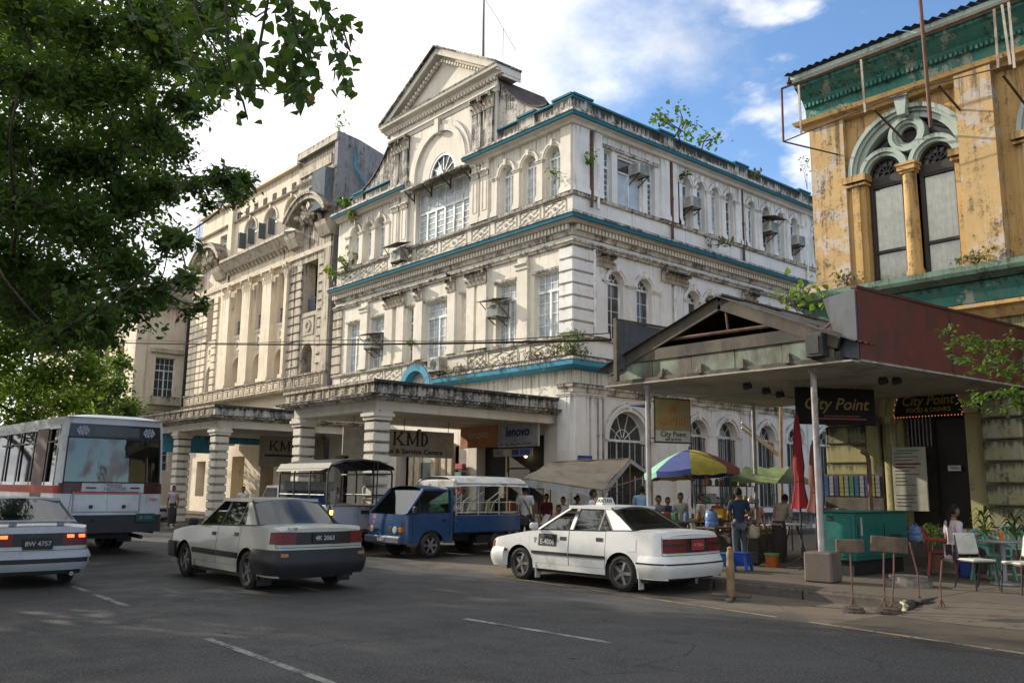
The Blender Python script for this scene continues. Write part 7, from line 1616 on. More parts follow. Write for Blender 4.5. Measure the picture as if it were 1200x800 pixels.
    if kind=='longyi':
        m=MB(); 
        for i in range(7):
            z=.96*(1-i/6)+.10*(i/6); rx=.15+.03*math.sin(PI*i/6)+.01*i/6; ry=.125+.02*math.sin(PI*i/6)+.03*i/6
            for j in range(16): a=2*PI*j/16; f=1+.05*math.sin(a*5+i*.4)*(i/6); m.V.append(Vector((rx*f*math.cos(a),ry*f*math.sin(a),z)))
        m.F=[(i*16+j,i*16+(j+1)%16,(i+1)*16+(j+1)%16,(i+1)*16+j) for i in range(6) for j in range(16)]; m.build('longyi',lower,t,smooth=60)
    else:
        ids=[0]; ex=[]; ed=[]
        for k,hp,kn,an in legs:
            b=1+len(ex); L_=[(tuple(hp),.105),(tuple((hp+kn)/2),.093),(tuple(kn),.073)]
            if kind=='trousers': L_+=[(tuple((kn+an)/2),.068),(tuple(an+Vector((0,0,.02))),.060)]
            ex+=L_; ed+=[(0,b)]+[(b+i,b+i+1) for i in range(len(L_)-1)]
        sub(ids,ex,'trousers',lower,.022,ed)
    m=MB(); n1,n2=18,12
    hr=bmesh.new(); bmesh.ops.create_uvsphere(hr,u_segments=18,v_segments=14,radius=1.)
    kill=[v for v in hr.verts if (v.co.y>-.1 and v.co.z<.40-.0*v.co.y) and not (abs(v.co.x)>.9 and v.co.z>.1 and v.co.y<.25) or v.co.z<-.55]
    bmesh.ops.delete(hr,geom=kill,context='VERTS')
    for v in hr.verts: q=1+.03*math.sin(v.co.x*23+v.co.y*17)*math.cos(v.co.z*19); v.co=Hm@Vector((v.co.x*.084*q,v.co.y*.103*q-.004,v.co.z*.124*q+.003))
    if hair!='short':
        e=bmesh.ops.create_uvsphere(hr,u_segments=8,v_segments=8,radius=1.)
        for v in e['verts']: v.co=Hm@(Vector((v.co.x*.035,-.11+v.co.y*.03,-.16+v.co.z*.17)) if hair=='tail' else Vector((v.co.x*.05,-.11+v.co.y*.05,.02+v.co.z*.05)))
    hm=bpy.data.meshes.new('hair'); hr.to_mesh(hm); hr.free(); link('hair',hm,HAIRM,t,0)
    m=MB()
    for sg in (-1,1): m.ball(Hm@Vector((sg*.032,.084,.016)),.009,6,4); m.beam(Hm@Vector((sg*.016,.090,.034)),Hm@Vector((sg*.05,.078,.036)),.008)
    m.beam(Hm@Vector((-.02,.088,-.052)),Hm@Vector((.02,.088,-.052)),.007); m.build('face_features',EYEM,t)
    if kind!='none' and not sit:
        m=MB()
        for k,hp,kn,an in legs: m.bbox(an.x-.05,an.x+.05,an.y-.08,an.y+.18,0,.03,.012)
        m.build('sandals',BLK,t)
    return t
WHS=cloth('white_shirt',(.55,.54,.54)); BLS=cloth('light_blue_shirt',(.16,.26,.38)); NVS=cloth('navy_tee',(.016,.03,.055)); BGS=cloth('beige_shirt',(.30,.24,.19)); RDS=cloth('dark_red_top',(.15,.02,.025)); DKT=cloth('dark_trousers',(.03,.03,.035)); LGY=cloth('dark_longyi',(.045,.032,.03)); JN=cloth('grey_jeans',(.07,.085,.095)); GRS=cloth('pale_green_shirt',(.33,.36,.33)); STR=cloth('striped_top',(.32,.20,.19)); GYS=cloth('grey_shirt',(.2,.2,.22)); PKS=cloth('pale_mauve_top',(.42,.36,.40))
FACE_R=lambda dx,dy: math.atan2(-dx,dy)   # heading (dx,dy) -> rotz
Z=.15
p=person('man in a white shirt with a shoulder bag, back turned, beside the blue truck',(15.75,17.55,0),FACE_R(.6,.8),WHS,DKT,lh=(-.06,.02,-.53),rh=(.07,.04,-.50),step=.08,sc=1.03)
m=MB(); m.tube([(-.14,.10,1.42),(.02,.13,1.2),(.13,.05,.95)],.012,5); m.tube([(-.14,.02,1.45),(.0,-.13,1.25),(.13,-.10,.98)],.014,5); m.build('bag_strap',BLK,p); m=MB(); m.bbox(-.22,.10,-.24,-.13,.66,.93,.04); b_=m.build('shoulder_bag',BLK,None); b_.location=p.location; b_.rotation_euler=p.rotation_euler; tag(b_,'black shoulder bag worn by the man beside the blue truck','bag')
# pixel x, pixel y of the crown of the head, standing depth plane (Y of the place)
def stand(px,py,Y,label,face,shirt,lower=DKT,**k):
    h=gy(px,py,Y); z=k.pop('z',0.); hh=h.z-z; s=max(.86,min(1.08,hh/1.70)); return person(label,(h.x,Y,h.z-1.70*s if k.pop('float',False) else z),FACE_R(*face),shirt,lower,sc=s,**k)
stand(640,578,18.3,'woman in a dark red top standing under the tan market awning',(-.3,-1),RDS,LGY,kind='longyi',hair='bun')
person('person in a striped top sitting before the tan awning',(gy(655,600,16.9).x,16.9,0),FACE_R(-.8,-.3),STR,DKT,sit=True,lh=(.05,.30,-.12),rh=(-.05,.30,-.12),le=(-.06,.08,-.26),re=(.06,.08,-.26),sc=.95)
stand(659,583,17.3,'man in a white shirt facing the road below the edge of the tan awning',(-.55,-.8),WHS,LGY,kind='longyi',lean=.2)
stand(694,573,15.2,'dark haired man in a white collar looking right behind the white taxi',(.75,-.6),WHS,DKT)
stand(752,562,15.6,'man in a light blue shirt bending over behind the white taxi',(.7,.6),BLS,DKT,lean=.45,lh=(-.05,.3,-.3),rh=(.05,.3,-.3))
stand(771,580,14.6,'dark haired person half hidden between the canopy post and the umbrella stall',(-.2,-1),GYS,DKT)
stand(797,577,14.3,'man in a pale green printed shirt behind the stall counter',(-.45,-.85),GRS,DKT)
stand(821,578,14.1,'man in a white shirt with a dark strap behind the stall counter',(.3,-.95),WHS,DKT)
p=stand(865,571,10.7,'man in a navy tee shirt and grey jeans standing in front of the umbrella stall',(.55,.6),NVS,JN,z=Z,lh=(-.02,.24,-.34),le=(-.07,.02,-.27),rh=(.04,.26,-.30),re=(.08,.02,-.27),step=.06)
stand(911,573,10.75,'person in a beige shirt and dark longyi bending over the white table',(.92,.1),BGS,LGY,kind='longyi',lean=.55,z=Z,lh=(-.02,.30,-.30),rh=(.02,.32,-.32),sleeve=1.2)
c=gz(1128,668,.15); wom=person('woman with a dark ponytail in a pale top seated by the cafe table',(16.3,6.75,.13),FACE_R(.75,-.6),PKS,LGY,sit=True,hair='tail',lh=(-.03,.28,-.2),rh=(.03,.28,-.2),sc=1.02)
person('driver of the white saloon in a pale blue shirt, behind its rear window',(3.95,17.75,.13),FACE_R(0,1),BLS,DKT,sit=True,lh=(-.02,.34,-.1),rh=(.02,.34,-.1),sc=.86)
stand(204,572,33,'person in a mauve top waiting between the bus and the farther porch pillar',(-.5,-.8),PKS,LGY,kind='longyi',z=Z)
stand(285,577,30,'man in a pale shirt far behind the silver saloon, left of the pair',(-.3,-.9),WHS,DKT,z=Z)
stand(333,575,29.5,'man in a white shirt far behind the silver saloon, right of the pair',(.3,-.9),WHS,DKT,z=Z)
stand(395,576,27,'dark clad person in the shade of the near porch beside the black canopy',(-.6,-.7),GYS,DKT,z=Z)
stand(712,583,17.0,'small dark figure under the right end of the tan awning',(-.2,-1),GYS,LGY,kind='longyi')
stand(676,586,18.6,'woman in a pale mauve blouse at the back of the tan awning stall',(.2,-1),PKS,LGY,kind='longyi',hair='bun')
stand(782,584,15.6,'person in navy behind the parasol counter, further back than the others',(-.3,-1),NVS,DKT)
stand(840,582,14.9,'woman in dark red behind the parasol counter at its right end',(-.2,-1),RDS,LGY,kind='longyi',hair='bun')
stand(886,584,13.6,'woman in a striped top in the shade of the green awning',(-.5,-.9),STR,LGY,kind='longyi',hair='bun')
# ------------------------------------------------------------------ street market
TARP=simple('tan_canvas',(.27,.23,.17),.85,dirt=(.15,.12,.09),damt=.35,scale=1.5); TARPG=simple('grey_plastic_edge',(.33,.35,.36),.6,dirt=(.2,.2,.19),damt=.3); GRT=simple('green_tarp',(.20,.27,.10),.75,dirt=(.14,.18,.07),scale=2)
def sheet(name,pts,nx,ny,mat,parent,sag=.06,wav=.02):
    """cloth quad (a,b,c,d) sagging between its corners"""
    m=MB(); a,b,c,d=[Vector(p) for p in pts]
    for j in range(ny+1):
        for i in range(nx+1): u,v=i/nx,j/ny; q=a*(1-u)*(1-v)+b*u*(1-v)+c*u*v+d*(1-u)*v; q.z-=sag*4*u*(1-u)*(.4+v*(1-v)*2.4)-wav*math.sin(u*17+v*9); m.V.append(q)
    m.F=[(j*(nx+1)+i,j*(nx+1)+i+1,(j+1)*(nx+1)+i+1,(j+1)*(nx+1)+i) for j in range(ny) for i in range(nx)]
    return m.build(name,mat,parent,smooth=40)
O_=Vector((17.6,17.6,0)); t=thing('awning_stall','market awning of tan canvas with a grey plastic edge beside the cream building','stall',O_)
E0,E1=gy(613,560,17.9)-O_,gy(706,574,16.1)-O_; R0,R1=gy(645,541,19.0)-O_,gy(738,537,17.5)-O_; Bk=gy(764,556,18.3)-O_; Bl=R0+(Bk-R1)
sheet('canvas_roof',(E0,E1,R1,R0),14,7,TARP,t,.05); sheet('canvas_rear',(R0,R1,Bk,Bl),12,5,TARP,t,.05)
dn=Vector((0,-.02,-.20)); sheet('plastic_edge',(E0+Vector((0,-.01,.01)),E1+Vector((0,-.01,.01)),E1+dn,E0+dn),16,3,TARPG,t,.02,.025)
m=MB(); m.face([R1+Vector((.01,-.01,0)),E1+Vector((.01,-.01,0)),E1+Vector((.02,-.03,-.18)),R1+Vector((.02,-.02,-.14))]); m.face([R1+Vector((.01,-.01,0)),Bk+Vector((.01,-.01,0)),Bk+Vector((.02,-.02,-.12)),R1+Vector((.02,-.02,-.14))]); m.build('gable_edge',TARPG,t)
for q in (E0,E1,Bk,Bl,R1,R0): m=MB(); m.tube([(q.x,q.y,0),q],.022,6); m.build('pole',WOODL,t)
m=MB(); m.tube([R0,R1],.02,6); m.tube([E0,E1],.018,6); m.tube([E1,Bk],.018,6); m.build('ridge_pole',WOODL,t)
def goods_table(label,cat,o,rot,w_,d_,h_,cols,n,rows=2,top=None,seed=1,group=None,legs=True,back=0.):
    """stall table with single things laid out on it"""
    t=thing('stall_table',label,cat,o,rot,group); m=MB(); m.bbox(-w_/2,w_/2,-d_/2,d_/2,h_-.04,h_,.01); m.build('table_top',top or WOODB,t)
    for sx in (-1,1):
        for sy in (-1,1): m=MB(); m.box(sx*(w_/2-.06)-.025,sx*(w_/2-.06)+.025,sy*(d_/2-.05)-.025,sy*(d_/2-.05)+.025,0,h_-.04); m.build('leg',WOODD,t)
    return t
def goods(place,loc,rot,nx,ny,px,py,size,cols,seed=1,kinds=('box','jar')):
    """single wares laid in rows; each one told apart by colour, kind, row and place in the row"""
    rg=random.Random(seed); M_=Matrix.Translation(loc)@Matrix.Rotation(rot,4,'Z'); OR=('first','second','third','fourth','fifth','sixth','seventh','eighth','ninth','tenth','eleventh')
    def cname(c): return 'pale' if min(c)>.3 else 'red' if c[0]>2.5*max(c[1],c[2]) else 'blue' if c[2]>c[0] else 'green' if c[1]>c[0] else 'yellow' if c[1]>.2 else 'orange' if c[0]>.3 else 'brown'
    for i in range(nx):
        for j in range(ny):
            k=rg.choice(kinds); c=rg.choice(cols); s=size*rg.uniform(.7,1.25); mt=simple('ware_%d_%d_%d'%tuple(int(99*x) for x in c),c,.5,bump=0); m=MB(); nm={'box':'carton','jar':'jar','bag':'bag','bowl':'bowl'}[k]
            if k=='box': m.bbox(-s*.5,s*.5,-s*.35,s*.35,0,s*rg.uniform(.5,1.3),.008)
            elif k=='jar': m.lathe([(s*.30,0),(s*.34,s*.1),(s*.34,s*.8),(s*.2,s*.95),(s*.2,s*1.1),(.001,s*1.12)],(0,0,0),10)
            elif k=='bag': m.lathe([(s*.35,0),(s*.48,s*.25),(s*.38,s*.6),(s*.12,s*.8),(s*.2,s*.95)],(0,0,0),9)
            else: m.lathe([(s*.22,0),(s*.48,s*.22),(s*.5,s*.28),(s*.44,s*.24),(.001,s*.1)],(0,0,0),12)
            o=m.build(nm,mt,None,smooth=35); o.location=M_@Vector(((i-(nx-1)/2)*px+rg.uniform(-.2,.2)*px,(j-(ny-1)/2)*py,0)); o.rotation_euler=(0,0,rot+rg.uniform(-.4,.4))
            row=('front row ','middle row ','back row ')[j] if ny==3 else ''
            tag(o,'%s %s, %s%s from the left %s'%(cname(c),nm,row,OR[i],place),nm,'wares '+place)
CL=[(.30,.05,.04),(.32,.28,.08),(.10,.18,.30),(.36,.34,.30),(.08,.2,.09),(.25,.13,.06),(.4,.2,.1)]
goods_table('low display table under the tan awning','table',(17.3,17.4,0),.0,1.9,.7,.72,CL,1); goods('on the tan awning table',(17.3,17.4,.72),0,8,3,.22,.2,.16,CL,2,kinds=('box','jar','bowl'))
m=MB(); m.bbox(-.3,.3,-.25,.25,0,.75,.03); q=m.build('ochre_crate',simple('crate_ochre',(.30,.15,.03),.7),None,loc=(16.35,17.25,0)); tag(q,'ochre yellow crate beside the man with the shoulder bag','crate')
m=MB(); m.bbox(-.21,.21,-.01,.01,-.15,.15,.004); q=m.build('newspaper',simple('newsprint',(.42,.42,.42),.8),None,loc=(gy(652,605,16.6).x-.28,16.72,.86),rotz=.7); q.rotation_euler=(.5,0,1.1); tag(q,'newspaper held open by the person in the striped top','newspaper')
# striped parasol
uc=gy(817,548,12.6); UZ=2.62; ur=1.16
def parasol(name,label,loc,r,z,cols,tilt=(0,0)):
    t=thing(name,label,'parasol',loc); n=8; apex=Vector((0,0,z))
    rim=lambda a,k=1.: Vector((r*k*math.cos(a),r*k*math.sin(a),z-.50*k**1.6))
    for g_ in range(n):
        m=MB(); a0,a1=2*PI*g_/n,2*PI*(g_+1)/n; K=6; J=5
        for i in range(K+1):
            for j in range(J+1):
                k=i/K; a=a0+(a1-a0)*j/J; p=rim(a,k); sgm=1-.06*k*math.sin(PI*j/J); m.V.append(Vector((p.x*sgm,p.y*sgm,p.z-.03*k*math.sin(PI*j/J))))
        for j in range(J+1): a=a0+(a1-a0)*j/J; p=rim(a,1.); sgm=1-.06*math.sin(PI*j/J); m.V.append(Vector((p.x*sgm*.995,p.y*sgm*.995,p.z-.13-.03*math.sin(PI*j/J)-.012*math.sin(j*2.6))))
        m.F=[(i*(J+1)+j,i*(J+1)+j+1,(i+1)*(J+1)+j+1,(i+1)*(J+1)+j) for i in range(K+1) for j in range(J)]; m.build('cloth_gore',cols[g_%len(cols)],t,smooth=30)
        m=MB(); m.tube([apex-Vector((0,0,.02)),rim(a0,.5)-Vector((0,0,.02)),rim(a0,.99)-Vector((0,0,.02))],.008,5); m.tube([(0,0,z-.75),rim(a0,.55)-Vector((0,0,.02))],.006,5); m.build('rib',IRON,t)
    m=MB(); m.tube([(0,0,0),(0,0,z+.08)],.02,8); m.build('pole',GALV,t); m=MB(); m.lathe([(.03,0),(.02,.06),(.001,.09)],(0,0,z),8); m.build('finial',BLK,t)
    m=MB(); m.lathe([(.22,0),(.22,.06),(.06,.12),(.03,.3)],(0,0,0),14); m.build('foot',KERBM,t); return t
PC=[cloth('parasol_'+n,c) for n,c in (('blue',(.075,.10,.29)),('yellow',(.48,.42,.08)),('pink',(.42,.12,.12)),('green',(.24,.48,.35)))]
um=parasol('striped_parasol','large parasol in green, blue, yellow and pink gores over the street stall',(uc.x,12.6,.15),1.10,UZ-.15-.02,[PC[3],PC[0],PC[1],PC[2],PC[3],PC[0],PC[1],PC[2]]); um.rotation_euler=(R(2),R(4),R(127))
# counter below the parasol with wares
ct=gy(830,620,12.4); goods_table('stall counter with food under the striped parasol','counter',(ct.x-.1,12.75,.15),0,2.3,.7,.82,CL,1,top=simple('counter_top',(.2,.17,.13),.6))
goods('on the parasol counter',(ct.x-.1,12.75,.97),0,9,3,.24,.2,.15,CL+[(.4,.4,.38)],5,kinds=('jar','bowl','box'))
def bucket(name,label,cat,px,py,z,r,h,mat,lid=None,Y=None):
    p=gz(px,py,z) if Y is None else Vector((gy(px,py,Y).x,Y,z)); t=thing(name,label,cat,p); m=MB(); m.lathe([(r*.78,0),(r*.98,h),(r,h),(r*.94,h-.01),(r*.75,.02)],(0,0,0),16); m.build('pail',mat,t,smooth=40)
    m=MB(); m.lathe([(r*.99,h-.03),(r*1.06,h-.03),(r*1.06,h),(r,h)],(0,0,0),16); m.build('rim',lid or mat,t); m=MB(); m.tube([(r*math.cos(a),0,h-.02-.14*math.sin(a)) for a in [PI*i/8 for i in range(9)]],.006,5); m.build('handle',IRON,t); return t
ORG_=simple('orange_plastic',(.42,.10,.02),.4); GRNP=simple('green_plastic',(.10,.28,.10),.4); BLUP=simple('blue_plastic',(.02,.06,.30),.35); CYP=simple('clear_blue_plastic',(.13,.24,.50),.2); YELP=simple('yellow_plastic',(.45,.28,.02),.4)
bucket('bucket','orange bucket with a green rim on the pavement by the white table','bucket',905,664,.15,.15,.27,ORG_,GRNP)
def stool(label,px,py,col):
    p=gz(px,py,.15); t=thing('plastic_stool',label,'stool',p,.3); m=MB(); m.bbox(-.15,.15,-.15,.15,.31,.35,.02); m.build('seat',col,t)
    for sx in (-1,1):
        for sy in (-1,1): m=MB(); m.beam((sx*.17,sy*.17,0),(sx*.12,sy*.12,.32),.05,.05); m.build('leg',col,t)
    m=MB()
    for s in (-1,1): m.box(-.14,.14,s*.145-.008,s*.145+.008,.10,.31); m.box(s*.145-.008,s*.145+.008,-.14,.14,.10,.31)
    m.build('skirt',col,t); return t
stool('blue plastic stool behind the wooden post','866',0,BLUP) if False else None
stool('blue plastic stool nearest the wooden barrier post',868,668,BLUP); stool('teal blue plastic stool behind the taxi boot',848,669,simple('teal_plastic',(.02,.10,.22),.35))
m=MB(); m.bbox(-.18,.18,-.15,.15,0,.22,.02); q=m.build('yellow_crate',YELP,None,loc=gy(846,607,11.9)); tag(q,'yellow plastic tray on the stall behind the taxi boot','tray')
def bottle(label,p,r=.14,h=.36,group=None):
    t=thing('water_bottle',label,'water bottle',p,0,group); m=MB(); m.lathe([(r*.92,0),(r,.02),(r,h*.3),(r*.95,h*.33),(r,h*.36),(r,h*.62),(r*.95,h*.65),(r,h*.68),(r*.9,h*.8),(r*.3,h*.93),(r*.3,h)],(0,0,0),16); m.build('body',CYP,t,smooth=40); m=MB(); m.lathe([(r*.33,h*.96),(r*.33,h*1.05),(.001,h*1.06)],(0,0,0),10); m.build('cap',BLUP,t)
bottle('big blue water bottle standing behind the taxi boot',gy(834,617,11.6)); t_=thing('bottle_table','small table for the water bottle behind the taxi boot','table',(gy(838,617,11.6).x,11.6,.15)); m=MB(); zz=gy(834,617,11.6).z-.15; m.bbox(-.35,.35,-.25,.25,zz-.04,zz-.002,.01); m.build('table_top',WOODB,t_)
for sx in (-1,1):
    for sy in (-1,1): m=MB(); m.box(sx*.3-.02,sx*.3+.02,sy*.2-.02,sy*.2+.02,0,zz-.04); m.build('leg',WOODD,t_)
# green tarpaulin stall, white trestle table
O2=Vector((16.6,11.4,.15)); t=thing('green_awning_stall','small stall under a faded green tarpaulin behind the man in navy','stall',O2)
a,b,c,d=gy(856,564,11.6)-O2,gy(910,566,11.2)-O2,gy(925,547,12.6)-O2,gy(874,546,12.9)-O2
sheet('tarpaulin',(a,b,c,d),10,6,GRT,t,.06); 
e_=gy(962,566,11.6)-O2; sheet('tarpaulin_side',(b,e_,e_+Vector((.2,.6,.18)),c),6,4,simple('green_tarp_dark',(.09,.12,.05),.8),t,.05)
for q in (a,b,c,d): m=MB(); m.tube([(q.x,q.y,0),q],.018,6); m.build('pole',IRON,t)
for z in (.8,1.2,1.6): m=MB(); m.box(-.1,2.1,.9,1.2,z,z+.02); m.build('shelf',WOODD,t)
for z,sn in ((.97,'on the lowest shelf'),(1.37,'on the middle shelf'),(1.77,'on the top shelf')): goods(sn+' of the green stall',(17.6,12.4,z),0,9,1,.22,.2,.17,CL+[(.4,.38,.3)],int(z*10),kinds=('box','bag','jar'))
goods('on the green stall boards',(17.2,11.6,.75),0,9,3,.2,.17,.17,[(.35,.12,.03),(.28,.2,.05),(.25,.08,.05),(.15,.1,.07)],9,kinds=('bag','bowl'))
m=MB(); m.bbox(-.95,.95,-.35,.35,0,.55,.02); q=m.build('board_stand',WOODD,None,loc=(17.2,11.6,.15)); tag(q,'low dark board stand under the fruit bags of the green stall','stand')
tw=gz(925,652,.15); t=thing('trestle_table','white topped trestle table that the bending person reaches over','table',(tw.x+.1,tw.y+.2,.15),.0); m=MB(); m.bbox(-.62,.62,-.30,.30,.70,.735,.01); m.build('table_top',simple('table_white',(.52,.52,.5),.5,dirt=(.3,.28,.25)),t)
for sx in (-.45,.45):
    for sy in (-1,1): m=MB(); m.beam((sx-.12*sy,sy*.24,0),(sx+.05*sy,sy*.12,.70),.035); m.build('leg',WOODB,t)
m=MB(); m.lathe([(.09,0),(.13,.05),(.13,.20),(.11,.22),(.03,.25),(.001,.27)],(0,0,0),14); q=m.build('cook_pot',simple('enamel_cream',(.45,.40,.30),.35),None,loc=gy(883,630,10.55),smooth=40); tag(q,'cream enamel pot on a stand beside the bending person','pot')
pz=gy(883,630,10.55); t=thing('pot_stand','dark iron stand carrying the enamel pot','stand',(pz.x,pz.y,.15)); m=MB()
for k in range(3): a=2*PI*k/3; m.tube([(.16*math.cos(a),.16*math.sin(a),0),(.1*math.cos(a),.1*math.sin(a),pz.z-.16)],.012,5)
m.lathe([(.12,0),(.13,.01),(.12,.02)],(0,0,pz.z-.17),12); m.lathe([(.11,.0),(.15,.04),(.15,.2),(.05,.24)],(0,0,.02),12); m.build('frame',IRON,t)
# furled umbrellas
def furled(label,px,ytop,ybot,Y,mat,pole_to=None):
    b=gy(px,ybot,Y); tp=gy(px,ytop,Y); t=thing('furled_umbrella',label,'umbrella',(b.x,Y,.15)); h=tp.z-.15; h0=b.z-.15; m=MB(); n=14; K=9
    for i in range(K+1):
        k=i/K; z=h0+(h-h0)*k; r=(.125*(1-k)**.7+.03) if k>.28 else (.09+.085*(1-k/.28)**1.5)
        if .24<k<.34: r=.085
        for j in range(n): a=2*PI*j/n; m.V.append(Vector((r*(1+.16*math.cos(7*a+i*.3))*math.cos(a),r*(1+.16*math.cos(7*a+i*.3))*math.sin(a),z+.02*math.sin(5*a)*(i==0))))
    m.F=[(i*n+j,i*n+(j+1)%n,(i+1)*n+(j+1)%n,(i+1)*n+j) for i in range(K) for j in range(n)]; m.build('furled_cloth',mat,t,smooth=50)
    m=MB(); m.tube([(0,0,0),(0,0,h+.06)],.02,8); m.build('pole',IRON,t); m=MB()
    for a in (.3,2.4,4.4): m.tube([(0,0,.22),(.38*math.cos(a),.38*math.sin(a),.01)],.016,5)
    m.build('tripod_foot',RUST,t); m=MB(); z=h0+(h-h0)*.29; m.lathe([(.09,-.012),(.10,0),(.09,.012)],(0,0,z),14); m.build('tie',simple('dark_tie',(.12,.02,.02),.8),t); return t
furled('furled red umbrella standing by the canopy post',938,487,596,9.6,cloth('red_umbrella',(.27,.025,.03))); furled('furled brownish red umbrella right behind the canopy post',956,520,600,9.2,cloth('brown_umbrella',(.16,.06,.05)))
# teal generator cabinet
c0=gz(1004,676,.15); GT=simple('teal_cabinet_paint',(.006,.115,.10),.45,dirt=(.03,.06,.05),damt=.2,coat=.2)
L1=gy(1064,630,c0.y).x-c0.x; 
t=thing('generator_cabinet','teal green generator cabinet on the pavement beside the cafe','generator',(c0.x,c0.y,.15))
yl=gx(959,630,c0.x).y-c0.y; m=MB(); m.bbox(0,L1,0,yl,.27,1.13,.02); m.build('housing',GT,t); m=MB(); m.box(.08,L1-.08,.08,yl-.08,0,.28); m.build('skid',BLK,t); m=MB(); m.bbox(-.02,L1+.02,-.02,yl+.02,1.125,1.155,.01); m.build('lid',GT,t)
for i in range(2): m=MB(); a=.05+(L1-.08)*i/2; m.bbox(a,a+(L1-.12)/2,-.014,.0,.34,1.08,.005); d=m.build('side_door',GT,t); m=MB(); m.box(a+.04,a+.07,-.022,-.012,.65,.92); m.build('latch',BLK,d)
m=MB()
for i in range(7): m.box(L1*.62,L1*.86,-.024,-.012,.42+i*.045,.44+i*.045)
m.build('louvre',BLK,t); m=MB(); m.bbox(-.014,0,.06,yl-.06,.34,1.08,.005); d=m.build('end_door',GT,t); m=MB(); m.bbox(-.03,-.01,yl*.55,yl*.75,.98,1.06,.006); m.build('label_plate',BLK,d); m=MB(); m.box(L1*.10,L1*.13,-.02,-.01,.72,1.05); m.build('pale_label',SGW,t)
ex=gy(1021,600,c0.y+.4); et=gy(1016,531,c0.y+.4); o_=Vector((c0.x,c0.y,.15)); m=MB(); m.tube([Vector((ex.x,ex.y,1.28))-o_,Vector((ex.x+.02,ex.y,et.z-.15))-o_,Vector((ex.x-.03,ex.y,et.z-.02))-o_,Vector((ex.x-.22,ex.y,et.z+.02))-o_],.045,8); m.build('exhaust_stack',RUST,t,smooth=40)
# rack of sachets between cabinet and wall
t=thing('sachet_rack','rack of coloured sachet strips on the wall side of the teal cabinet','rack',(18.6,9.7,.15)); m=MB(); m.box(-.05,.0,-.6,.75,1.0,1.9); m.build('rack_frame',WOODD,t)
for i in range(11):
    m=MB(); y=.7-i*.12
    for k in range(5): m.box(-.075,-.055,y-.045,y+.045,1.42+k*.09-.0,1.50+k*.09)
    m.build('sachet_strip',simple('sachet%d'%(i%6),[(.02,.07,.18),(.2,.2,.2),(.04,.05,.14),(.2,.19,.03),(.16,.16,.17),(.05,.13,.06)][i%6],.35,bump=0),t)
for k,y in enumerate((.6,.4)): m=MB(); m.bbox(-.3,-.05,y-.1,y+.1,.95,1.15,.02); m.build('stock_box',simple('stock%d'%k,(.2,.1,.05),.6),t)
# wooden barrier post and loose stands in the gutter
b=gz(857,703,0); t=thing('barrier_post','stout turned wooden post on a cross foot in the gutter behind the taxi','post',(b.x,b.y,0),.5); m=MB(); m.lathe([(.055,.05),(.065,.1),(.06,.55),(.05,.6),(.058,.63),(.058,.70),(.04,.74),(.045,.78),(.02,.80)],(0,0,0),12); m.build('shaft',WOODL,t,smooth=40)
for k in range(2): m=MB(); m.M=Matrix.Rotation(k*PI/2,4,'Z'); m.bbox(-.30,.30,-.045,.045,.0+.045*k,.05+.045*k,.012); m.build('foot',WOODD,t)
def stand_(label,px,py,h,bw=None,bh=.2,r=.15,two=False,bowl=False,bend=0.,rot=0.):
    p=gz(px,py,0); t=thing('signpost_stand',label,'stand',(p.x,p.y,0),rot); m=MB()
    m.lathe([(r,0),(r,.03),(r*.85,.04),(r*.85,.07),(r*.6,.08),(.001,.085)],(0,0,0),16) if not bowl else m.lathe([(r*.7,0),(r*1.15,.10),(r*1.2,.12),(r*1.1,.11),(r*.6,.03),(.001,.03)],(0,0,0),18); m.build('base',simple('iron_base',(.05,.042,.036),.8,dirt=(.1,.07,.05)),t)
    m=MB()
    for x in ((-.07,.07) if two else (0,)): m.tube([(x*.6,0,.06),(x,0,h*.5),(x+bend,0,h*.96)],.013,6); m.tube([(x-.06,0,.06),(x,0,.20),(x+.06,0,.06)],.009,5)
    m.build('rod',RUST,t)
    if bw: m=MB(); m.bbox(-bw/2,bw/2,-.02,.015,h-bh*.5,h+bh*.5,.012); m.build('board',simple('bare_board',(.16,.11,.07),.75,var=.3,dirt=(.06,.045,.035),damt=.4),t)
    return t
stand_('small wooden board on a rod stand, leftmost of the stands in the gutter',1000,717,.90,.40,.19,.16,rot=-R(42)); stand_('wider tilted board on a two-rod stand, second of the stands in the gutter',1041,718,.93,.52,.22,.20,True,rot=-R(42)).rotation_euler[1]=R(4)
stand_('bare bent rod rising from an iron bowl, third of the stands in the gutter',1078,713,.98,None,r=.17,bowl=True,bend=-.09,rot=-R(42)); stand_('bare straight rod on a flat base, rightmost of the stands in the gutter',1104,718,.75,None,r=.15,bend=.05,rot=-R(42))
p=gz(1065,686,.15); m=MB(); m.lathe([(.36,0),(.36,.08),(.30,.09),(.30,.16),(.001,.17)],(0,0,0),18); q=m.build('round_stone',plaster('round_stone',(.22,.2,.17),(.12,.1,.09),(.06,.055,.05),.5,.4),None,loc=p); tag(q,'low round stone slab on the pavement edge behind the stands','stone')
m=MB(); rg=random.Random(2); m.tube([(rg.uniform(-.06,.06),rg.uniform(-.06,.06),.02+.015*i) for i in range(9)],.02,5); q=m.build('litter',simple('litter_pale',(.42,.42,.25),.7),None,loc=gz(1060,717,0)); tag(q,'crumpled pale litter beside the iron bowl stand','litter')
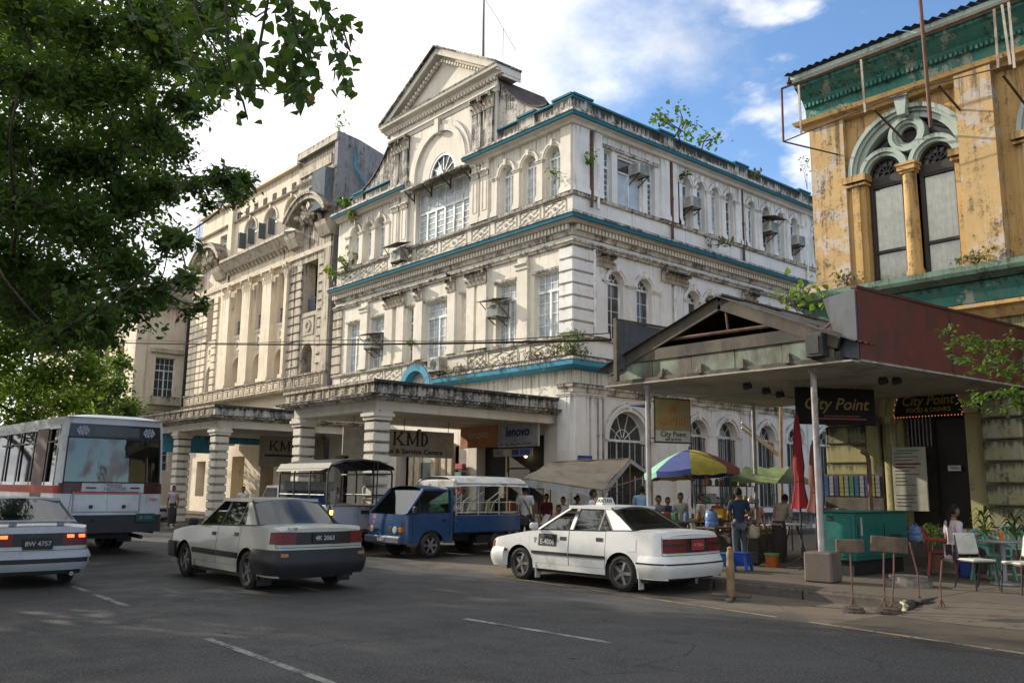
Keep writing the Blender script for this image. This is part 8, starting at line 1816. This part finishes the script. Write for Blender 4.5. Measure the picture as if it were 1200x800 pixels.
# cafe chairs and tables
def arm_chair(label,loc,rot,mat,group='plastic cafe chairs'):
    t=thing('plastic_chair',label,'chair',loc,rot,group); m=MB(); m.bbox(-.23,.23,-.22,.22,.40,.44,.03); m.build('seat',mat,t)
    m=MB(); K=9
    for i in range(K): a=PI*(.12+.76*i/(K-1)); x=.25*math.cos(a); m.beam((x*.85,-.20-.03*math.sin(a),.44),(x,-.26-.05*math.sin(a),.66+.18*math.sin(a)),.032,.014,(0,1,0))
    m.tube([(.25*math.cos(PI*i/14),-.24-.07*math.sin(PI*i/14),.66+.19*math.sin(PI*i/14)) for i in range(15)],.024,6); m.build('backrest',mat,t,smooth=40)
    for sx in (-1,1):
        for sy in (-1,1): m=MB(); m.beam((sx*.25,sy*.24,0),(sx*.20,sy*.19,.42),.045,.05); m.build('leg',mat,t)
        m=MB(); m.tube([(sx*.25,-.26,.66),(sx*.27,.02,.64),(sx*.25,.20,.60),(sx*.22,.2,.42)],.022,6); m.build('arm',mat,t)
    return t
def pad_chair(label,loc,rot,group='padded metal cafe chairs'):
    t=thing('padded_chair',label,'chair',loc,rot,group); W_=simple('pad_cream',(.45,.44,.38),.55); m=MB(); m.bbox(-.21,.21,-.20,.20,.43,.475,.03); m.build('seat',W_,t); m=MB(); m.M=Matrix.Translation((0,-.22,.70))@Euler((R(12),0,0)).to_matrix().to_4x4(); m.bbox(-.20,.20,-.02,.02,-.17,.17,.018); m.build('backrest',W_,t)
    for sx in (-1,1):
        m=MB(); m.tube([(sx*.21,.22,0),(sx*.20,.17,.43)],.013,6); m.build('leg',BLK,t); m=MB(); m.tube([(sx*.21,-.28,0),(sx*.20,-.16,.43),(sx*.19,-.24,.84)],.013,6); m.build('leg',BLK,t)
    m=MB(); m.tube([(-.20,.17,.42),(.20,.17,.42)],.012,6); m.tube([(-.2,-.17,.42),(.2,-.17,.42)],.012,6); m.build('seat_frame',BLK,t); return t
def G_(x,y,z=.148): p=gz(x,y,z); p.z=z; return p
RPL=simple('red_plastic',(.22,.025,.02),.4); GPL=simple('sea_green_plastic',(.10,.27,.22),.4)
q=G_(1147,690); pad_chair('cream padded metal chair nearest the road',(q.x,q.y,q.z),R(150)); pad_chair('cream padded chair cut by the right edge of the view',(G_(1200,695).x,G_(1200,695).y,.148),R(60))
q=G_(1106,674); arm_chair('red plastic armchair with a slatted back',(q.x,q.y,.15),R(200),RPL); q=G_(1165,680); arm_chair('sea green plastic armchair behind the cream chair',(q.x,q.y,.148),R(165),GPL); q=G_(1190,668); arm_chair('second sea green plastic armchair, behind the round table',(q.x,q.y,.148),R(120),GPL)
def cafe_table(label,loc,r,h,mat):
    t=thing('cafe_table',label,'table',loc); m=MB(); m.lathe([(.001,h-.03),(r,h-.03),(r+.01,h-.015),(r,h),(.001,h)],(0,0,0),22); m.build('table_top',mat,t); m=MB(); m.tube([(0,0,.03),(0,0,h-.03)],.045,10); m.build('column',GALV,t); m=MB(); m.lathe([(.24,0),(.22,.03),(.06,.06)],(0,0,0),16); m.build('foot',GALV,t)
q=G_(1178,684); cafe_table('grey round cafe table among the chairs',(q.x,q.y,.148),.36,.72,simple('table_grey',(.22,.23,.23),.4)); q2=G_(1178,655); t=thing('long_table','dark table with a blue cloth edge beside the seated woman','table',(q2.x,q2.y,.15)); m=MB(); m.bbox(-.4,.9,-.4,.4,.70,.74,.01); m.build('table_top',WOODB,t); m=MB(); m.box(-.41,.91,-.415,-.40,.66,.745); m.build('blue_edge',BLUP,t)
for sx in (-.33,.83):
    for sy in (-.33,.33): m=MB(); m.box(sx-.025,sx+.025,sy-.025,sy+.025,0,.70); m.build('leg',WOODD,t)
q=G_(1178,684); m=MB(); m.lathe([(.035,0),(.04,.12),(.02,.16),(.012,.2)],(0,0,0),10); o=m.build('sauce_bottle',simple('sauce_orange',(.5,.12,.03),.3),None,loc=(q.x+.12,q.y+.05,.868)); tag(o,'orange sauce bottle on the round cafe table','bottle')
m=MB(); m.lathe([(.05,0),(.06,.1),(.03,.17),(.02,.2)],(0,0,0),10); o=m.build('white_jug',simple('jug_white',(.5,.5,.52),.3),None,loc=(q2.x-.25,q2.y,.89)); tag(o,'white jug on the blue edged table','jug')
q=G_(1166,680); m=MB(); m.bbox(-.22,.22,-.16,.16,0,.30,.02); o=m.build('blue_cooler',BLUP,None,loc=(q.x+.35,q.y+.55,.148)); tag(o,'blue plastic box on the pavement under the cafe table','box')
bottle('blue water bottle in front of the menu board, right of the two',(19.2,8.75,.63)) ; bottle('blue water bottle beside the cabinet, left of the two',(19.3,9.3,.63))
m=MB(); m.box(-.5,.5,-.25,.25,0,.48); q=m.build('stone_ledge',KERBM,None,loc=(19.25,9.0,.15),rotz=PI/2); tag(q,'low stone ledge carrying the two blue water bottles','ledge')
# street name plate, cable
m=MB(); m.bbox(-.32,.32,-.012,.012,-.17,.17,.005); q=m.build('street_plate',simple('plate_blue',(.02,.035,.20),.4,bump=0),None,loc=Vector(FRt.P(20.42,.145,2.55))); tag(q,'small blue street name plate on the corner pier','sign'); text('BANK ST',.11,PLW,'lettering',q,(0,-.016,-.08)) if False else None
for k in range(7): m=MB(); m.arc(-.24+k*.08,.06,.018,.028,-.015,-.011,0,PI*(2 if k%2 else 1.6),8); m.arc(-.24+k*.08,-.07,.018,.028,-.015,-.011,0,PI*(1.5 if k%2 else 2),8); m.build('round_lettering',PLW,q)
# ------------------------------------------------------------------ fixtures of the corner building
def on(fr,u,n,z): return Vector(fr.P(u,n,z))
air_con('air conditioner under a tin hood in the second street window from the corner',on(FL,23.75,-.1,7.75),FL.rot); air_con('air conditioner under a tin hood at the far end of the second storey',on(FL,32.15,-.1,7.55),FL.rot)
air_con('fan unit under a dark hood on the teal cornice below the big window',on(FL,29.9,.25,10.95),FL.rot,True,d=.35,w=.8,h=.5,fan=True); air_con('small fan unit on the overgrown blue ledge above the porch',on(FL,26.9,.3,6.02),FL.rot,False,d=.35,w=.75,h=.55,fan=True)
air_con('air conditioner in the wide board-filled window at the corner of the side street front',on(FRt,23.3,-.1,12.92),0,False); air_con('air conditioner in the first narrow arch beside the wide window',on(FRt,26.3,-.05,12.35),0,False,w=.6)
air_con('hooded air conditioner in the sixth arch along the side street front',on(FRt,31.7,-.1,12.5),0,True,w=.6); air_con('air conditioner without a hood in the eighth arch along the side street front',on(FRt,33.86,-.1,12.35),0,False,w=.58); air_con('hooded air conditioner next to the ochre building, high on the side street front',on(FRt,35.72,-.1,12.4),0,True,w=.58)
# flagstaff on the gable, birds, cables
m=MB(); m.tube([(0,0,0),(.0,.02,1.6),(.02,.04,3.15)],[.06,.05,.035],8); q=m.build('flagstaff',simple('staff_grey',(.16,.15,.15),.6),None,loc=(21.3,26.6,19.4)); tag(q,'bare flagstaff on top of the gabled pediment','flagstaff')
m=MB(); m.tube([(0,0,0),(0,-.9,1.2-.9),(0,-1.8,-.9)],.012,4) if False else m.tube([(21.3,26.6,22.2),(21.3,25.6,20.7),(21.2,24.4,18.9)],.012,4); q=m.build('stay_wire',IRON); tag(q,'thin wire running down from the flagstaff to the pediment','wire')
m=MB(); m.tube([(0,0,0),(0,0,1.25)],.02,5); q=m.build('thin_rod',GALV,None,loc=(21.2,25.2,18.95)); tag(q,'short thin rod on the right slope of the pediment','rod')
def bird(label,p,rz):
    t=thing('pigeon',label,'bird',p,rz,'pigeons'); m=MB(); m.lathe([(.001,-.16),(.022,-.15),(.035,-.09),(.062,-.02),(.066,.04),(.045,.09),(.03,.11)],(0,0,.09),8,'y'); m.ball((0,.115,.155),.032,8,6); m.tube([(0,.09,.11),(0,.115,.15)],[.036,.03],8); m.lathe([(.012,.0),(.001,.035)],(0,.14,.152),5,'y'); m.build('body',simple('pigeon_grey',(.06,.06,.075),.6),t,smooth=50)
    m=MB()
    for s in (-1,1): m.tube([(s*.02,.01,.0),(s*.02,.01,.05)],.006,4); m.tube([(s*.02,.0,.003),(s*.02,.04,.003)],.006,4)
    m.build('legs',simple('bird_leg',(.2,.08,.06),.6),t); m=MB()
    for s in (-1,1): m.add([(s*.058,.06,.12),(s*.07,-.02,.10),(s*.03,-.19,.075),(s*.045,-.05,.135)],[(0,1,2,3)])
    m.build('wing',simple('wing_grey',(.10,.10,.12),.6),t)
bird('pigeon perched on the peak of the pediment',(20.0,27.9,19.86),R(80)); bird('pigeon on the left end of the rusty billboard frame',gx(925,101,18.6)+Vector((0,0,.0)),R(120)); bird('pigeon on the second storey capital of the street front',(19.75,26.6,9.72),R(100)); bird('pigeon in front of an arch on the side street front',(31.2,19.6,14.38-.9),R(20)) if False else None
m=MB(); a,b=Vector((13.6,60,9.0)),Vector((13.6,12.9,5.35)); pts=[]
p0,p1,p2=gx(0,398,13.0),gx(330,409,16.0),gx(716,398,13.6)
for i in range(41): u=i/40; pts.append((p0*(1-u)**2+p1*2*u*(1-u)+p2*u*u) if True else a)
m.tube(pts,.03,5); q=m.build('overhead_cable',simple('cable_black',(.006,.006,.006),.9,bump=0,spec=.1)); tag(q,'black overhead cable crossing in front of the cream building to the canopy','cable')
m=MB(); m.tube([p+Vector((0,0,.10+.05*math.sin(i*.5))) for i,p in enumerate(pts)],.012,5); q=m.build('overhead_cable',MATS['cable_black']); tag(q,'thinner second cable slung just above the black overhead cable','cable')
# ------------------------------------------------------------------ wall plants
GL_='wall plants on the old fronts'
def sapling(label,loc,px_pts,dist,mat,size=.22,n=30,seed=1):
    t=thing('sapling',label,'plant',loc,0,GL_); L=Vector(loc); st=MB(); pts=[]; rg=random.Random(seed)
    for path in px_pts:
        P_=[gy(x,y,dist)-L if dist>0 else gx(x,y,-dist)-L for x,y in path]; P_=[p+Vector((rg.gauss(0,.05),rg.gauss(0,.05),0)) for p in P_]; st.tube(P_,[.03-.02*i/len(P_) for i in range(len(P_))],5)
        for k in range(n): j=rg.randrange(max(1,len(P_)//2),len(P_)); pts.append(P_[j]+Vector((rg.gauss(0,.22),rg.gauss(0,.22),rg.gauss(0,.18))))
    st.build('stem',BARK,t); link('leaves',leaf_cloud(pts,size,.35,seed,.6,True),mat,t,kind='stuff'); return t
b0=gy(800,172,19.85); sapling('young fig sapling growing from the parapet coping',b0,[[(800,170),(796,155),(800,140),(795,128)],[(797,155),(788,145),(780,138)],[(799,150),(806,140),(812,146)],[(797,160),(800,152),(806,158)],[(790,150),(775,142),(768,141)]],19.85,LEAF_M,.165,30,3)
b0=gy(824,178,19.75); sapling('low leafy shoot hanging over the parapet coping',b0,[[(822,178),(826,165),(832,158)],[(826,166),(838,162)],[(824,172),(830,170),(835,164)]],19.75,LEAF_M,.15,22,4)
b0=gx(930,368,18.9); sapling('bright green shoot on the broken ledge end of the ochre building',b0,[[(935,365),(938,350),(945,338)],[(936,356),(925,352),(920,356)],[(938,350),(950,345),(956,348)],[(937,352),(930,345),(928,338)]],-18.9,LEAF_Y,.16,16,5)
for lab,x,y,fx,r,h,n,mt,sz,bl in (
 ('small weed hanging at the last arch of the street front',650,215,'L',.3,.6,26,LEAF_M,.14,False),('weed rooted in the joint beside the corner pipes',692,197,'R',.25,.6,26,LEAF_Y,.16,False),('fern over the air conditioner in the narrow arch',803,212,'R',.3,.35,30,LEAF_M,.16,False),
 ('dry grass tuft on the parapet corner beside the arcaded building',408,248,'L',.6,.7,70,LEAF_M,.22,True),('dry grass growing on the left end of the teal cornice',405,325,'L',.5,1.2,70,DRYG,.25,True),('green tuft in the gap between the two buildings',388,335,'L',.5,.8,60,LEAF_Y,.22,True),('yellow weeds at the end window of the third storey',415,265,'L',.4,.9,60,DRYG,.22,True),
 ('green bush on top of the arcaded building',345,150,'L',.5,.9,50,LEAF_Y,.2,False),('weed on the second storey sill by the narrow window',482,410,'L',.2,.6,24,LEAF_M,.14,False),('grass along the eaves of the side street front',888,212,'R',.5,.35,50,DRYG,.2,True),('weed on the teal cornice of the side street front',840,290,'R',.6,.4,40,DRYG,.2,True),
 ('twiggy weed on the far end of the parapet',946,222,'R',.4,1.6,30,DRYG,.16,False)):
    p=gx(x,y,19.75) if fx=='L' else gy(x,y,19.7); 
    if 'arcaded building' in lab and 'on top' in lab: p=Vector((20.2,36.4,18.9))
    tuft('wall_plant',lab,'plant',p,r,h,n,mt,sz,GL_,bl)
# ivy and dead stems over the blue ledge
rg=random.Random(11); m=MB(); pts=[]
for i in range(110):
    u=rg.uniform(20.0,26.9); q=Vector((19.62+rg.uniform(-.15,.25),u,5.95)); e=q+Vector((rg.uniform(-.35,.1),rg.gauss(0,.35),rg.uniform(.05,.45) if rg.random()<.6 else rg.uniform(-.45,0))); mid=(q+e)/2+Vector((-.12,0,.12)); m.tube([q,mid,e],.012,4)
    if rg.random()<.45: pts+= [e+Vector((rg.gauss(0,.06),rg.gauss(0,.06),rg.gauss(0,.05))) for _ in range(5)]
t=thing('ledge_creeper','dry creeper and grass matted along the blue ledge over the porch','plant',(20,23,5.95)); 
for v in m.V: v-=Vector((20,23,5.95))
m.build('dry_stems',simple('dry_stem',(.16,.13,.09),.9),t,kind='stuff'); link('leaves',leaf_cloud([p-Vector((20,23,5.95)) for p in pts],.12,.4,5,.8),DRYG,t,kind='stuff')
m=MB(); t=thing('corner_creeper','green creeper climbing the corner above the blue ledge','plant',(19.7,19.7,5.95)); pts=[]
for i in range(40):
    e=Vector((rg.gauss(0,.25),rg.gauss(0,.25),rg.uniform(.0,.9)**1.5)); m.tube([(rg.gauss(0,.1),rg.gauss(0,.1),-.02),e*.6+Vector((-.05,-.05,.05)),e],.01,4); pts+=[e+Vector((rg.gauss(0,.08),rg.gauss(0,.08),rg.gauss(0,.08))) for _ in range(7)]
m.build('stem',simple('dry_stem',(.16,.13,.09)),t,kind='stuff'); link('leaves',leaf_cloud(pts,.11,.4,8,.8),LEAF_M,t,kind='stuff')
for lab,u,zz in (('moss and weeds on the green ledge under the right ochre window',7.2,6.55),('moss and weeds at the foot of the ochre corner pier',10.15,6.6)):
    tuft('ledge_weed',lab,'plant',(19.5,u,zz),.5,.28,120,DRYG,.10,GL_,True)
tuft('ledge_weed','tangled roots and weeds under the broken ledge end','plant',(19.3,11.4,6.1),.45,.5,90,DRYG,.12,GL_,True)
# ------------------------------------------------------------------ potted plants by the cafe
def potted(label,p,h,n,kind):
    t=thing('potted_plant',label,'potted plant',p,0,'potted plants by the cafe door'); m=MB(); m.lathe([(.10,0),(.15,.22),(.16,.25),(.13,.24),(.001,.2)],(0,0,0),14); m.build('pot',simple('clay_pot',(.16,.07,.04),.8),t); m=MB(); m.tube([(0,0,.2),(.02,0,h*.6),(.0,.01,h*.8)],.02,6); m.build('stem',BARK,t); rg=random.Random(n+int(h*10)); m=MB()
    for i in range(n):
        a=2.4*i; z=h*(.5+.4*i/n); L=.38*(1-.3*i/n); pt=[Vector((0,0,z)),Vector((L*.5*math.cos(a),L*.5*math.sin(a),z+.16)),Vector((L*math.cos(a),L*math.sin(a),z+.02))]; sd=Vector((-math.sin(a),math.cos(a),0))*.03
        m.add([pt[0]-sd*.4,pt[0]+sd*.4,pt[1]-sd,pt[1]+sd,pt[2]],[(0,1,3,2),(2,3,4)])
    m.build('leaves',LEAF_D if kind else LEAF_M,t,kind='stuff')
for lab,x,y,h,n,k,X in (('tall strap-leaved pot plant right of the cafe door',1155,628,1.25,22,0,18.9),('second strap-leaved pot plant near the right edge',1190,630,1.2,20,1,18.7),('low leafy pot plant beside the red chair',1093,636,.75,26,0,18.3)):
    q=gx(x,y,X); potted(lab,(q.x,q.y,.15),max(h,q.z+.2),n,k)
# ------------------------------------------------------------------ trees
rng=np.random.default_rng(4)
def limb(m,a,b,r0,r1,bend=.3,n=6,rg=random):
    a=Vector(a);b=Vector(b); off=Vector((rg.gauss(0,1),rg.gauss(0,1),rg.gauss(0,.6)))*bend*(b-a).length*.25; pts=[a*(1-i/n)+b*(i/n)+off*math.sin(PI*i/n) for i in range(n+1)]
    m.tube(pts,[r0+(r1-r0)*i/n for i in range(n+1)],7); return pts
def tree(label,base,fork,clusters,mat,leaf,n,trunk_r=.28,cat='tree',name='street_tree',seed=1,group=None,twigs=5,mats2=None,flat=.55,spread=.62,lim=.5):
    """trunk, limbs to each leaf cluster, twigs, leaves gathered round the twig ends"""
    rg=random.Random(seed); rn=np.random.default_rng(seed); base=Vector(base); t=thing(name,label,cat,base,0,group); fork=Vector(fork)-base
    m=MB(); limb(m,(0,0,-.1),fork,trunk_r,trunk_r*.7,.15,8,rg); 
    for k in range(5): a=k*1.3; m.tube([(0,0,.5),(trunk_r*1.2*math.cos(a),trunk_r*1.2*math.sin(a),.15),(trunk_r*2*math.cos(a),trunk_r*2*math.sin(a),-.05)],[trunk_r*.5,trunk_r*.35,.04],6)
    m.build('trunk',BARK,t,smooth=60); br=MB(); P=[]; tot=sum(c[3]**2 for c in clusters)
    order=sorted(clusters,key=lambda c:(Vector(c[:3])-base-fork).length); grown=[(fork,0)]
    for cx,cy,cz,r in order:
        c=Vector((cx,cy,cz))-base; q,dp=min(grown,key=lambda g:(g[0]-c).length*(1.0+.04*g[1])); rr=max(.010,trunk_r*lim*.66**dp)
        limb(br,q,c,rr,max(.010,rr*.6),.5,6,rg); grown.append((c,dp+1))
        k=max(8,int(n*r*r/tot)); nt=twigs; ends=[]
        for j in range(nt):
            d=Vector((rg.gauss(0,1),rg.gauss(0,1),rg.gauss(0,.8))).normalized()*r*rg.uniform(.45,.95); e=c+d; br.tube([c,c+d*.5+Vector((0,0,.05*r)),e],[.022,.014,.006],4); ends.append(e)
        E_=np.array([list(e) for e in ends]+[list(c)]); ix=rn.integers(0,len(E_),k); C_=np.array(list(c)); w=rn.uniform(0,1,(k,1))**.6
        q=C_*(1-w)+E_[ix]*w+rn.normal(0,r*spread*.38,(k,3))*np.array([1,1,.8]); P.append(q)
    br.build('branch',BARK,t,smooth=60); P=np.concatenate(P)
    if mats2:
        s=rn.uniform(0,1,len(P))<.18; link('leaves',leaf_cloud(P[~s],leaf,.4,seed,flat),mat,t,kind='stuff'); link('leaves',leaf_cloud(P[s],leaf,.4,seed+1,flat),mats2,t,kind='stuff')
    else: link('leaves',leaf_cloud(P,leaf,.4,seed,flat),mat,t,kind='stuff')
    return t
# dark overhanging tree at the left kerb: clusters spread through the crown's depth
cl=[]; rg=random.Random(21)
SHAPE=[(20,20,60),(95,30,70),(170,20,60),(240,15,45),(15,95,60),(80,105,65),(150,100,60),(215,75,45),(255,95,32),(15,170,60),(75,180,60),(140,175,55),(190,150,42),(225,130,30),(20,245,60),(85,250,60),(150,240,48),(195,215,30),(262,212,26),(285,222,18),(236,228,20),(20,320,60),(85,325,52),(145,310,45),(195,275,28),(215,318,20),(30,370,50),(95,372,42),(150,360,32),(195,345,22),(225,365,13),(60,400,28),(120,395,24)]
for x,y,r in SHAPE:
    for k in range(3): d=(rg.uniform(9.5,12),rg.uniform(12,15),rg.uniform(15,18.5))[k]; p=gd(x+rg.uniform(-14,14),y+rg.uniform(-14,14),d); cl.append((p.x,p.y,p.z,r*d/FPX*1.02))
for x,y,r in ((-60,40,90),(-60,160,90),(-60,280,80),(-140,100,120),(-140,260,110),(60,-70,90),(160,-70,80),(-60,-80,110),(250,-50,55)):
    d=rg.uniform(10,15); p=gd(x,y,d); cl.append((p.x,p.y,p.z,r*d/FPX))
tree('dark leafy street tree overhanging the road at the upper left',(-1.9,12.5,.1),(-.6,12.6,3.4),cl,LEAF_D,.110,90000,.34,seed=5,lim=.17,mats2=LEAF_M,twigs=7,spread=.60)
# unseen kerb trees added to shade the road; light green ones beyond the bus
for i,(x,y,s) in enumerate(((-2.6,25.5,1.0),(-2.4,36.5,1.1),(-2.6,49,1.15),(-4.6,.5,1.0),(-4.2,-10.5,1.1),(-3.4,19,1.0),(-3.2,31,1.1))):
    rg=random.Random(50+i); c2=[(x+rg.uniform(-3.2,4.2)*s,y+rg.uniform(-4.5,4.5)*s,6.+rg.uniform(-1.5,5.)*s,1.7*s) for _ in range(24)]
    tree(['broad unseen shade tree behind the dark one along the left kerb','broad unseen shade tree midway along the left kerb','farthest broad unseen shade tree along the left kerb','broad unseen shade tree on the pavement left of the viewer','broad unseen shade tree on the left pavement behind the viewer','broad unseen shade tree close behind the dark overhanging one','broad unseen shade tree between the second and third along the left kerb'][i],(x,y,.1),(x+.3,y,3.2),c2,LEAF_M,.30,12000,.3,seed=60+i,group='unseen shade trees along the left kerb')
def far_tree(label,base,px_cl,d0,d1,mat,leaf,n,seed,m2):
    rg=random.Random(seed); c=[]
    for x,y,r in px_cl:
        d=rg.uniform(d0,d1); p=gd(x,y,d); c.append((p.x,p.y,p.z,r*d/FPX))
    b=Vector(base); tree(label,b,b+Vector((.3,.2,2.6)),c,mat,leaf,n,.22,seed=seed,group='light green trees beyond the bus',mats2=m2,twigs=6,spread=.75)
far_tree('light green leafy tree rising beyond the bus roof at the far left',(8.6,43,.0),[(-30,430,50),(10,400,45),(55,395,42),(15,455,42),(60,440,44),(100,430,38),(30,490,34),(85,475,34),(70,350,30),(0,350,40),(110,395,30)],40,46,LEAF_Y,.30,11000,31,LEAF_M)
far_tree('bushy green tree between the bus roof and the far cream building',(12.6,50.5,.15),[(105,470,30),(135,455,27),(150,480,24),(120,492,24),(160,500,18),(90,500,24),(140,425,20),(172,503,14),(185,505,11)],46,51,LEAF_M,.24,8000,33,LEAF_Y)
# near branches of big heart-shaped leaves hanging in from above: each leaf its own object
rg=random.Random(77); T0=gd(250,-420,6.4); tb=Vector((-.9,6.2,.1)); t=thing('fig_tree','near fig tree with big heart-shaped leaves hanging in at the top left','tree',tb)
m=MB(); limb(m,(0,0,-.1),(.2,.1,3.2),.2,.15,.1,8,rg); m.build('trunk',BARK,t,smooth=60)
hm=[]
for k in range(5):
    q=MB(); cv=[.02,.05,-.03,.07,-.06][k]; tp=[(0,0,0),(.30,-.06,.02),(.46,.16,.05),(.40,.42,.04),(.2,.72,.0),(.0,1.15,-.10+cv),(-.2,.72,.0),(-.40,.42,.04),(-.46,.16,.05),(-.30,-.06,.02),(0,.35,-.05)]
    q.add([(x,y,z+cv*abs(x)*3) for x,y,z in tp],[(0,1,10),(1,2,10),(2,3,10),(3,4,10),(4,5,10),(5,6,10),(6,7,10),(7,8,10),(8,9,10),(9,0,10)]); q.tube([(0,0,0),(0,-.25,.06),(0,-.5,.16)],.018,4); hm.append(q.mesh('leaf'))
hv={}
def leafobj(p,s):
    k=rg.randrange(5); mt=rg.choices([LEAF_D,LEAF_M,LEAF_Y,LEAF_O],[.78,.18,.03,.01])[0]
    if (k,mt.name) not in hv: me=hm[k].copy(); me.materials.append(mt); hv[(k,mt.name)]=me
    o=inst('leaf',hv[(k,mt.name)],t,p-tb); o.rotation_euler=(rg.gauss(-1.15,.4),rg.gauss(0,.45),rg.uniform(0,2*PI)); o.scale=(s,s,s*1.)
SPR=[[(300,-60),(330,-5),(352,30),(360,60),(372,95)],[(350,-60),(375,-5),(388,35),(396,70),(408,110)],[(330,-10),(345,35),(338,70),(345,95),(358,112)],[(380,10),(402,35),(410,60)],[(345,30),(332,55),(325,68)],
 [(250,-60),(268,-5),(282,40),(290,80),(296,105)],[(210,-60),(225,0),(240,40),(262,70),(270,105)],[(268,0),(300,20),(316,10)],[(270,90),(285,120),(290,140)],[(230,30),(222,60),(236,90),(250,130)],[(180,-50),(190,0),(205,40),(212,70)],[(140,-50),(150,0),(165,35)],[(296,100),(306,100)]]
bm_=MB(); root=Vector((.2,.1,3.2))+tb; TOP=gd(220,-330,6.2); limb(bm_,root-tb,TOP-tb,.13,.06,.15,8,rg); dep=[5.6,5.8,5.5,5.9,5.4,5.3,5.6,5.7,5.2,5.6,6.0,6.1,5.3]; cnt=0; more=[]
for path,d in zip(SPR,dep):
    W_=[gd(x,y,d+.25*i*rg.uniform(-1,1)) for i,(x,y) in enumerate(path)]; limb(bm_,TOP-tb,W_[0]-tb,.014,.009,.25,6,rg); bm_.tube([p-tb for p in W_],[.009,.007,.005,.004,.003][:len(W_)],5)
    for a,b in zip(W_[:-1],W_[1:]):
        k=max(3,int((b-a).length/.031))
        for i in range(k):
            more.append(a.lerp(b,rg.random())+Vector((rg.gauss(0,.06),rg.gauss(0,.09),rg.gauss(0,.05)))-tb)
            if cnt>=296: continue
            p=a.lerp(b,rg.random())+Vector((rg.gauss(0,.045),rg.gauss(0,.06),rg.gauss(0,.04))); leafobj(p,rg.uniform(.056,.088)); cnt+=1
bm_.build('branch',BARK,t,smooth=60); link('foliage',leaf_cloud(more[::2],.078,.3,17,.45,True),LEAF_D,t,kind='stuff')
# fine-leaved branch reaching in from the right
tb2=Vector((13.2,-1.2,.15)); t=thing('feathery_tree','tree just outside the right edge with a feathery branch reaching in before the red board','tree',tb2); m=MB(); limb(m,(0,0,-.1),(.1,.5,3.),.14,.09,.1,8,rg); m.build('trunk',BARK,t,smooth=60); br=MB(); rt0=Vector((.1,.5,3.))+tb2; pts=[]
for path,d in (([(1260,450),(1200,425),(1150,412),(1095,385)],11.2),([(1250,460),(1200,440),(1160,432),(1120,420)],11.0),([(1240,470),(1195,458),(1165,460),(1135,470)],10.8),([(1230,420),(1200,400),(1165,402),(1125,398)],11.4),([(1240,480),(1200,470),(1175,476)],10.9)):
    W_=[gd(x,y,d) for x,y in path]; limb(br,rt0-tb2,W_[0]-tb2,.03,.012,.2,5,rg); br.tube([p-tb2 for p in W_],[.012,.009,.006,.003][:len(W_)],5)
    for a,b in zip(W_[:-1],W_[1:]):
        for i in range(9):
            o=a.lerp(b,i/9); dr=Vector((rg.gauss(0,1),rg.gauss(0,1),rg.gauss(-.2,.4))).normalized()*.22
            for k in range(10): pts.append(o+dr*(k/10)+Vector((rg.gauss(0,.02),rg.gauss(0,.02),rg.gauss(0,.02)))-tb2)
br.build('branch',BARK,t,smooth=60); link('leaves',leaf_cloud(pts,.075,.3,9,.35),LEAF_M,t,kind='stuff')

# small litter and fallen leaves along the gutter
rg=random.Random(90); m=MB()
for i in range(150):
    y=rg.uniform(2,17); x=rg.uniform(11.2,12.5) if rg.random()<.75 else rg.uniform(3,11); a=rg.uniform(0,6.28); s_=rg.uniform(.015,.05); c_=Vector((x,y,.008)); u_=Vector((math.cos(a),math.sin(a),0))*s_; v_=Vector((-math.sin(a),math.cos(a),rg.uniform(.0,.3)))*s_*.6
    m.add([c_-u_,c_+v_,c_+u_,c_-v_*.6],[(0,1,2,3)])
q=m.build('fallen_leaves',DRYG,None,kind='stuff'); tag(q,'dry fallen leaves and scraps scattered along the gutter and road','leaves')
